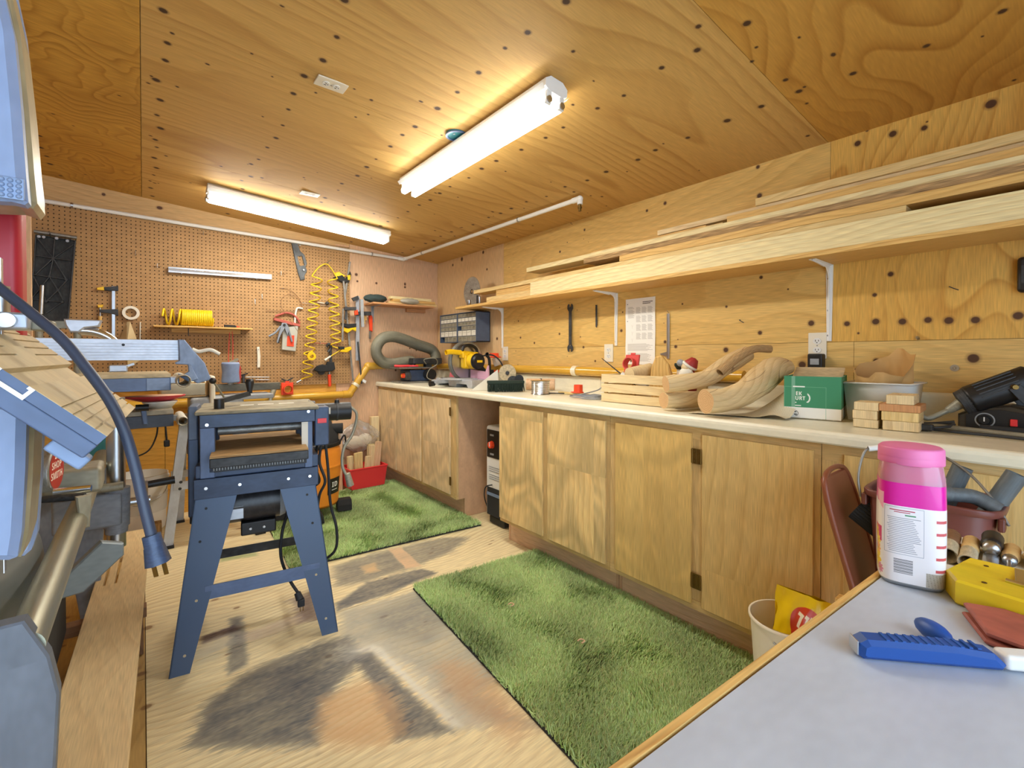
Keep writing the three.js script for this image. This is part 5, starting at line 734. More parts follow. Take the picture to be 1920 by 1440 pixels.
// ---------------------------------------------------------------- artificial turf mats
function turfMat(label, q, n, seedY) {
  const o = thing('turf_mat', label, 'turf mat'); const sh = q.map(([x, z]) => [x, -z]);
  part('backing', ext(sh, 0.008, 0.001).rotateX(-Math.PI / 2).translate(0, 0.0005, 0), M.softBlack, o);
  const tri = new THREE.BufferGeometry(); tri.setAttribute('position', new THREE.Float32BufferAttribute([-0.0016, 0, 0, 0.0016, 0, 0, 0.0014, 0.016, 0.003, -0.0014, 0.016, 0.003, 0, 0.03, 0.011], 3)); tri.setIndex([0, 1, 2, 0, 2, 3, 3, 2, 4]); tri.computeVertexNormals();
  const m = new THREE.MeshStandardMaterial({ color: 0xffffff, roughness: 0.7, side: THREE.DoubleSide }), g = new THREE.InstancedMesh(tri, m, n); g.name = 'blades'; g.userData.kind = 'stuff'; g.castShadow = g.receiveShadow = true; o.add(g);
  const M4 = new THREE.Matrix4(), Q = new THREE.Quaternion(), E = new THREE.Euler(), col = new THREE.Color(); rs = 4242 + seedY;
  for (let i = 0; i < n; i++) { const u = rnd(), v = rnd(), x = (q[0][0] * (1 - u) + q[1][0] * u) * (1 - v) + (q[3][0] * (1 - u) + q[2][0] * u) * v, z = (q[0][1] * (1 - u) + q[1][1] * u) * (1 - v) + (q[3][1] * (1 - u) + q[2][1] * u) * v;
    const lean = nz(x * 5, z * 5, 7); E.set(rnd(0.0, 0.75), rnd(Math.PI * 2) * 0.5 + lean * 2.4, rnd(-0.35, 0.35), 'YXZ'); Q.setFromEuler(E); const s = rnd(0.75, 1.15); M4.compose(V(x, 0.008, z), Q, V(1.15, s, s)); g.setMatrixAt(i, M4); const k = rnd(); const b = 0.8 + 0.35 * nz(x * 3.5, z * 3.5, 5) + rnd(-0.2, 0.2); if (k < 0.1) col.setRGB(0.66 * b, 0.66 * b, 0.3 * b); else if (k < 0.4) col.setRGB(0.42 * b, 0.62 * b, 0.2 * b); else col.setRGB(0.6 * b, 0.78 * b, 0.32 * b); g.setColorAt(i, col); }
  return o;
}
turfMat('green artificial turf mat along the base cabinets under the driftwood', [[1.036, -2.07], [1.79, -1.995], [1.785, -0.7], [0.93, -0.7]], 95000, 1);
turfMat('green artificial turf mat under the orange vacuum and red bin', [[0.67, -3.86], [1.785, -3.95], [1.79, -2.56], [0.612, -2.668]], 85000, 2);
for (const [x, z, lab] of [[1.28, -1.62, 'curled pale wood shaving on the nearer turf mat by the doors'], [1.33, -1.24, 'small reddish wood chip on the turf mat']]) single('wood_shaving', tube([[0, 0, 0], [0.012, 0.006, 0.006], [0.02, 0.003, 0.016], [0.012, 0.007, 0.026], [0.0, 0.002, 0.022]], 0.003, 18, 5), M.pink, lab, 'wood shaving', V(x, 0.033, z));

// ---------------------------------------------------------------- thickness planer on its stand
{
  const o = thing('thickness_planer', 'dark blue thickness planer on a splayed steel stand', 'planer', V(0.35, 0, -2.2), -0.159), B = M.darkBlue, S = M.steelBlue;
  // stand: four splayed sheet steel legs, rails and stretchers
  const leg = (s, f) => { const T = 0.66, x = (v) => s * v + 0.03, zt = f > 0 ? 0.14 : -0.16, zb = f > 0 ? 0.2 : -0.235, P = [[x(0.205), T, zt], [x(0.065), T, zt], [x(0.225), 0.0, zb], [x(0.288), 0.0, zb]].map((p) => V(...p)); const n = V(0, 0, f * 0.004); const quad = (a, b, c, d) => { const g = new THREE.BufferGeometry().setFromPoints([a, b, c, a, c, d]); g.computeVertexNormals(); return bare(g); };
    const back = P.map((p) => p.clone().sub(n)), fl = [P[0].clone().add(V(0, 0, -f * 0.07)), P[3].clone().add(V(0, 0, -f * 0.045))], out = [];
    const box8 = (A, Bq) => { const faces = [[A[0], A[1], A[2], A[3]], [Bq[3], Bq[2], Bq[1], Bq[0]]]; for (let i = 0; i < 4; i++) { const j = (i + 1) % 4; faces.push([A[j], A[i], Bq[i], Bq[j]]); } return faces.map((q) => quad(...q)); };
    out.push(...box8(P, back)); const F = [P[0], P[3], fl[1], fl[0]], off = V(-s * 0.004, 0, 0); out.push(...box8(F, F.map((p) => p.clone().add(off)))); const L = part('leg', out, B, o); L.material = legMat;
    for (const t of [0.12, 0.3, 0.62, 0.9]) { const a = P[0].clone().lerp(P[3], t), b = P[1].clone().lerp(P[2], t), c = a.lerp(b, t > 0.5 ? 0.55 : 0.3); part('bolt_hole', rod(c.clone().add(V(0, 0, -f * 0.003)), c.clone().add(V(0, 0, f * 0.0015)), 0.005, 0.005, 8), t > 0.5 ? M.dustTan : M.black, L); } return L; };
  const legMat = mottled(200, [74, 94, 124], 0.1, 0.4, 0.1, { side: THREE.DoubleSide });
  for (const s of [-1, 1]) for (const f of [-1, 1]) leg(s, f);
  part('stand_rail', bx(0.43, 0.075, 0.012, 0.032, 0.657, 0.152, 0.002), B, o); part('stand_rail', bx(0.43, 0.075, 0.012, 0.032, 0.657, -0.172, 0.002), B, o); for (const x of [-0.18, 0.244]) part('stand_rail', bx(0.012, 0.075, 0.312, x, 0.657, -0.01, 0.002), B, o);
  for (const x of [-0.145, -0.035, 0.135, 0.215]) part('bolt', rod([x, 0.66, 0.157], [x, 0.66, 0.163], 0.008, 0.006, 10), M.chrome, o);
  part('stretcher', bx(0.4, 0.052, 0.006, 0.05, 0.27, 0.172, 0.001), S, o); part('stretcher', bx(0.4, 0.04, 0.006, 0.05, 0.27, -0.2, 0.001), M.iron, o); for (const s of [-1, 1]) part('stretcher', bx(0.006, 0.04, 0.37, 0.03 + s * 0.215, 0.3, -0.015, 0.001), M.iron, o);
  // motor under the table
  const mo = part('lower_motor', [rod([-0.085, 0.54, -0.02], [0.11, 0.54, -0.02], 0.078, 0.078, 28)], mottled(201, [46, 44, 46], 0.3, 0.35), o); part('motor_end', [rod([0.11, 0.54, -0.02], [0.135, 0.54, -0.02], 0.08, 0.07, 28)], M.midGrey, mo); part('name_plate', bx(0.07, 0.05, 0.002, -0.06, 0.52, 0.0565, 0), M.aluminium, mo); part('capacitor_box', bx(0.13, 0.055, 0.07, 0.03, 0.44, 0.0, 0.006), M.black, mo); for (const x of [0.0, 0.05]) part('terminal', rod([x, 0.44, 0.036], [x, 0.44, 0.04], 0.006, 0.005, 10), M.steel, mo); part('motor_mount', bx(0.16, 0.02, 0.1, 0.01, 0.627, -0.02, 0.003), M.iron, mo);
  // body
  part('base_casting', bx(0.43, 0.05, 0.33, 0.035, 0.72, -0.015, 0.005), B, o);
  const strip = part('feed_chain', [bx(0.34, 0.024, 0.006, 0.035, 0.727, 0.152, 0.001)], M.black, o); for (let i = 0; i < 34; i++) part('chain_link', bx(0.004, 0.011, 0.004, -0.12 + i * 0.0094, 0.727, 0.156, 0.0008), M.midGrey, strip);
  part('column', bx(0.048, 0.21, 0.05, -0.14, 0.8, 0.13, 0.004), S, o); part('column', bx(0.03, 0.21, 0.05, 0.212, 0.8, 0.13, 0.004), S, o); part('column', bx(0.048, 0.21, 0.05, -0.14, 0.8, -0.16, 0.004), B, o); part('column', bx(0.048, 0.21, 0.05, 0.212, 0.8, -0.16, 0.004), B, o);
  const bed = part('bed', bx(0.33, 0.036, 0.5, 0.037, 0.768, 0.0, 0.004), M.iron, o); part('bed_board', bx(0.328, 0.008, 0.505, 0.037, 0.7905, 0.0, 0.001, 0), M.rough, bed, 'dusty wooden bed board'); part('feed_roller', rod([-0.11, 0.86, 0.06], [0.19, 0.86, 0.06], 0.018, 0.018, 14), M.dullSteel, o); part('cutter_head', rod([-0.11, 0.86, -0.03], [0.19, 0.86, -0.03], 0.03, 0.03, 18), M.iron, o);
  part('head_beam', bx(0.4, 0.05, 0.016, 0.036, 0.912, 0.157, 0.003), B, o); part('head_beam', bx(0.4, 0.05, 0.016, 0.036, 0.912, -0.19, 0.003), B, o); part('top_cover', bx(0.43, 0.014, 0.37, 0.036, 0.9435, -0.017, 0.005), mottled(202, [150, 142, 118], 0.18, 0.7), o, 'dust-covered top plate'); for (const [x, w] of [[-0.01, 0.05], [0.06, 0.06], [0.14, 0.06]]) part('sticker', bx(w, 0.0008, 0.03, x, 0.951, -0.02, 0), M.offWhite, o);
  for (const [x, y] of [[-0.14, 0.9], [0.21, 0.93]]) part('bolt', rod([x, y, 0.165], [x, y, 0.171], 0.008, 0.006, 10), M.chrome, o);
  // depth scale, switch housing, belt guard, crank, upper motor
  part('depth_scale', bx(0.024, 0.17, 0.004, 0.197, 0.83, 0.158, 0), M.offWhite, o); const sw = part('switch_housing', bx(0.058, 0.165, 0.12, 0.268, 0.858, 0.06, 0.006), B, o); part('switch', bx(0.036, 0.02, 0.004, 0.268, 0.882, 0.1215, 0.001), M.red, sw, 'red switch'); part('switch_slot', bx(0.03, 0.002, 0.02, 0.268, 0.9412, 0.06, 0), M.black, sw);
  part('belt_guard', bx(0.036, 0.42, 0.13, -0.19, 0.745, 0.02, 0.006), B, o); part('guard_cover', bx(0.03, 0.13, 0.14, -0.19, 0.9, 0.025, 0.005), M.navy, o); part('guard_foot', bx(0.03, 0.05, 0.1, -0.19, 0.53, 0.02, 0.004), M.black, o);
  const ck = part('crank_post', [rod([-0.105, 0.95, 0.08], [-0.105, 0.99, 0.08], 0.018, 0.018, 18)], M.black, o); part('crank_arm', bar([-0.105, 0.98, 0.08], [-0.0, 1.0, -0.02], 0.012, 0.02), M.iron, ck); part('crank_knob', lathe([[0, 0.062], [0.014, 0.06], [0.017, 0.045], [0.01, 0.012], [0.01, 0], [0, 0]], 18).translate(-0.0, 1.0, -0.02), M.black, ck);
  const um = part('upper_motor', [rod([0.24, 0.895, -0.08], [0.42, 0.895, -0.08], 0.042, 0.042, 24)], M.black, o); part('motor_band', [rod([0.355, 0.895, -0.08], [0.362, 0.895, -0.08], 0.044, 0.044, 24)], M.iron, um); part('brush_cap', rod([0.36, 0.935, -0.08], [0.36, 0.95, -0.08], 0.012, 0.01, 12), M.black, um); part('motor_label', bx(0.05, 0.03, 0.001, 0.3, 0.905, -0.0375, 0), M.offWhite, um); part('motor_shield', rod([0.235, 0.895, -0.08], [0.262, 0.895, -0.08], 0.058, 0.055, 24), M.iron, um);
  // cords
  const cord = (pts, m = M.blackRubber, r = 0.006) => part('power_cord', tube(pts, r, 60, 8), m, o);
  cord([[0.42, 0.915, -0.08], [0.45, 0.88, -0.08], [0.43, 0.78, -0.08], [0.39, 0.72, -0.07], [0.38, 0.64, -0.06], [0.4, 0.58, -0.05]], M.warmGrey, 0.007); part('cord_plug', rod([0.4, 0.6, -0.05], [0.415, 0.54, -0.05], 0.014, 0.017, 12), M.warmGrey, o);
  cord([[0.29, 0.78, 0.05], [0.3, 0.66, 0.06], [0.31, 0.5, 0.06], [0.335, 0.38, 0.06], [0.33, 0.28, 0.04], [0.27, 0.22, 0.0]]); cord([[0.27, 0.78, 0.08], [0.26, 0.7, 0.1], [0.28, 0.62, 0.12], [0.26, 0.56, 0.1], [0.25, 0.4, 0.06], [0.25, 0.2, 0.02]]); cord([[0.26, 0.78, 0.03], [0.255, 0.66, 0.02], [0.27, 0.58, -0.02], [0.2, 0.56, -0.02], [0.135, 0.55, -0.02]]);
  cord([[0.135, 0.56, 0.0], [0.14, 0.5, 0.03], [0.115, 0.4, 0.06], [0.11, 0.32, 0.1], [0.14, 0.24, 0.16], [0.165, 0.2, 0.19]]); part('cord_plug', [rod([0.163, 0.2, 0.19], [0.172, 0.175, 0.2], 0.012, 0.015, 12), bx(0.026, 0.03, 0.022, 0.176, 0.163, 0.204, 0.004)], M.blackRubber, o); part('plug_prong', bx(0.003, 0.02, 0.006, 0.172, 0.14, 0.207, 0), M.brass, o); part('plug_prong', bx(0.003, 0.02, 0.006, 0.183, 0.14, 0.207, 0), M.brass, o);
}
// ---------------------------------------------------------------- shop vacuum, red bin with offcuts, boards and bag behind
{
  const o = thing('shop_vacuum', 'orange shop vacuum drum with a dark badge and black feet', 'vacuum', V(0.94, 0.033, -3.44)); const R = 0.19;
  part('drum', lathe([[0, 0.07], [R * 0.86, 0.07], [R * 0.9, 0.09], [R, 0.34], [R * 1.05, 0.345], [R * 1.05, 0.36], [R, 0.365], [R, 0.44], [R * 0.9, 0.5], [0, 0.5]], 44), M.orange, o); part('power_head', lathe([[R * 0.92, 0.5], [R * 0.9, 0.56], [R * 0.7, 0.62], [R * 0.66, 0.66], [R * 0.3, 0.7], [0, 0.7]], 36), M.softBlack, o); part('rim_band', lathe([[R * 0.94, 0.485], [R * 1.0, 0.49], [R * 1.0, 0.51], [R * 0.94, 0.515]], 44), M.black, o);
  part('hose_port', [rod([0.12, 0.6, 0.04], [0.19, 0.6, 0.07], 0.036, 0.038, 20)], M.softBlack, o); for (let i = 0; i < 4; i++) { const a = 0.2 + i * Math.PI / 2, f = ext([[-0.055, 0], [0.055, 0], [0.05, 0.04], [0.032, 0.075], [-0.032, 0.075], [-0.05, 0.04]], 0.1, 0.006).translate(0, 0, -0.05).rotateY(Math.PI / 2 - a).translate((R + 0.02) * Math.cos(a), 0.002, (R + 0.02) * Math.sin(a)); part('foot', f, M.softBlack, o); }
  const c = document.createElement('canvas'); c.width = 128; c.height = 128; const g = c.getContext('2d'); g.fillStyle = '#1c1c1c'; g.fillRect(0, 0, 128, 128); g.fillStyle = '#fff'; g.font = 'bold 58px sans-serif'; g.fillText('ID', 34, 72); g.fillRect(36, 92, 60, 6); const t = new THREE.CanvasTexture(c); t.colorSpace = THREE.SRGBColorSpace; const a0 = Math.atan2(0.82, 0.57), rows = []; for (let j = 0; j <= 1; j++) { const row = []; for (let i = 0; i <= 8; i++) { const a = a0 + 0.33 - i / 8 * 0.66, r = R * (j ? 0.972 : 0.925) + 0.004; row.push(V(r * Math.cos(a), 0.16 + j * 0.11, r * Math.sin(a))); } rows.push(row); } const bg = new THREE.BufferGeometry(); const p = [], uv = [], idx = []; rows.forEach((r, j) => r.forEach((q, i) => { p.push(q.x, q.y, q.z); uv.push(i / 8, j); })); for (let i = 0; i < 8; i++) idx.push(i, i + 1, i + 9, i + 1, i + 10, i + 9); bg.setAttribute('position', new THREE.Float32BufferAttribute(p, 3)); bg.setAttribute('uv', new THREE.Float32BufferAttribute(uv, 2)); bg.setIndex(idx); bg.computeVertexNormals(); part('badge', bare(bg), new THREE.MeshStandardMaterial({ map: t, roughness: 0.5, side: THREE.DoubleSide }), o, 'black badge');
  part('cord_wrap', tube([[0.15, 0.5, 0.11], [0.18, 0.56, 0.13], [0.2, 0.5, 0.1], [0.17, 0.42, 0.13], [0.19, 0.38, 0.08]], 0.006, 30, 6), M.blackRubber, o);
}
{
  const at = V(1.5, 0.031, -3.93), o = thing('red_bin', 'red plastic bin full of wood offcuts on the turf', 'bin', at, 0.03), a = 0.165, b = 0.11, h = 0.17, rim = (k, m, y) => [[-1, -1], [1, -1], [1, 1], [-1, 1]].map(([sx, sz]) => V(sx * a * k, y, sz * b * m)); 
  const q = (A, B) => { const out = []; for (let i = 0; i < 4; i++) { const j = (i + 1) % 4, g = new THREE.BufferGeometry().setFromPoints([A[i], B[j], A[j], A[i], B[i], B[j]]); g.computeVertexNormals(); out.push(bare(g)); } return out; };
  part('shell', [...q(rim(0.88, 0.88, 0), rim(1, 1, h)), ...q(rim(0.97, 0.96, h), rim(0.86, 0.85, 0.004)).map((g) => g), bx(a * 1.74, 0.006, b * 1.74, 0, 0.004, 0, 0)], mat(0xee3c3e, 0.4, 0, { side: THREE.DoubleSide }), o); part('rim', [bx(a * 2.06, 0.012, 0.012, 0, h, b, 0.003), bx(a * 2.06, 0.012, 0.012, 0, h, -b, 0.003), bx(0.012, 0.012, b * 2.06, a, h, 0, 0.003), bx(0.012, 0.012, b * 2.06, -a, h, 0, 0.003)], M.red, o);
  const bits = [[-0.11, 0.0, 0.26, 0.045, 0.03, 0.12, 0.0, 'pineB', 'short pine offcut at one end of the red bin'], [-0.055, 0.03, 0.29, 0.075, 0.02, 0.1, 0.12, 'pine', 'wide yellow pine offcut standing in the red bin'], [0.0, 0.05, 0.25, 0.045, 0.03, -0.16, 0.1, 'maple', 'short square offcut in the middle of the red bin'], [0.045, 0.0, 0.33, 0.05, 0.035, -0.28, 0.05, 'maple', 'long offcut leaning in the red bin beside the printed-end one'], [0.095, 0.02, 0.36, 0.05, 0.03, -0.2, 0.02, 'pink', 'tall offcut leaning at the cabinet side of the red bin'], [0.07, -0.06, 0.33, 0.06, 0.025, -0.12, 0.0, 'pineB', 'flat offcut at the back of the red bin']];
  for (const [x, z, L, w, d, lean, tip, m, lab] of bits) { const s = single('wood_offcut', bx(w, L, d, 0, L / 2, 0, 0.0015), M[m], lab, 'offcut', V(at.x + x, at.y + 0.008, at.z + z), 0, 'offcuts in the red bin'); s.rotation.set(tip * 0.3, 0.2, lean * 0.45); }
  for (const [x, z, w, d, h2, m, lab] of [[1.27, -4.04, 0.13, 0.1, 0.43, 'pink', 'upright plywood box standing next to the red bin'], [1.16, -4.08, 0.06, 0.04, 0.4, 'pine', 'upright pine post standing behind the plywood box'], [1.66, -4.09, 0.075, 0.05, 0.6, 'maple', 'upright board end standing behind the plastic bag']]) single('standing_board', bx(w, h2, d, 0, h2 / 2, 0, 0.002), M[m], lab, 'board', V(x, 0.0, z));
  single('round_offcut', rod([0, 0, 0], [0, 0, 0.02], 0.085, 0.085, 36), M.pink, 'round plywood disc leaning behind the plastic bag', 'disc', V(1.37, 0.56, -4.12)).rotation.x = -0.06;
  const rows = [], sharp = (x, y, k) => 1 - 2 * Math.abs(nz(x, y, k)); for (let j = 0; j <= 40; j++) { const row = []; for (let i = 0; i < 72; i++) { const q2 = i / 72 * Math.PI * 2, v = j / 40, cx = Math.cos(q2), sx = Math.sin(q2); const r = 0.012 + 0.15 * Math.pow(Math.sin(Math.min(1, v * 1.05 + 0.02) * Math.PI), 0.7) * (1 + 0.22 * nz(cx * 2.2 + 9, sx * 2.2 + v * 3, 210)) * (0.86 + 0.2 * sharp(cx * 3 + v * 2, sx * 3 + v * 5, 211) + 0.08 * sharp(cx * 8, sx * 8 + v * 12, 213)); row.push(V(r * cx * 1.1 - 0.03 * v, v * 0.27 + 0.06 * v * nz(cx * 2.5, sx * 2.5, 212) + 0.02 * sharp(cx * 6, sx * 6 + v * 6, 214), r * sx * 0.5)); } rows.push(row); }
  single('plastic_bag', skin(rows.reverse(), true), mat(0xf4f2ee, 0.12, 0, { transmission: 0.86, thickness: 0, side: THREE.DoubleSide, clearcoat: 0.5 }), 'crumpled clear plastic bag heaped behind the red bin', 'plastic bag', V(1.5, 0.3, -4.04));
  single('bag_filling', [ball(0.075, V(-0.05, 0.06, 0), 16, 1.2, 0.8, 0.6), ball(0.07, V(0.05, 0.07, 0.0), 16, 1, 0.9, 0.6)], mat(0xe6ddcb, 0.9), 'pale wadding inside the clear plastic bag', 'wadding', V(1.5, 0.33, -4.04)).userData.kind = 'stuff';
}
// ---------------------------------------------------------------- pegboard with drilled holes and what hangs on it
const PZ = ZB + 0.021, W = (px, py) => onZ(px, py, PZ);
{
  const o = thing('pegboard', 'large tan pegboard full of small holes on the plywood wall', 'pegboard'), s = 0.0254, x1 = 1.453, y0 = 0.914, nx = 84, ny = 48, x0 = x1 - nx * s, zf = PZ, zk = PZ - 0.0055, r = 0.0039, K = 8;
  const p = [], n = [], uv = [], push = (a, nn) => { p.push(...a); n.push(...nn); };
  const tri = (A, B, C2, N) => { for (const q of [A, B, C2]) { p.push(q[0], q[1], q[2]); n.push(...(typeof N === 'function' ? N(q) : N)); uv.push(q[0] / UVS, q[1] / UVS * 2); } };
  for (let i = 0; i < nx; i++) for (let j = 0; j < ny; j++) { const cx = x0 + (i + 0.5) * s, cy = y0 + (j + 0.5) * s, h = s / 2;
    for (let k = 0; k < K; k++) { const a = (k + 0.5) / K * Math.PI * 2 - Math.PI / K * 1, b = a + Math.PI * 2 / K, ca = Math.cos(a), sa = Math.sin(a), cb = Math.cos(b), sb = Math.sin(b), ma = 1 / Math.max(Math.abs(ca), Math.abs(sa)), mb = 1 / Math.max(Math.abs(cb), Math.abs(sb));
      const A = [cx + r * ca, cy + r * sa, zf], B = [cx + r * cb, cy + r * sb, zf], Ao = [cx + h * ca * ma, cy + h * sa * ma, zf], Bo = [cx + h * cb * mb, cy + h * sb * mb, zf], Ad = [A[0], A[1], zk], Bd = [B[0], B[1], zk];
      tri(A, Ao, Bo, [0, 0, 1]); tri(A, Bo, B, [0, 0, 1]); const N = (q) => [(cx - q[0]) / r, (cy - q[1]) / r, 0]; tri(A, B, Bd, N); tri(A, Bd, Ad, N); } }
  const g = new THREE.BufferGeometry(); g.setAttribute('position', new THREE.Float32BufferAttribute(p, 3)); g.setAttribute('normal', new THREE.Float32BufferAttribute(n, 3)); g.setAttribute('uv', new THREE.Float32BufferAttribute(uv, 2));
  const H = ny * s, Wd = nx * s, m = mottled(220, [170, 132, 86], 0.05, 0.72);
  part('perforated_sheet', g, m, o); part('sheet_edge', [bx(0.001, H, 0.0055, x1 - 0.0004, y0 + H / 2, zf - 0.003, 0), bx(Wd, 0.001, 0.0055, x0 + Wd / 2, y0 + 0.0005, zf - 0.003, 0), bx(Wd, 0.001, 0.0055, x0 + Wd / 2, y0 + H - 0.0005, zf - 0.003, 0)], m, o).userData.kind = 'stuff'; part('furring', bx(Wd - 0.01, H - 0.01, 0.002, x0 + Wd / 2, y0 + H / 2, ZB + 0.0015, 0), M.softBlack, o);
}
// a thing hung on the pegboard, its outline measured on the board's plane
function hang(name, label, category, px, py, off = 0.0015, group) { const p = W(px, py); p.z += off; const o = thing(name, label, category, p, 0, group); const f = (list) => list.map(([x, y]) => { const q = W(x, y); return [q.x - p.x, q.y - p.y]; }); const at = (x, y, z = 0) => { const q = W(x, y); return V(q.x - p.x, q.y - p.y, z); }; return { o, f, at }; }
{ // black ribbed casting
  const { o, f, at } = hang('ribbed_plate', 'black ribbed metal table casting hung at the pegboard end', 'metal plate', 100, 520);
  part('plate', ext(f([[68, 441], [143, 452], [129, 604], [57, 604]]), 0.012, 0.001), mottled(221, [44, 44, 42], 0.5, 0.5, 0.2), o);
  const rib = (a, b, h = 0.02, w = 0.006) => part('rib', bar(at(a[0], a[1], 0.012 + h / 2), at(b[0], b[1], 0.012 + h / 2), w, h, V(0, 0, 1)), M.iron, o);
  for (const [a, b] of [[[69, 442], [142, 453]], [[142, 453], [128, 603]], [[69, 442], [58, 603]], [[101, 486], [70, 446]], [[101, 486], [139, 460]], [[101, 486], [66, 480]], [[101, 486], [136, 490]], [[101, 486], [68, 516]], [[101, 486], [125, 525]], [[101, 486], [104, 446]], [[101, 486], [94, 520]], [[63, 516], [127, 525]], [[94, 520], [60, 562]], [[94, 520], [110, 545]], [[110, 545], [120, 565]], [[110, 545], [88, 566]], [[60, 562], [118, 567]], [[110, 545], [127, 526]], [[63, 516], [88, 566]], [[118, 567], [88, 588]]]) rib(a, b);
  for (const q of [[101, 486], [63, 516], [94, 520], [125, 525], [110, 545], [60, 562], [88, 566], [118, 567]]) part('boss', rod(at(q[0], q[1], 0.012), at(q[0], q[1], 0.035), 0.008, 0.007, 12), M.iron, o);
  part('top_rail', rod(at(65, 435, 0.02), at(145, 447, 0.02), 0.011, 0.011, 14), M.dullSteel, o); for (const q of [[75, 446], [84, 447], [108, 449], [128, 454]]) part('nut', rod(at(q[0], q[1], 0.03), at(q[0], q[1], 0.042), 0.009, 0.009, 6), M.steel, o); part('hanger', tube([at(92, 434, 0), at(95, 440, 0.03), at(97, 447, 0.045)], 0.003, 10, 6), M.iron, o);
  part('guide_bar', rod(at(82, 537, 0.05), at(80, 590, 0.06), 0.011, 0.011, 14), M.steel, o);
}
function barClamp(label, top, bottom, jawPx, o2 = {}) { const { o, f, at } = hang('bar_clamp', label, 'clamp', top[0], top[1], o2.off ?? 0.002, 'clamps on the pegboard'); const b0 = at(top[0], top[1], 0.012), b1 = at(bottom[0], bottom[1], 0.012); part('bar', bar(b0, b1, o2.w || 0.006, o2.h || 0.018, V(1, 0, 0)), o2.bar || M.steel, o); return { o, f, at }; }
{ // small bar clamp with yellow pads
  const { o, f, at } = barClamp('small steel bar clamp with yellow jaw pads and wooden handle', [213, 537], [213, 646]);
  part('fixed_jaw', ext(f([[195, 539], [222, 537], [222, 546], [206, 546], [196, 545]]), 0.022, 0.002), M.iron, o); part('jaw_pad', ext(f([[182, 540], [196, 538], [196, 545], [182, 544]]), 0.02, 0.002), M.yellow, o); part('sliding_jaw', ext(f([[186, 581], [222, 580], [222, 592], [206, 588], [187, 586]]), 0.022, 0.002), M.iron, o); part('screw', rod(at(188, 574, 0.011), at(188, 597, 0.011), 0.005, 0.005, 10), M.steel, o); part('jaw_pad', ext(f([[183, 572], [194, 572], [192, 577], [184, 577]]), 0.02, 0.002), M.yellow, o); part('handle', rod(at(188, 593, 0.011), at(187, 618, 0.011), 0.011, 0.009, 12), M.fir, o);
}
{ const { o } = hang('tape_roll', 'white ring of masking tape hung on a peg', 'tape', 245.7, 587, 0.001); part('roll', ringShape(0.03, 0.047, 0.022, 36), M.cream, o); part('peg', rod([0, 0.034, 0], [0, 0.03, 0.035], 0.0025, 0.0025, 8), M.steel, o); }
{ const { o, f, at } = hang('dust_scoop', 'beige folded triangular scoop hanging below the tape', 'scoop', 245, 604, 0.004); const P = (x, y, z) => at(x, y, z); const tri = (a, b, c) => { const g = new THREE.BufferGeometry().setFromPoints([a, b, c]); g.computeVertexNormals(); return bare(g); }; const m = mat(0xcdb78c, 0.8, 0, { side: THREE.DoubleSide }); part('left_face', [tri(P(238, 604, 0.02), P(222, 640, 0.0), P(238, 650, 0.08)), tri(P(238, 604, 0.02), P(238, 650, 0.08), P(244, 603, 0.03))], m, o); part('front_face', [tri(P(244, 603, 0.03), P(238, 650, 0.08), P(262, 650, 0.03)), tri(P(222, 640, 0.0), P(240, 690, 0.03), P(238, 650, 0.08)), tri(P(238, 650, 0.08), P(240, 690, 0.03), P(268, 672, 0.02))], m, o); part('string', tube([P(200, 600, 0.004), P(240, 602, 0.02), P(263, 604, 0.004)], 0.0012, 12, 5), M.walnut, o); part('stick', rod(P(263, 604, 0.008), P(262, 660, 0.008), 0.004, 0.004, 8), M.offWhite, o); }
{ // aluminium channel on pegs
  const { o, f, at } = hang('aluminium_channel', 'long shiny aluminium bar lying across pegs', 'metal bar', 315, 506); const a = at(315, 506, 0.02), b = at(508, 520, 0.02); for (const [y, h, m] of [[0.013, 0.012, M.aluminium], [0.0, 0.014, M.chrome], [-0.014, 0.013, M.aluminium]]) part('flute', bar(a.clone().add(V(0, y, 0)), b.clone().add(V(0, y, 0)), 0.018, h), m, o); part('peg', rod(at(340, 513, 0), at(340, 514, 0.04), 0.003, 0.003, 8), M.steel, o); part('peg', rod(at(480, 523, 0), at(480, 524, 0.04), 0.003, 0.003, 8), M.steel, o); }
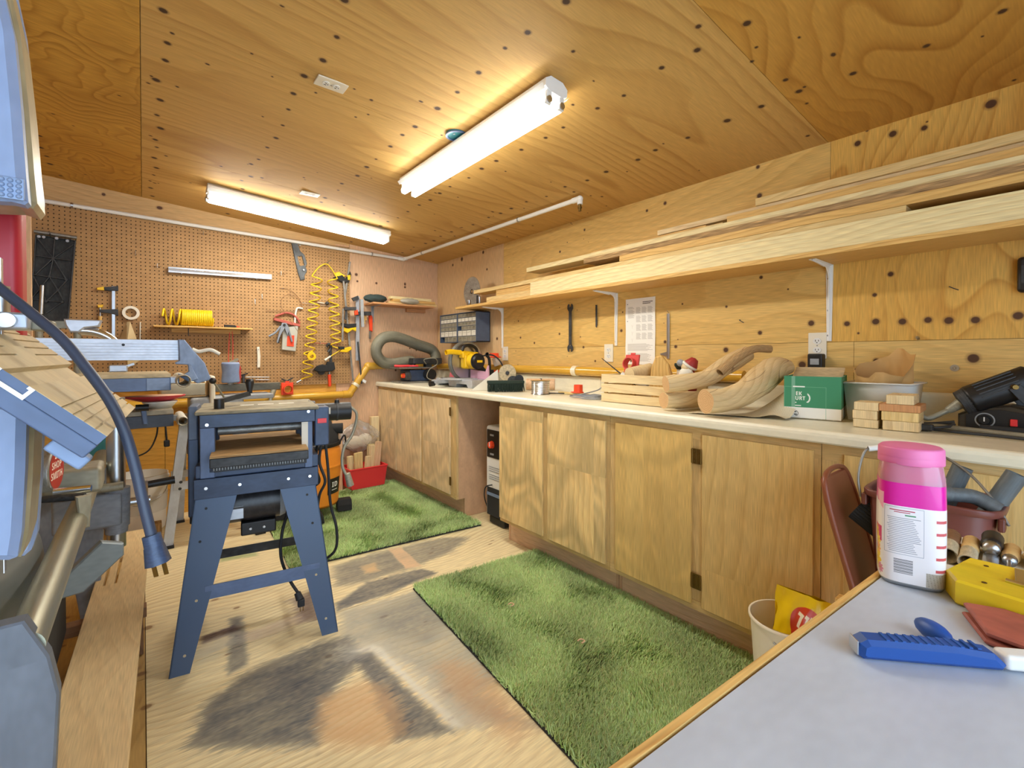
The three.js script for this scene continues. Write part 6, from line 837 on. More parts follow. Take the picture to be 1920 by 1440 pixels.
{ // small ledge with the yellow coil
  const a = W(287, 613), b = W(468, 620), L = b.x - a.x, y = (W(287, 609).y + W(430, 617).y) / 2, o = thing('peg_shelf', 'narrow wooden ledge on the pegboard under the yellow coil', 'shelf', V((a.x + b.x) / 2, y - 0.012, PZ + 0.001)); part('board', bx(L, 0.012, 0.13, 0, 0.006, 0.066, 0.001), M.fir, o); part('back_rail', bx(L * 0.72, 0.03, 0.012, 0.02, -0.016, 0.007, 0.001), M.fir, o); part('peg', rod([-L * 0.17, -0.06, 0.1], [-L * 0.17, -0.002, 0.1], 0.003, 0.003, 8), M.iron, o);
  const x0 = W(300, 600).x + 0.01, x1 = W(405, 600).x - 0.03, pts = [], N = 19, R = 0.055; for (let i = 0; i <= N * 16; i++) { const t = i / (N * 16), q = t * N * Math.PI * 2, sp = t < 0.12 ? t * 3 : 0.36 + (t - 0.12) * 0.727; pts.push(V(x0 + (x1 - x0) * sp, y + R + 0.008 + R * Math.sin(q), PZ + 0.067 + R * Math.cos(q))); } single('coiled_hose', tube(pts, 0.0068, N * 22, 8), M.hoseYellow, 'tight coil of yellow air hose lying on the peg ledge', 'air hose');
  const k = thing('pruning_knife', 'black-handled tool with orange tip on the peg ledge', 'knife', V(W(411, 606).x + 0.02, y + 0.0005, PZ + 0.09)); part('handle', ext([[0, 0], [0.07, 0.0], [0.085, 0.006], [0.07, 0.018], [0.0, 0.02]], 0.016, 0.003), M.softBlack, k); part('tip', ext([[0.082, 0.002], [0.11, 0.006], [0.082, 0.014]], 0.01, 0.001).translate(0, 0, 0.003), M.safety, k);
}
{ const { o, f, at } = hang('tool_plate', 'dark steel jig plate with a slot hanging near the strip light', 'jig', 560, 490); part('plate', ext(f([[546, 457], [553, 453], [557, 455], [562, 471], [570, 478], [575, 495], [572, 500], [575, 508], [570, 518], [571, 524], [563, 526], [558, 512]]), 0.012, 0.002, [f([[556, 480], [566, 480], [571, 498], [561, 500]])]), mottled(222, [70, 74, 76], 0.3, 0.45, 0.3), o); part('stud', rod(at(561, 461, 0.01), at(561, 461, 0.026), 0.006, 0.005, 10), M.steel, o); part('stud', rod(at(568, 507, 0.01), at(568, 507, 0.026), 0.007, 0.006, 10), M.steel, o); }
{ // hanging spiral air hose
  const pts = [], top = W(606, 507); const col = (a, b, n, r, k0) => { const A = W(...a), B = W(...b); for (let i = 0; i <= n * 12; i++) { const t = i / (n * 12), q = t * n * Math.PI * 2 + k0; pts.push(V(A.x + (B.x - A.x) * t + r * Math.cos(q), A.y + (B.y - A.y) * t, PZ + 0.045 + 0.035 * Math.sin(q))); } };
  col([572, 712], [592, 520], 12, 0.042, Math.PI); pts.push(V(top.x - 0.03, top.y + 0.03, PZ + 0.03), V(top.x + 0.02, top.y + 0.05, PZ + 0.04)); col([620, 522], [627, 655], 8, 0.042, 0); const e = W(618, 668); pts.push(V(e.x, e.y, PZ + 0.03));
  const o = thing('spiral_hose', 'yellow spiral air hose hanging in two long loops', 'air hose'); part('hose', tube(pts, 0.005, 900, 7), M.hoseYellow, o); part('fitting', rod(pts[0], pts[0].clone().add(V(-0.035, -0.02, 0.0)), 0.006, 0.008, 10), M.steel, o); part('fitting', rod(V(e.x, e.y, PZ + 0.03), V(e.x - 0.05, e.y - 0.035, PZ + 0.03), 0.008, 0.011, 12), M.offWhite, o); part('peg', rod(V(top.x - 0.005, top.y + 0.035, PZ), V(top.x + 0.05, top.y + 0.09, PZ + 0.05), 0.003, 0.003, 8), M.steel, o);
}
function quickClamp(label, body, barA, barB, pad, off) { const { o, f, at } = hang('quick_clamp', label, 'clamp', body[0][0], body[0][1], off, 'clamps on the pegboard'); part('bar', bar(at(...barA, 0.013), at(...barB, 0.013), 0.007, 0.016, V(1, 0, 0)), M.dullSteel, o); part('body', ext(f(body), 0.028, 0.004), M.softBlack, o); part('grip', ext(f(pad), 0.026, 0.004), M.yellow, o); return { o, f, at }; }
{ const { o, f } = quickClamp('yellow and black quick clamp hung highest beside the spiral hose', [[623, 521], [640, 516], [646, 524], [655, 510], [657, 516], [652, 530], [640, 530]], [655, 491], [645, 560], [[626, 512], [634, 510], [646, 518], [640, 522], [628, 518]], 0.002); part('trigger', ext(f([[649, 517], [655, 516], [655, 526], [650, 526]]), 0.03, 0.003), M.yellow, o); }
{ const { o, f, at } = quickClamp('long-bar quick clamp with a yellow lower grip by the pegboard edge', [[636, 606], [650, 608], [664, 607], [664, 614], [650, 616], [638, 612]], [641, 528], [659, 714], [[636, 614], [650, 617], [664, 613], [664, 622], [657, 619], [648, 625], [640, 621]], 0.03); }
{ const { o, f, at } = quickClamp('quick clamp with a curved yellow foot near the black corner clamp', [[629, 650], [640, 650], [640, 656], [630, 655]], [637, 640], [638, 580], [[636, 654], [652, 650], [654, 655], [645, 661], [632, 660]], 0.06); }
{ // silver and dark clamps at the pegboard edge
  const a = barClamp('aluminium bar clamp with dark cross jaws hung at the shelf end', [669, 556], [669, 676], 0, { w: 0.02, h: 0.032, bar: M.aluminium, off: 0.004 }); part('jaw', ext(a.f([[662, 585], [692, 585], [692, 592], [662, 592]]), 0.03, 0.003).translate(0, 0, 0.024), M.iron, a.o); part('jaw', ext(a.f([[656, 560], [668, 555], [670, 562], [660, 566]]), 0.02, 0.002).translate(0, 0, 0.024), M.iron, a.o); part('trigger', ext(a.f([[659, 584], [665, 582], [666, 591], [660, 592]]), 0.02, 0.002).translate(0, 0, 0.056), M.safety, a.o); part('wood_handle', rod(a.at(682, 590, 0.03), a.at(684, 601, 0.03), 0.008, 0.007, 10), M.fir, a.o); part('wood_handle', rod(a.at(679, 594, 0.035), a.at(681, 608, 0.035), 0.008, 0.007, 10), M.fir, a.o);
  const b = barClamp('narrow aluminium bar clamp in front of the wider one', [672, 563], [674, 614], 0, { w: 0.014, h: 0.026, bar: M.midGrey, off: 0.068 });
  const c = barClamp('thin dark bar clamp reaching down to the amber pipe', [668, 641], [675, 719], 0, { w: 0.008, h: 0.014, bar: M.iron, off: 0.03 }); part('foot', ext(c.f([[671, 706], [684, 714], [682, 719], [671, 712]]), 0.014, 0.002), M.white, c.o);
  const d = barClamp('dark bar clamp hidden behind the long-bar quick clamp', [645, 576], [643, 600], 0, { w: 0.01, h: 0.018, bar: M.iron, off: 0.055 }); part('jaw', ext(d.f([[640, 577], [662, 577], [662, 583], [640, 583]]), 0.03, 0.002), M.iron, d.o);
  const e = hang('paring_knife', 'knife with an orange handle hung below the corner shelf', 'knife', 694, 590, 0.002); part('handle', ext(e.f([[690, 590], [694, 589], [697, 595], [697, 622], [692, 620]]), 0.022, 0.004), M.safety, e.o); part('blade', ext(e.f([[692, 618], [696, 620], [695, 636], [691, 634]]), 0.004), M.steel, e.o);
}
{ // brown wire loop, red hand tool, spring clamp, packet, feeler, corner clamp
  const w = hang('wire_coil', 'loop of thin brown wire hung on a peg', 'wire', 527, 541, 0.004); part('wire', tube([[523, 541], [534, 541], [552, 550], [566, 575], [560, 582], [546, 584], [522, 583], [498, 583]].map(([x, y]) => w.at(x, y, 0.006)).concat(), 0.0018, 60, 5), M.walnut, w.o); part('wire', tube([[540, 552], [525, 560], [522, 575], [530, 590], [548, 615], [565, 640], [578, 656]].map(([x, y]) => w.at(x, y, 0.09)), 0.0018, 60, 5), M.walnut, w.o); part('wire', tube([[538, 551], [552, 556], [563, 568], [566, 580]].map(([x, y]) => w.at(x, y, 0.012)), 0.0018, 30, 5), M.walnut, w.o); part('peg', rod(w.at(529, 540, 0), w.at(529, 541, 0.02), 0.003, 0.003, 8), M.steel, w.o);
  const r = hang('hand_stapler', 'rust-red hand tool with a curved handle on the pegboard', 'hand tool', 538, 600, 0.002); const rm = mat(0xb5584a, 0.55); part('base_bar', ext(r.f([[512, 601], [513, 596], [560, 608], [562, 613], [545, 610]]), 0.03, 0.003), rm, r.o); part('handle', tube([[515, 593], [524, 590], [535, 587], [548, 590], [557, 598], [561, 606]].map(([x, y]) => r.at(x, y, 0.016)), 0.008, 30, 8), rm, r.o);
  const s = hang('spring_clamp', 'grey spring clamp with black handles below the red hand tool', 'clamp', 530, 610, 0.034); part('jaw', ext(s.f([[526, 606], [534, 606], [540, 616], [536, 630], [531, 616], [522, 632], [518, 644], [516, 642], [520, 626]]), 0.02, 0.003), M.castGrey, s.o); part('handle', tube([s.at(524, 612, 0.01), s.at(514, 624, 0.01), s.at(502, 631, 0.01)], 0.008, 16, 8), M.castGrey, s.o); part('handle', tube([s.at(538, 618, 0.01), s.at(542, 630, 0.01), s.at(545, 641, 0.01)], 0.008, 16, 8), M.castGrey, s.o); part('pivot', rod(s.at(530, 610, 0.02), s.at(530, 610, 0.028), 0.01, 0.01, 14), M.black, s.o); part('tip', ext(s.f([[518, 634], [523, 632], [521, 644], [517, 643]]), 0.018, 0.002), M.black, s.o);
  const p = hang('blister_packet', 'clear plastic packet with an orange part on a white bracket', 'packet', 545, 630, 0.003); part('pouch', ext(p.f([[529, 615], [558, 611], [553, 659], [527, 656]]), 0.026, 0.004), mat(0xd8d6c8, 0.25, 0, { transmission: 0.3, thickness: 0 }), p.o); part('insert', ext(p.f([[537, 630], [550, 629], [549, 650], [536, 649]]), 0.004, 0.0005).translate(0, 0, 0.0265), M.safety, p.o, 'orange part'); part('bracket', tube([[552, 606], [554, 585], [557, 578], [567, 579]].map(([x, y]) => p.at(x, y, 0.01)), 0.008, 20, 8), M.offWhite, p.o);
  const fz = hang('feeler_gauge', 'slim cream tool hanging alone on the pegboard', 'tool', 485, 650, 0.002); part('body', ext(fz.f([[481, 651], [486, 650], [488, 668], [487, 689], [482, 690], [482, 668]]), 0.01, 0.002), M.cream, fz.o); part('rivet', rod(fz.at(484, 655, 0.01), fz.at(484, 655, 0.014), 0.004, 0.004, 8), M.steel, fz.o);
  const c = hang('corner_clamp', 'black corner clamp with an orange handle on the pegboard', 'clamp', 610, 690, 0.003); part('frame', ext(c.f([[586, 694], [593, 686], [603, 683], [610, 685], [612, 678], [624, 679], [626, 692], [620, 696], [606, 697], [597, 698]]), 0.04, 0.005), M.softBlack, c.o); part('wheel', rod(c.at(601, 696, 0.01), c.at(601, 696, 0.03), 0.03, 0.03, 24), M.black, c.o); part('screw_post', rod(c.at(619, 680, 0.02), c.at(618, 650, 0.02), 0.012, 0.01, 12), M.iron, c.o); part('knuckle', tube([c.at(611, 650, 0.02), c.at(614, 645, 0.03), c.at(619, 652, 0.02), c.at(614, 660, 0.02)], 0.012, 20, 8), M.iron, c.o); part('screw', rod(c.at(616, 697, 0.02), c.at(616, 703, 0.02), 0.005, 0.005, 8), M.steel, c.o); part('handle', rod(c.at(616, 702, 0.02), c.at(617, 724, 0.02), 0.014, 0.013, 14), M.safety, c.o);
  const y = hang('yellow_pulley', 'yellow plastic ring clamp among the lower hose turns', 'clamp', 578, 668, 0.085); part('ring', ringShape(0.016, 0.034, 0.02, 28), M.yellow, y.o); part('arm', ext(y.f([[572, 662], [580, 658], [582, 664], [575, 668]]), 0.018, 0.002), M.yellow, y.o);
  const u = hang('drill_bit_rack', 'row of small bits on two peg wires', 'bits', 600, 568, 0.002); part('wire', rod(u.at(566, 568, 0.01), u.at(634, 576, 0.01), 0.002, 0.002, 6), M.steel, u.o); part('bit', rod(u.at(594, 567, 0.014), u.at(607, 569, 0.014), 0.006, 0.004, 8), M.offWhite, u.o); part('knob', ball(0.016, u.at(612, 569, 0.016), 12), M.iron, u.o);
  const v = hang('peg_wire', 'thin reddish rod across pegs between the hose loops', 'rod', 590, 645, 0.002); part('rod', rod(v.at(580, 643, 0.012), v.at(634, 645, 0.012), 0.0025, 0.0025, 6), M.darkRed, v.o); part('peg', rod(v.at(589, 640, 0.0), v.at(589, 645, 0.02), 0.0025, 0.0025, 6), M.steel, v.o); part('peg', rod(v.at(600, 640, 0.0), v.at(600, 645, 0.02), 0.0025, 0.0025, 6), M.steel, v.o);
  for (const [px, py, lab] of [[381, 438, 'cross-shaped peg hook above the aluminium bar'], [505, 454, 'cross-shaped peg hook near the dark jig plate'], [295, 499, 'cross-shaped peg hook at the end of the aluminium bar'], [527, 513, 'cross-shaped peg hook above the wire loop']]) { const k = hang('peg_hook', lab, 'hook', px, py, 0.001); part('shank', rod(k.at(px, py - 5, 0.0), k.at(px, py + 3, 0.006), 0.0018, 0.0018, 6), M.steel, k.o); part('cross_wire', rod(k.at(px - 8, py, 0.005), k.at(px + 8, py + 1, 0.005), 0.0016, 0.0016, 6), M.walnut, k.o); }
  for (const [px, py, lab] of [[254, 475, 'single wire peg above the tape ring'], [478, 566, 'bent wire peg between the ledge and the wire loop'], [491, 556, 'straight wire peg between the ledge and the wire loop']]) { const k = hang('wire_peg', lab, 'hook', px, py, 0.001); part('wire', tube([k.at(px, py - 5, 0.0), k.at(px, py, 0.006), k.at(px, py + 5, 0.012), k.at(px, py + 4, 0.03)], 0.002, 14, 6), M.steel, k.o); }
}
{ // red cords and fret saw hanging from the ledge, black bench clamp
  const a = hang('fret_saw', 'red-framed fret saw hung on a red cord below the peg ledge', 'saw', 434, 680, 0.02); part('cord', tube([[433, 622], [434, 640], [434, 676]].map(([x, y]) => a.at(x, y, 0.05)), 0.0022, 12, 6), M.red, a.o); part('cord', tube([[428, 624], [426, 670], [427, 725]].map(([x, y]) => a.at(x, y, 0.05)), 0.0022, 12, 6), M.red, a.o); part('clip', bar(a.at(428, 681, 0.05), a.at(444, 673, 0.05), 0.014, 0.02), M.warmGrey, a.o); part('blade_guard', ext(a.f([[444, 674], [449, 690], [449, 706], [446, 725], [442, 725], [444, 700]]), 0.02, 0.003).translate(0, 0, 0.04), mat(0xb83a34, 0.5), a.o); part('frame_bar', bar(a.at(427, 690, 0.05), a.at(429, 727, 0.05), 0.012, 0.012), M.safety, a.o);
  const b = hang('rack_clamp', 'small black clamp and steel rods at the foot of the pegboard', 'clamp', 456, 706, 0.003); part('post', bar(b.at(456, 702, 0.012), b.at(456, 728, 0.012), 0.016, 0.016), M.iron, b.o); part('lever', bar(b.at(448, 722, 0.02), b.at(471, 714, 0.03), 0.012, 0.014), M.black, b.o); part('lever', bar(b.at(450, 704, 0.014), b.at(464, 700, 0.02), 0.01, 0.01), M.black, b.o); part('rod', rod(b.at(460, 707, 0.014), b.at(504, 707, 0.014), 0.004, 0.004, 8), M.steel, b.o); part('rod', rod(b.at(478, 712, 0.014), b.at(504, 712, 0.014), 0.003, 0.003, 8), M.steel, b.o);
  const c = hang('rubber_cross', 'dark crossed pieces behind the orange gate', 'clamp', 537, 714, 0.004); part('strip', bar(c.at(527, 710, 0.01), c.at(545, 718, 0.01), 0.008, 0.01), M.iron, c.o); part('strip', bar(c.at(530, 718, 0.02), c.at(548, 708, 0.02), 0.008, 0.01), M.iron, c.o);
}
// ---------------------------------------------------------------- corner shelf on wall_back with strips, glove, bag of parts
{
  const y = 1.622, x0 = W(676, 562).x + 0.04, x1 = 2.2, o = thing('corner_shelf', 'short plywood shelf on the pinkish wall holding thin strips', 'shelf', V((x0 + x1) / 2, y, ZB + 0.001)); part('board', bx(x1 - x0, 0.016, 0.22, 0, 0.008, 0.11, 0.001), M.cedar, o); part('cleat', bx(0.2, 0.035, 0.04, (x1 - x0) / 2 - 0.1, -0.018, 0.02, 0.001), M.cedar, o);
  const br = thing('shelf_bracket', 'pale steel bracket under the short corner shelf', 'bracket', V(W(700, 575).x, y - 0.0005, ZB + 0.0005), Math.PI / 2); part('arm', bracketGeo().map((g) => g.scale(0.85, 0.45, 1)), M.midGrey, br);
  const S = y + 0.0165; [[0.02, 0.5, 0.02, 0.03, 'pine', 'thin pine strip lying under the others on the corner shelf'], [0.03, 0.44, 0.035, 0.035, 'fir', 'amber strip in the middle of the corner shelf pile'], [0.0, 0.42, 0.055, 0.03, 'pineB', 'pale strip on top of the corner shelf pile']].forEach(([dx, L, h, w, m, lab], i) => single('wood_strip', bx(L, 0.024, w * 2, 0, 0.012, 0, 0.001), M[m], lab, 'strip', V(x0 + 0.4 + dx, S + i * 0.0245, ZB + 0.13), 0, 'strips on the corner shelf'));
  const rows = []; for (let j = 0; j <= 10; j++) { const row = []; for (let i = 0; i < 24; i++) { const q = i / 24 * Math.PI * 2, v = j / 10, r = Math.sqrt(Math.max(0.001, 1 - Math.pow(2 * v - 1, 2))); row.push(V(0.11 * (2 * v - 1) , 0.04 + 0.038 * r * Math.sin(q) + 0.012 * nz(v * 5, Math.cos(q) * 2, 230), 0.055 * r * Math.cos(q) + 0.01 * nz(v * 4, Math.sin(q) * 2, 231))); } rows.push(row); } single('work_glove', skin(rows, true), mat(0x32403e, 0.85), 'dark green work glove heaped on the corner shelf', 'glove', V(x0 + 0.06, S, ZB + 0.12));
  const rb = []; for (let j = 0; j <= 8; j++) { const row = []; for (let i = 0; i < 20; i++) { const q = i / 20 * Math.PI * 2, v = j / 8, r = Math.sqrt(Math.max(0.001, 1 - Math.pow(2 * v - 1, 2))) * (1 + 0.3 * nz(Math.cos(q) * 3, v * 6, 232)); row.push(V(0.1 * (2 * v - 1), 0.03 + 0.028 * r * Math.sin(q), 0.04 * r * Math.cos(q))); } rb.push(row); } single('parts_bag', skin(rb, true), mat(0xd9d9cc, 0.2, 0, { transmission: 0.45, thickness: 0 }), 'small clear bag of parts on the corner shelf edge', 'bag', V(x0 + 0.36, S, ZB + 0.2));
}
// ---------------------------------------------------------------- combination machine standing along the left side
{
  const o = thing('combination_machine', 'grey multi-purpose woodworking machine with steel way tubes and red badge', 'machine');
  for (const x of [-0.139, -0.33]) part('way_tube', rod([x, 0.735, -0.955], [x, 0.735, -2.62], 0.025, 0.025, 26), mottled(240, [172, 172, 152], 0.06, 0.32, 0.75), o);
  // headstock with the badge and knobs
  part('headstock', [bx(0.3, 0.42, 0.34, -0.36, 0.83, -1.36, 0.06)], M.warmGrey, o); part('motor_pan', [ball(0.2, V(-0.385, 0.7, -1.38), 32, 1.08, 1.0, 1.9)], mottled(241, [118, 122, 120], 0.1, 0.35, 0.2), o); part('belt_cover', [ball(0.16, V(-0.36, 0.52, -1.16), 28, 1.15, 1.25, 1.3)], mottled(242, [72, 84, 100], 0.08, 0.35, 0.2), o);
  const c = document.createElement('canvas'); c.width = c.height = 256; const g = c.getContext('2d'); g.fillStyle = '#b23a28'; g.fillRect(0, 0, 256, 256); g.fillStyle = '#efe6d6'; g.font = 'bold 66px sans-serif'; g.textAlign = 'center'; g.fillText('SHOP', 128, 118); g.fillText('SMITH', 128, 186); g.beginPath(); g.moveTo(96, 52); g.lineTo(112, 26); g.lineTo(128, 52); g.lineTo(144, 26); g.lineTo(160, 52); g.fill(); const t = new THREE.CanvasTexture(c); t.colorSpace = THREE.SRGBColorSpace;
  const dial = part('speed_dial', lathe([[0.02, -0.03], [0.043, -0.03], [0.0465, -0.024], [0.0465, 0.0], [0.044, 0.004], [0.04, 0.004]], 40).rotateZ(-Math.PI / 2).rotateY(-0.17).translate(-0.152, 0.912, -1.4), M.dullSteel, o); part('badge', bare(new THREE.CircleGeometry(0.041, 36)).rotateY(Math.PI / 2 - 0.17).translate(-0.1478, 0.912, -1.3993), new THREE.MeshStandardMaterial({ map: t, roughness: 0.4 }), dial, 'round red badge');
  part('dial_boss', rod([-0.26, 0.9, -1.42], [-0.18, 0.905, -1.41], 0.05, 0.045, 28), M.dullSteel, o); part('crank_pin', rod([-0.15, 0.87, -1.37], [-0.09, 0.87, -1.36], 0.007, 0.007, 12), M.chrome, o);
  part('lock_block', bx(0.12, 0.07, 0.12, -0.15, 0.82, -1.75, 0.012), M.warmGrey, o); part('lock_lever', ext([[-0.016, 0], [0.016, 0], [0.011, -0.085], [-0.009, -0.085]], 0.014, 0.003).rotateY(0.4).translate(-0.125, 0.8, -1.62), M.warmGrey, o); part('lock_shaft', rod([-0.2, 0.795, -1.65], [-0.12, 0.795, -1.62], 0.009, 0.009, 12), M.iron, o); part('height_rod', rod([-0.17, 1.02, -1.7], [-0.13, 0.84, -1.78], 0.008, 0.008, 12), M.dullSteel, o);
  // carriage arm and table post
  part('carriage', bx(0.26, 0.13, 0.2, -0.3, 0.75, -2.28, 0.02), M.castGrey, o); part('arm', bx(0.19, 0.125, 0.075, -0.16, 0.583, -2.3, 0.01), M.castGrey, o); part('arm_collar', [rod([-0.083, 0.655, -2.31], [-0.083, 0.51, -2.31], 0.042, 0.04, 28), rod([-0.083, 0.52, -2.31], [-0.083, 0.485, -2.31], 0.036, 0.034, 28)], M.castGrey, o); part('table_post', rod([-0.083, 1.0, -2.31], [-0.083, 0.43, -2.31], 0.0285, 0.0285, 28), M.steel, o); part('cross_way', rod([-0.28, 0.675, -2.24], [-0.06, 0.675, -2.24], 0.016, 0.016, 16), M.warmGrey, o);
  // hand wheel with black grip
  const hw = part('hand_wheel', [rod([-0.005, 0.58, -2.36], [0.012, 0.58, -2.36], 0.075, 0.075, 36), rod([-0.05, 0.58, -2.36], [0.02, 0.58, -2.36], 0.016, 0.016, 14)], M.steel, o); part('wheel_grip', rod([0.012, 0.64, -2.36], [0.1, 0.645, -2.36], 0.014, 0.016, 16), M.black, hw); 
  // main table with fence
  const zf = -2.72, tb = part('main_table', bx(0.55, 0.02, 0.44, -0.172, 1.066, zf - 0.22, 0.003), M.dustTan, o); part('table_face', bx(0.55, 0.06, 0.012, -0.172, 1.026, zf - 0.006, 0.002), M.steelBlue, tb); part('table_plate', bx(0.085, 0.055, 0.004, 0.055, 1.026, zf + 0.002, 0.001), M.greyBlue, tb); part('table_web', bx(0.5, 0.05, 0.38, -0.172, 1.03, zf - 0.22, 0.004), M.castGrey, tb);
  part('fence_rail', [lathe([[0.024, -0.4], [0.029, -0.4], [0.029, 0.0], [0.024, 0.0], [0.024, -0.4]], 30).rotateX(Math.PI / 2).translate(0.148, 1.042, -2.62)], M.offWhite, o); part('rail_bracket', bx(0.05, 0.035, 0.05, 0.112, 1.042, -2.76, 0.006), M.aluminium, o);
  const fn = part('rip_fence', bx(0.62, 0.098, 0.03, -0.174, 1.187, -2.77, 0.002), M.aluminium, o); for (let i = 0; i < 6; i++) part('fence_groove', bx(0.62, 0.0012, 0.001, -0.174, 1.15 + i * 0.013, -2.7545, 0), M.midGrey, fn); part('fence_hole', rod([-0.07, 1.21, -2.756], [-0.07, 1.21, -2.7535], 0.006, 0.006, 12), M.black, fn);
  const F = (l) => l.map(([x, y]) => { const q = onZ(x, y, -2.74); return [q.x, q.y]; }); part('fence_head', ext(F([[334, 637], [346, 637], [362, 656], [384, 681], [396, 712], [370, 719], [352, 708], [362, 714], [352, 684], [330, 683], [328, 680], [336, 676]]), 0.05, 0.004).translate(0, 0, -2.78), M.greyBlue, o); part('fence_hook', ext(F([[352, 684], [357, 684], [371, 710], [355, 716], [336, 706], [333, 700], [344, 702], [353, 696]]), 0.02, 0.003).translate(0, 0, -2.73), M.greyBlue, o); part('fence_lever', tube([onZ(360, 655, -2.74), onZ(372, 659, -2.74), onZ(394, 656, -2.74), onZ(412, 664, -2.74)], 0.009, 24, 8), M.offWhite, o); part('fence_knob', ball(0.016, onZ(399, 714, -2.72), 12), M.black, o); part('fence_lock_rod', rod(onZ(399, 714, -2.72), onZ(425, 752, -2.8), 0.005, 0.005, 8), M.warmGrey, o);
  // mitre gauge and blade guard behind the fence
  part('guard_bar', bar(onZ(55, 609, -2.95), onZ(134, 609, -2.95), 0.03, 0.034), M.warmGrey, o); part('guard_head', [ext([[-0.07, 0.03], [0.06, 0.03], [0.05, 0.0], [0.0, -0.01], [-0.02, -0.03], [-0.05, -0.03], [-0.065, 0]], 0.07, 0.006).translate(onZ(160, 612, -2.95).x, onZ(160, 612, -2.95).y, -2.98)], M.aluminium, o); part('blade_guard', (() => { const q = onZ(165, 660, -2.95); return tube(Array.from({ length: 12 }, (_, i) => { const a = 1.75 - i / 11 * 1.6; return V(q.x + 0.13 * Math.cos(a) - 0.01, q.y - 0.03 + 0.13 * Math.sin(a), -2.95); }), 0.022, 30, 10); })(), M.chrome, o); for (const px of [73, 145]) part('guard_post', rod(onZ(px, 615, -2.95), onZ(px, 700, -2.95), 0.014, 0.014, 14), M.warmGrey, o); part('mitre_gauge', [bx(0.07, 0.035, 0.04, onZ(222, 690, -2.9).x, onZ(222, 691, -2.9).y, -2.9, 0.006), bar(onZ(226, 690, -2.9), onZ(252, 682, -2.9), 0.02, 0.012)], M.aluminium, o);
  // lower extension table with clamp lever and rail
  part('extension_table', bx(0.36, 0.022, 0.3, -0.06, 0.874, -3.05, 0.003), mottled(243, [176, 168, 148], 0.1, 0.7), o); part('extension_face', bx(0.36, 0.06, 0.012, -0.06, 0.832, -2.905, 0.002), mottled(244, [74, 82, 96], 0.1, 0.5), o); const cl = part('clamp_head', [rod(onZ(254, 765, -2.86), onZ(279, 764, -2.86), 0.016, 0.016, 14)], M.black, o); part('clamp_lever', ext(F([[262, 767], [274, 767], [278, 803], [268, 803]]), 0.02, 0.004).translate(0, 0, -2.9), M.steelBlue, cl); part('extension_rail', lathe([[0.018, -0.3], [0.0225, -0.3], [0.0225, 0.0], [0.018, 0.0], [0.018, -0.3]], 28).rotateX(Math.PI / 2).translate(0.153, 0.834, -2.8), M.offWhite, o); part('rail_bracket', bx(0.04, 0.03, 0.04, 0.128, 0.838, -2.95, 0.005), M.dullSteel, o);
  // stand: end legs, cross rails, dark tray
  part('end_leg', ext([[-0.5, 0], [-0.46, 0], [-0.42, 0.3], [-0.24, 0.3], [-0.2, 0.0], [-0.13, 0.0], [-0.1, 0.66], [-0.11, 0.72], [-0.135, 0.78], [-0.4, 0.78]], 0.03, 0.003).translate(0, 0, -0.975), mottled(245, [104, 110, 120], 0.08, 0.5, 0.1), o); part('end_leg', ext([[-0.5, 0], [-0.46, 0], [-0.42, 0.3], [-0.24, 0.3], [-0.2, 0.0], [-0.155, 0.0], [-0.12, 0.72], [-0.4, 0.72]], 0.03, 0.003).translate(0, 0, -2.62), M.castGrey, o); for (const z of [-1.3, -2.3]) part('cross_rail', bx(0.57, 0.04, 0.05, -0.28, 0.162, z, 0.003), M.walnut, o); part('floor_runner', bx(0.05, 0.14, 1.5, -0.54, 0.0705, -1.9, 0.003), M.walnut, o); for (const z of [-1.3, -2.3]) part('rail_foot', bx(0.05, 0.14, 0.05, -0.03, 0.0705, z, 0.003), M.walnut, o); part('dust_box', bx(0.29, 0.26, 0.85, -0.36, 0.32, -1.8, 0.01), M.softBlack, o); part('leg_brace', bar([-0.3, 0.72, -1.2], [-0.32, 0.2, -1.6], 0.02, 0.1), mottled(246, [150, 158, 164], 0.08, 0.4, 0.2), o);
  part('foot_pedal', ext([[0, 0], [0.06, 0.0], [0.15, 0.075], [0.15, 0.11], [0.1, 0.13], [0.0, 0.04]], 0.03, 0.004).rotateY(0.25).translate(-0.2, 0.49, -1.78), mottled(247, [122, 132, 136], 0.08, 0.45, 0.1), o);
}
{
  const hole = (x) => [[x - 0.004, 0.42], [x + 0.004, 0.42], [x + 0.006, 0.74], [x - 0.006, 0.74]], g = ext([[-0.084, -1.12], [0.084, -1.12], [0.084, 1.12], [-0.084, 1.12]], 0.028, 0.0015, [hole(-0.052), hole(-0.016)]).rotateX(-Math.PI / 2);
  single('long_plank', g, woodMat(woodTex(250, [226, 184, 130], [188, 136, 86], { amount: 0.4, lines: 24 }), 0.5), 'long smooth brown plank with two slots laid over the low cross rails', 'plank', V(-0.094, 0.1835, -2.1), -0.033);
}
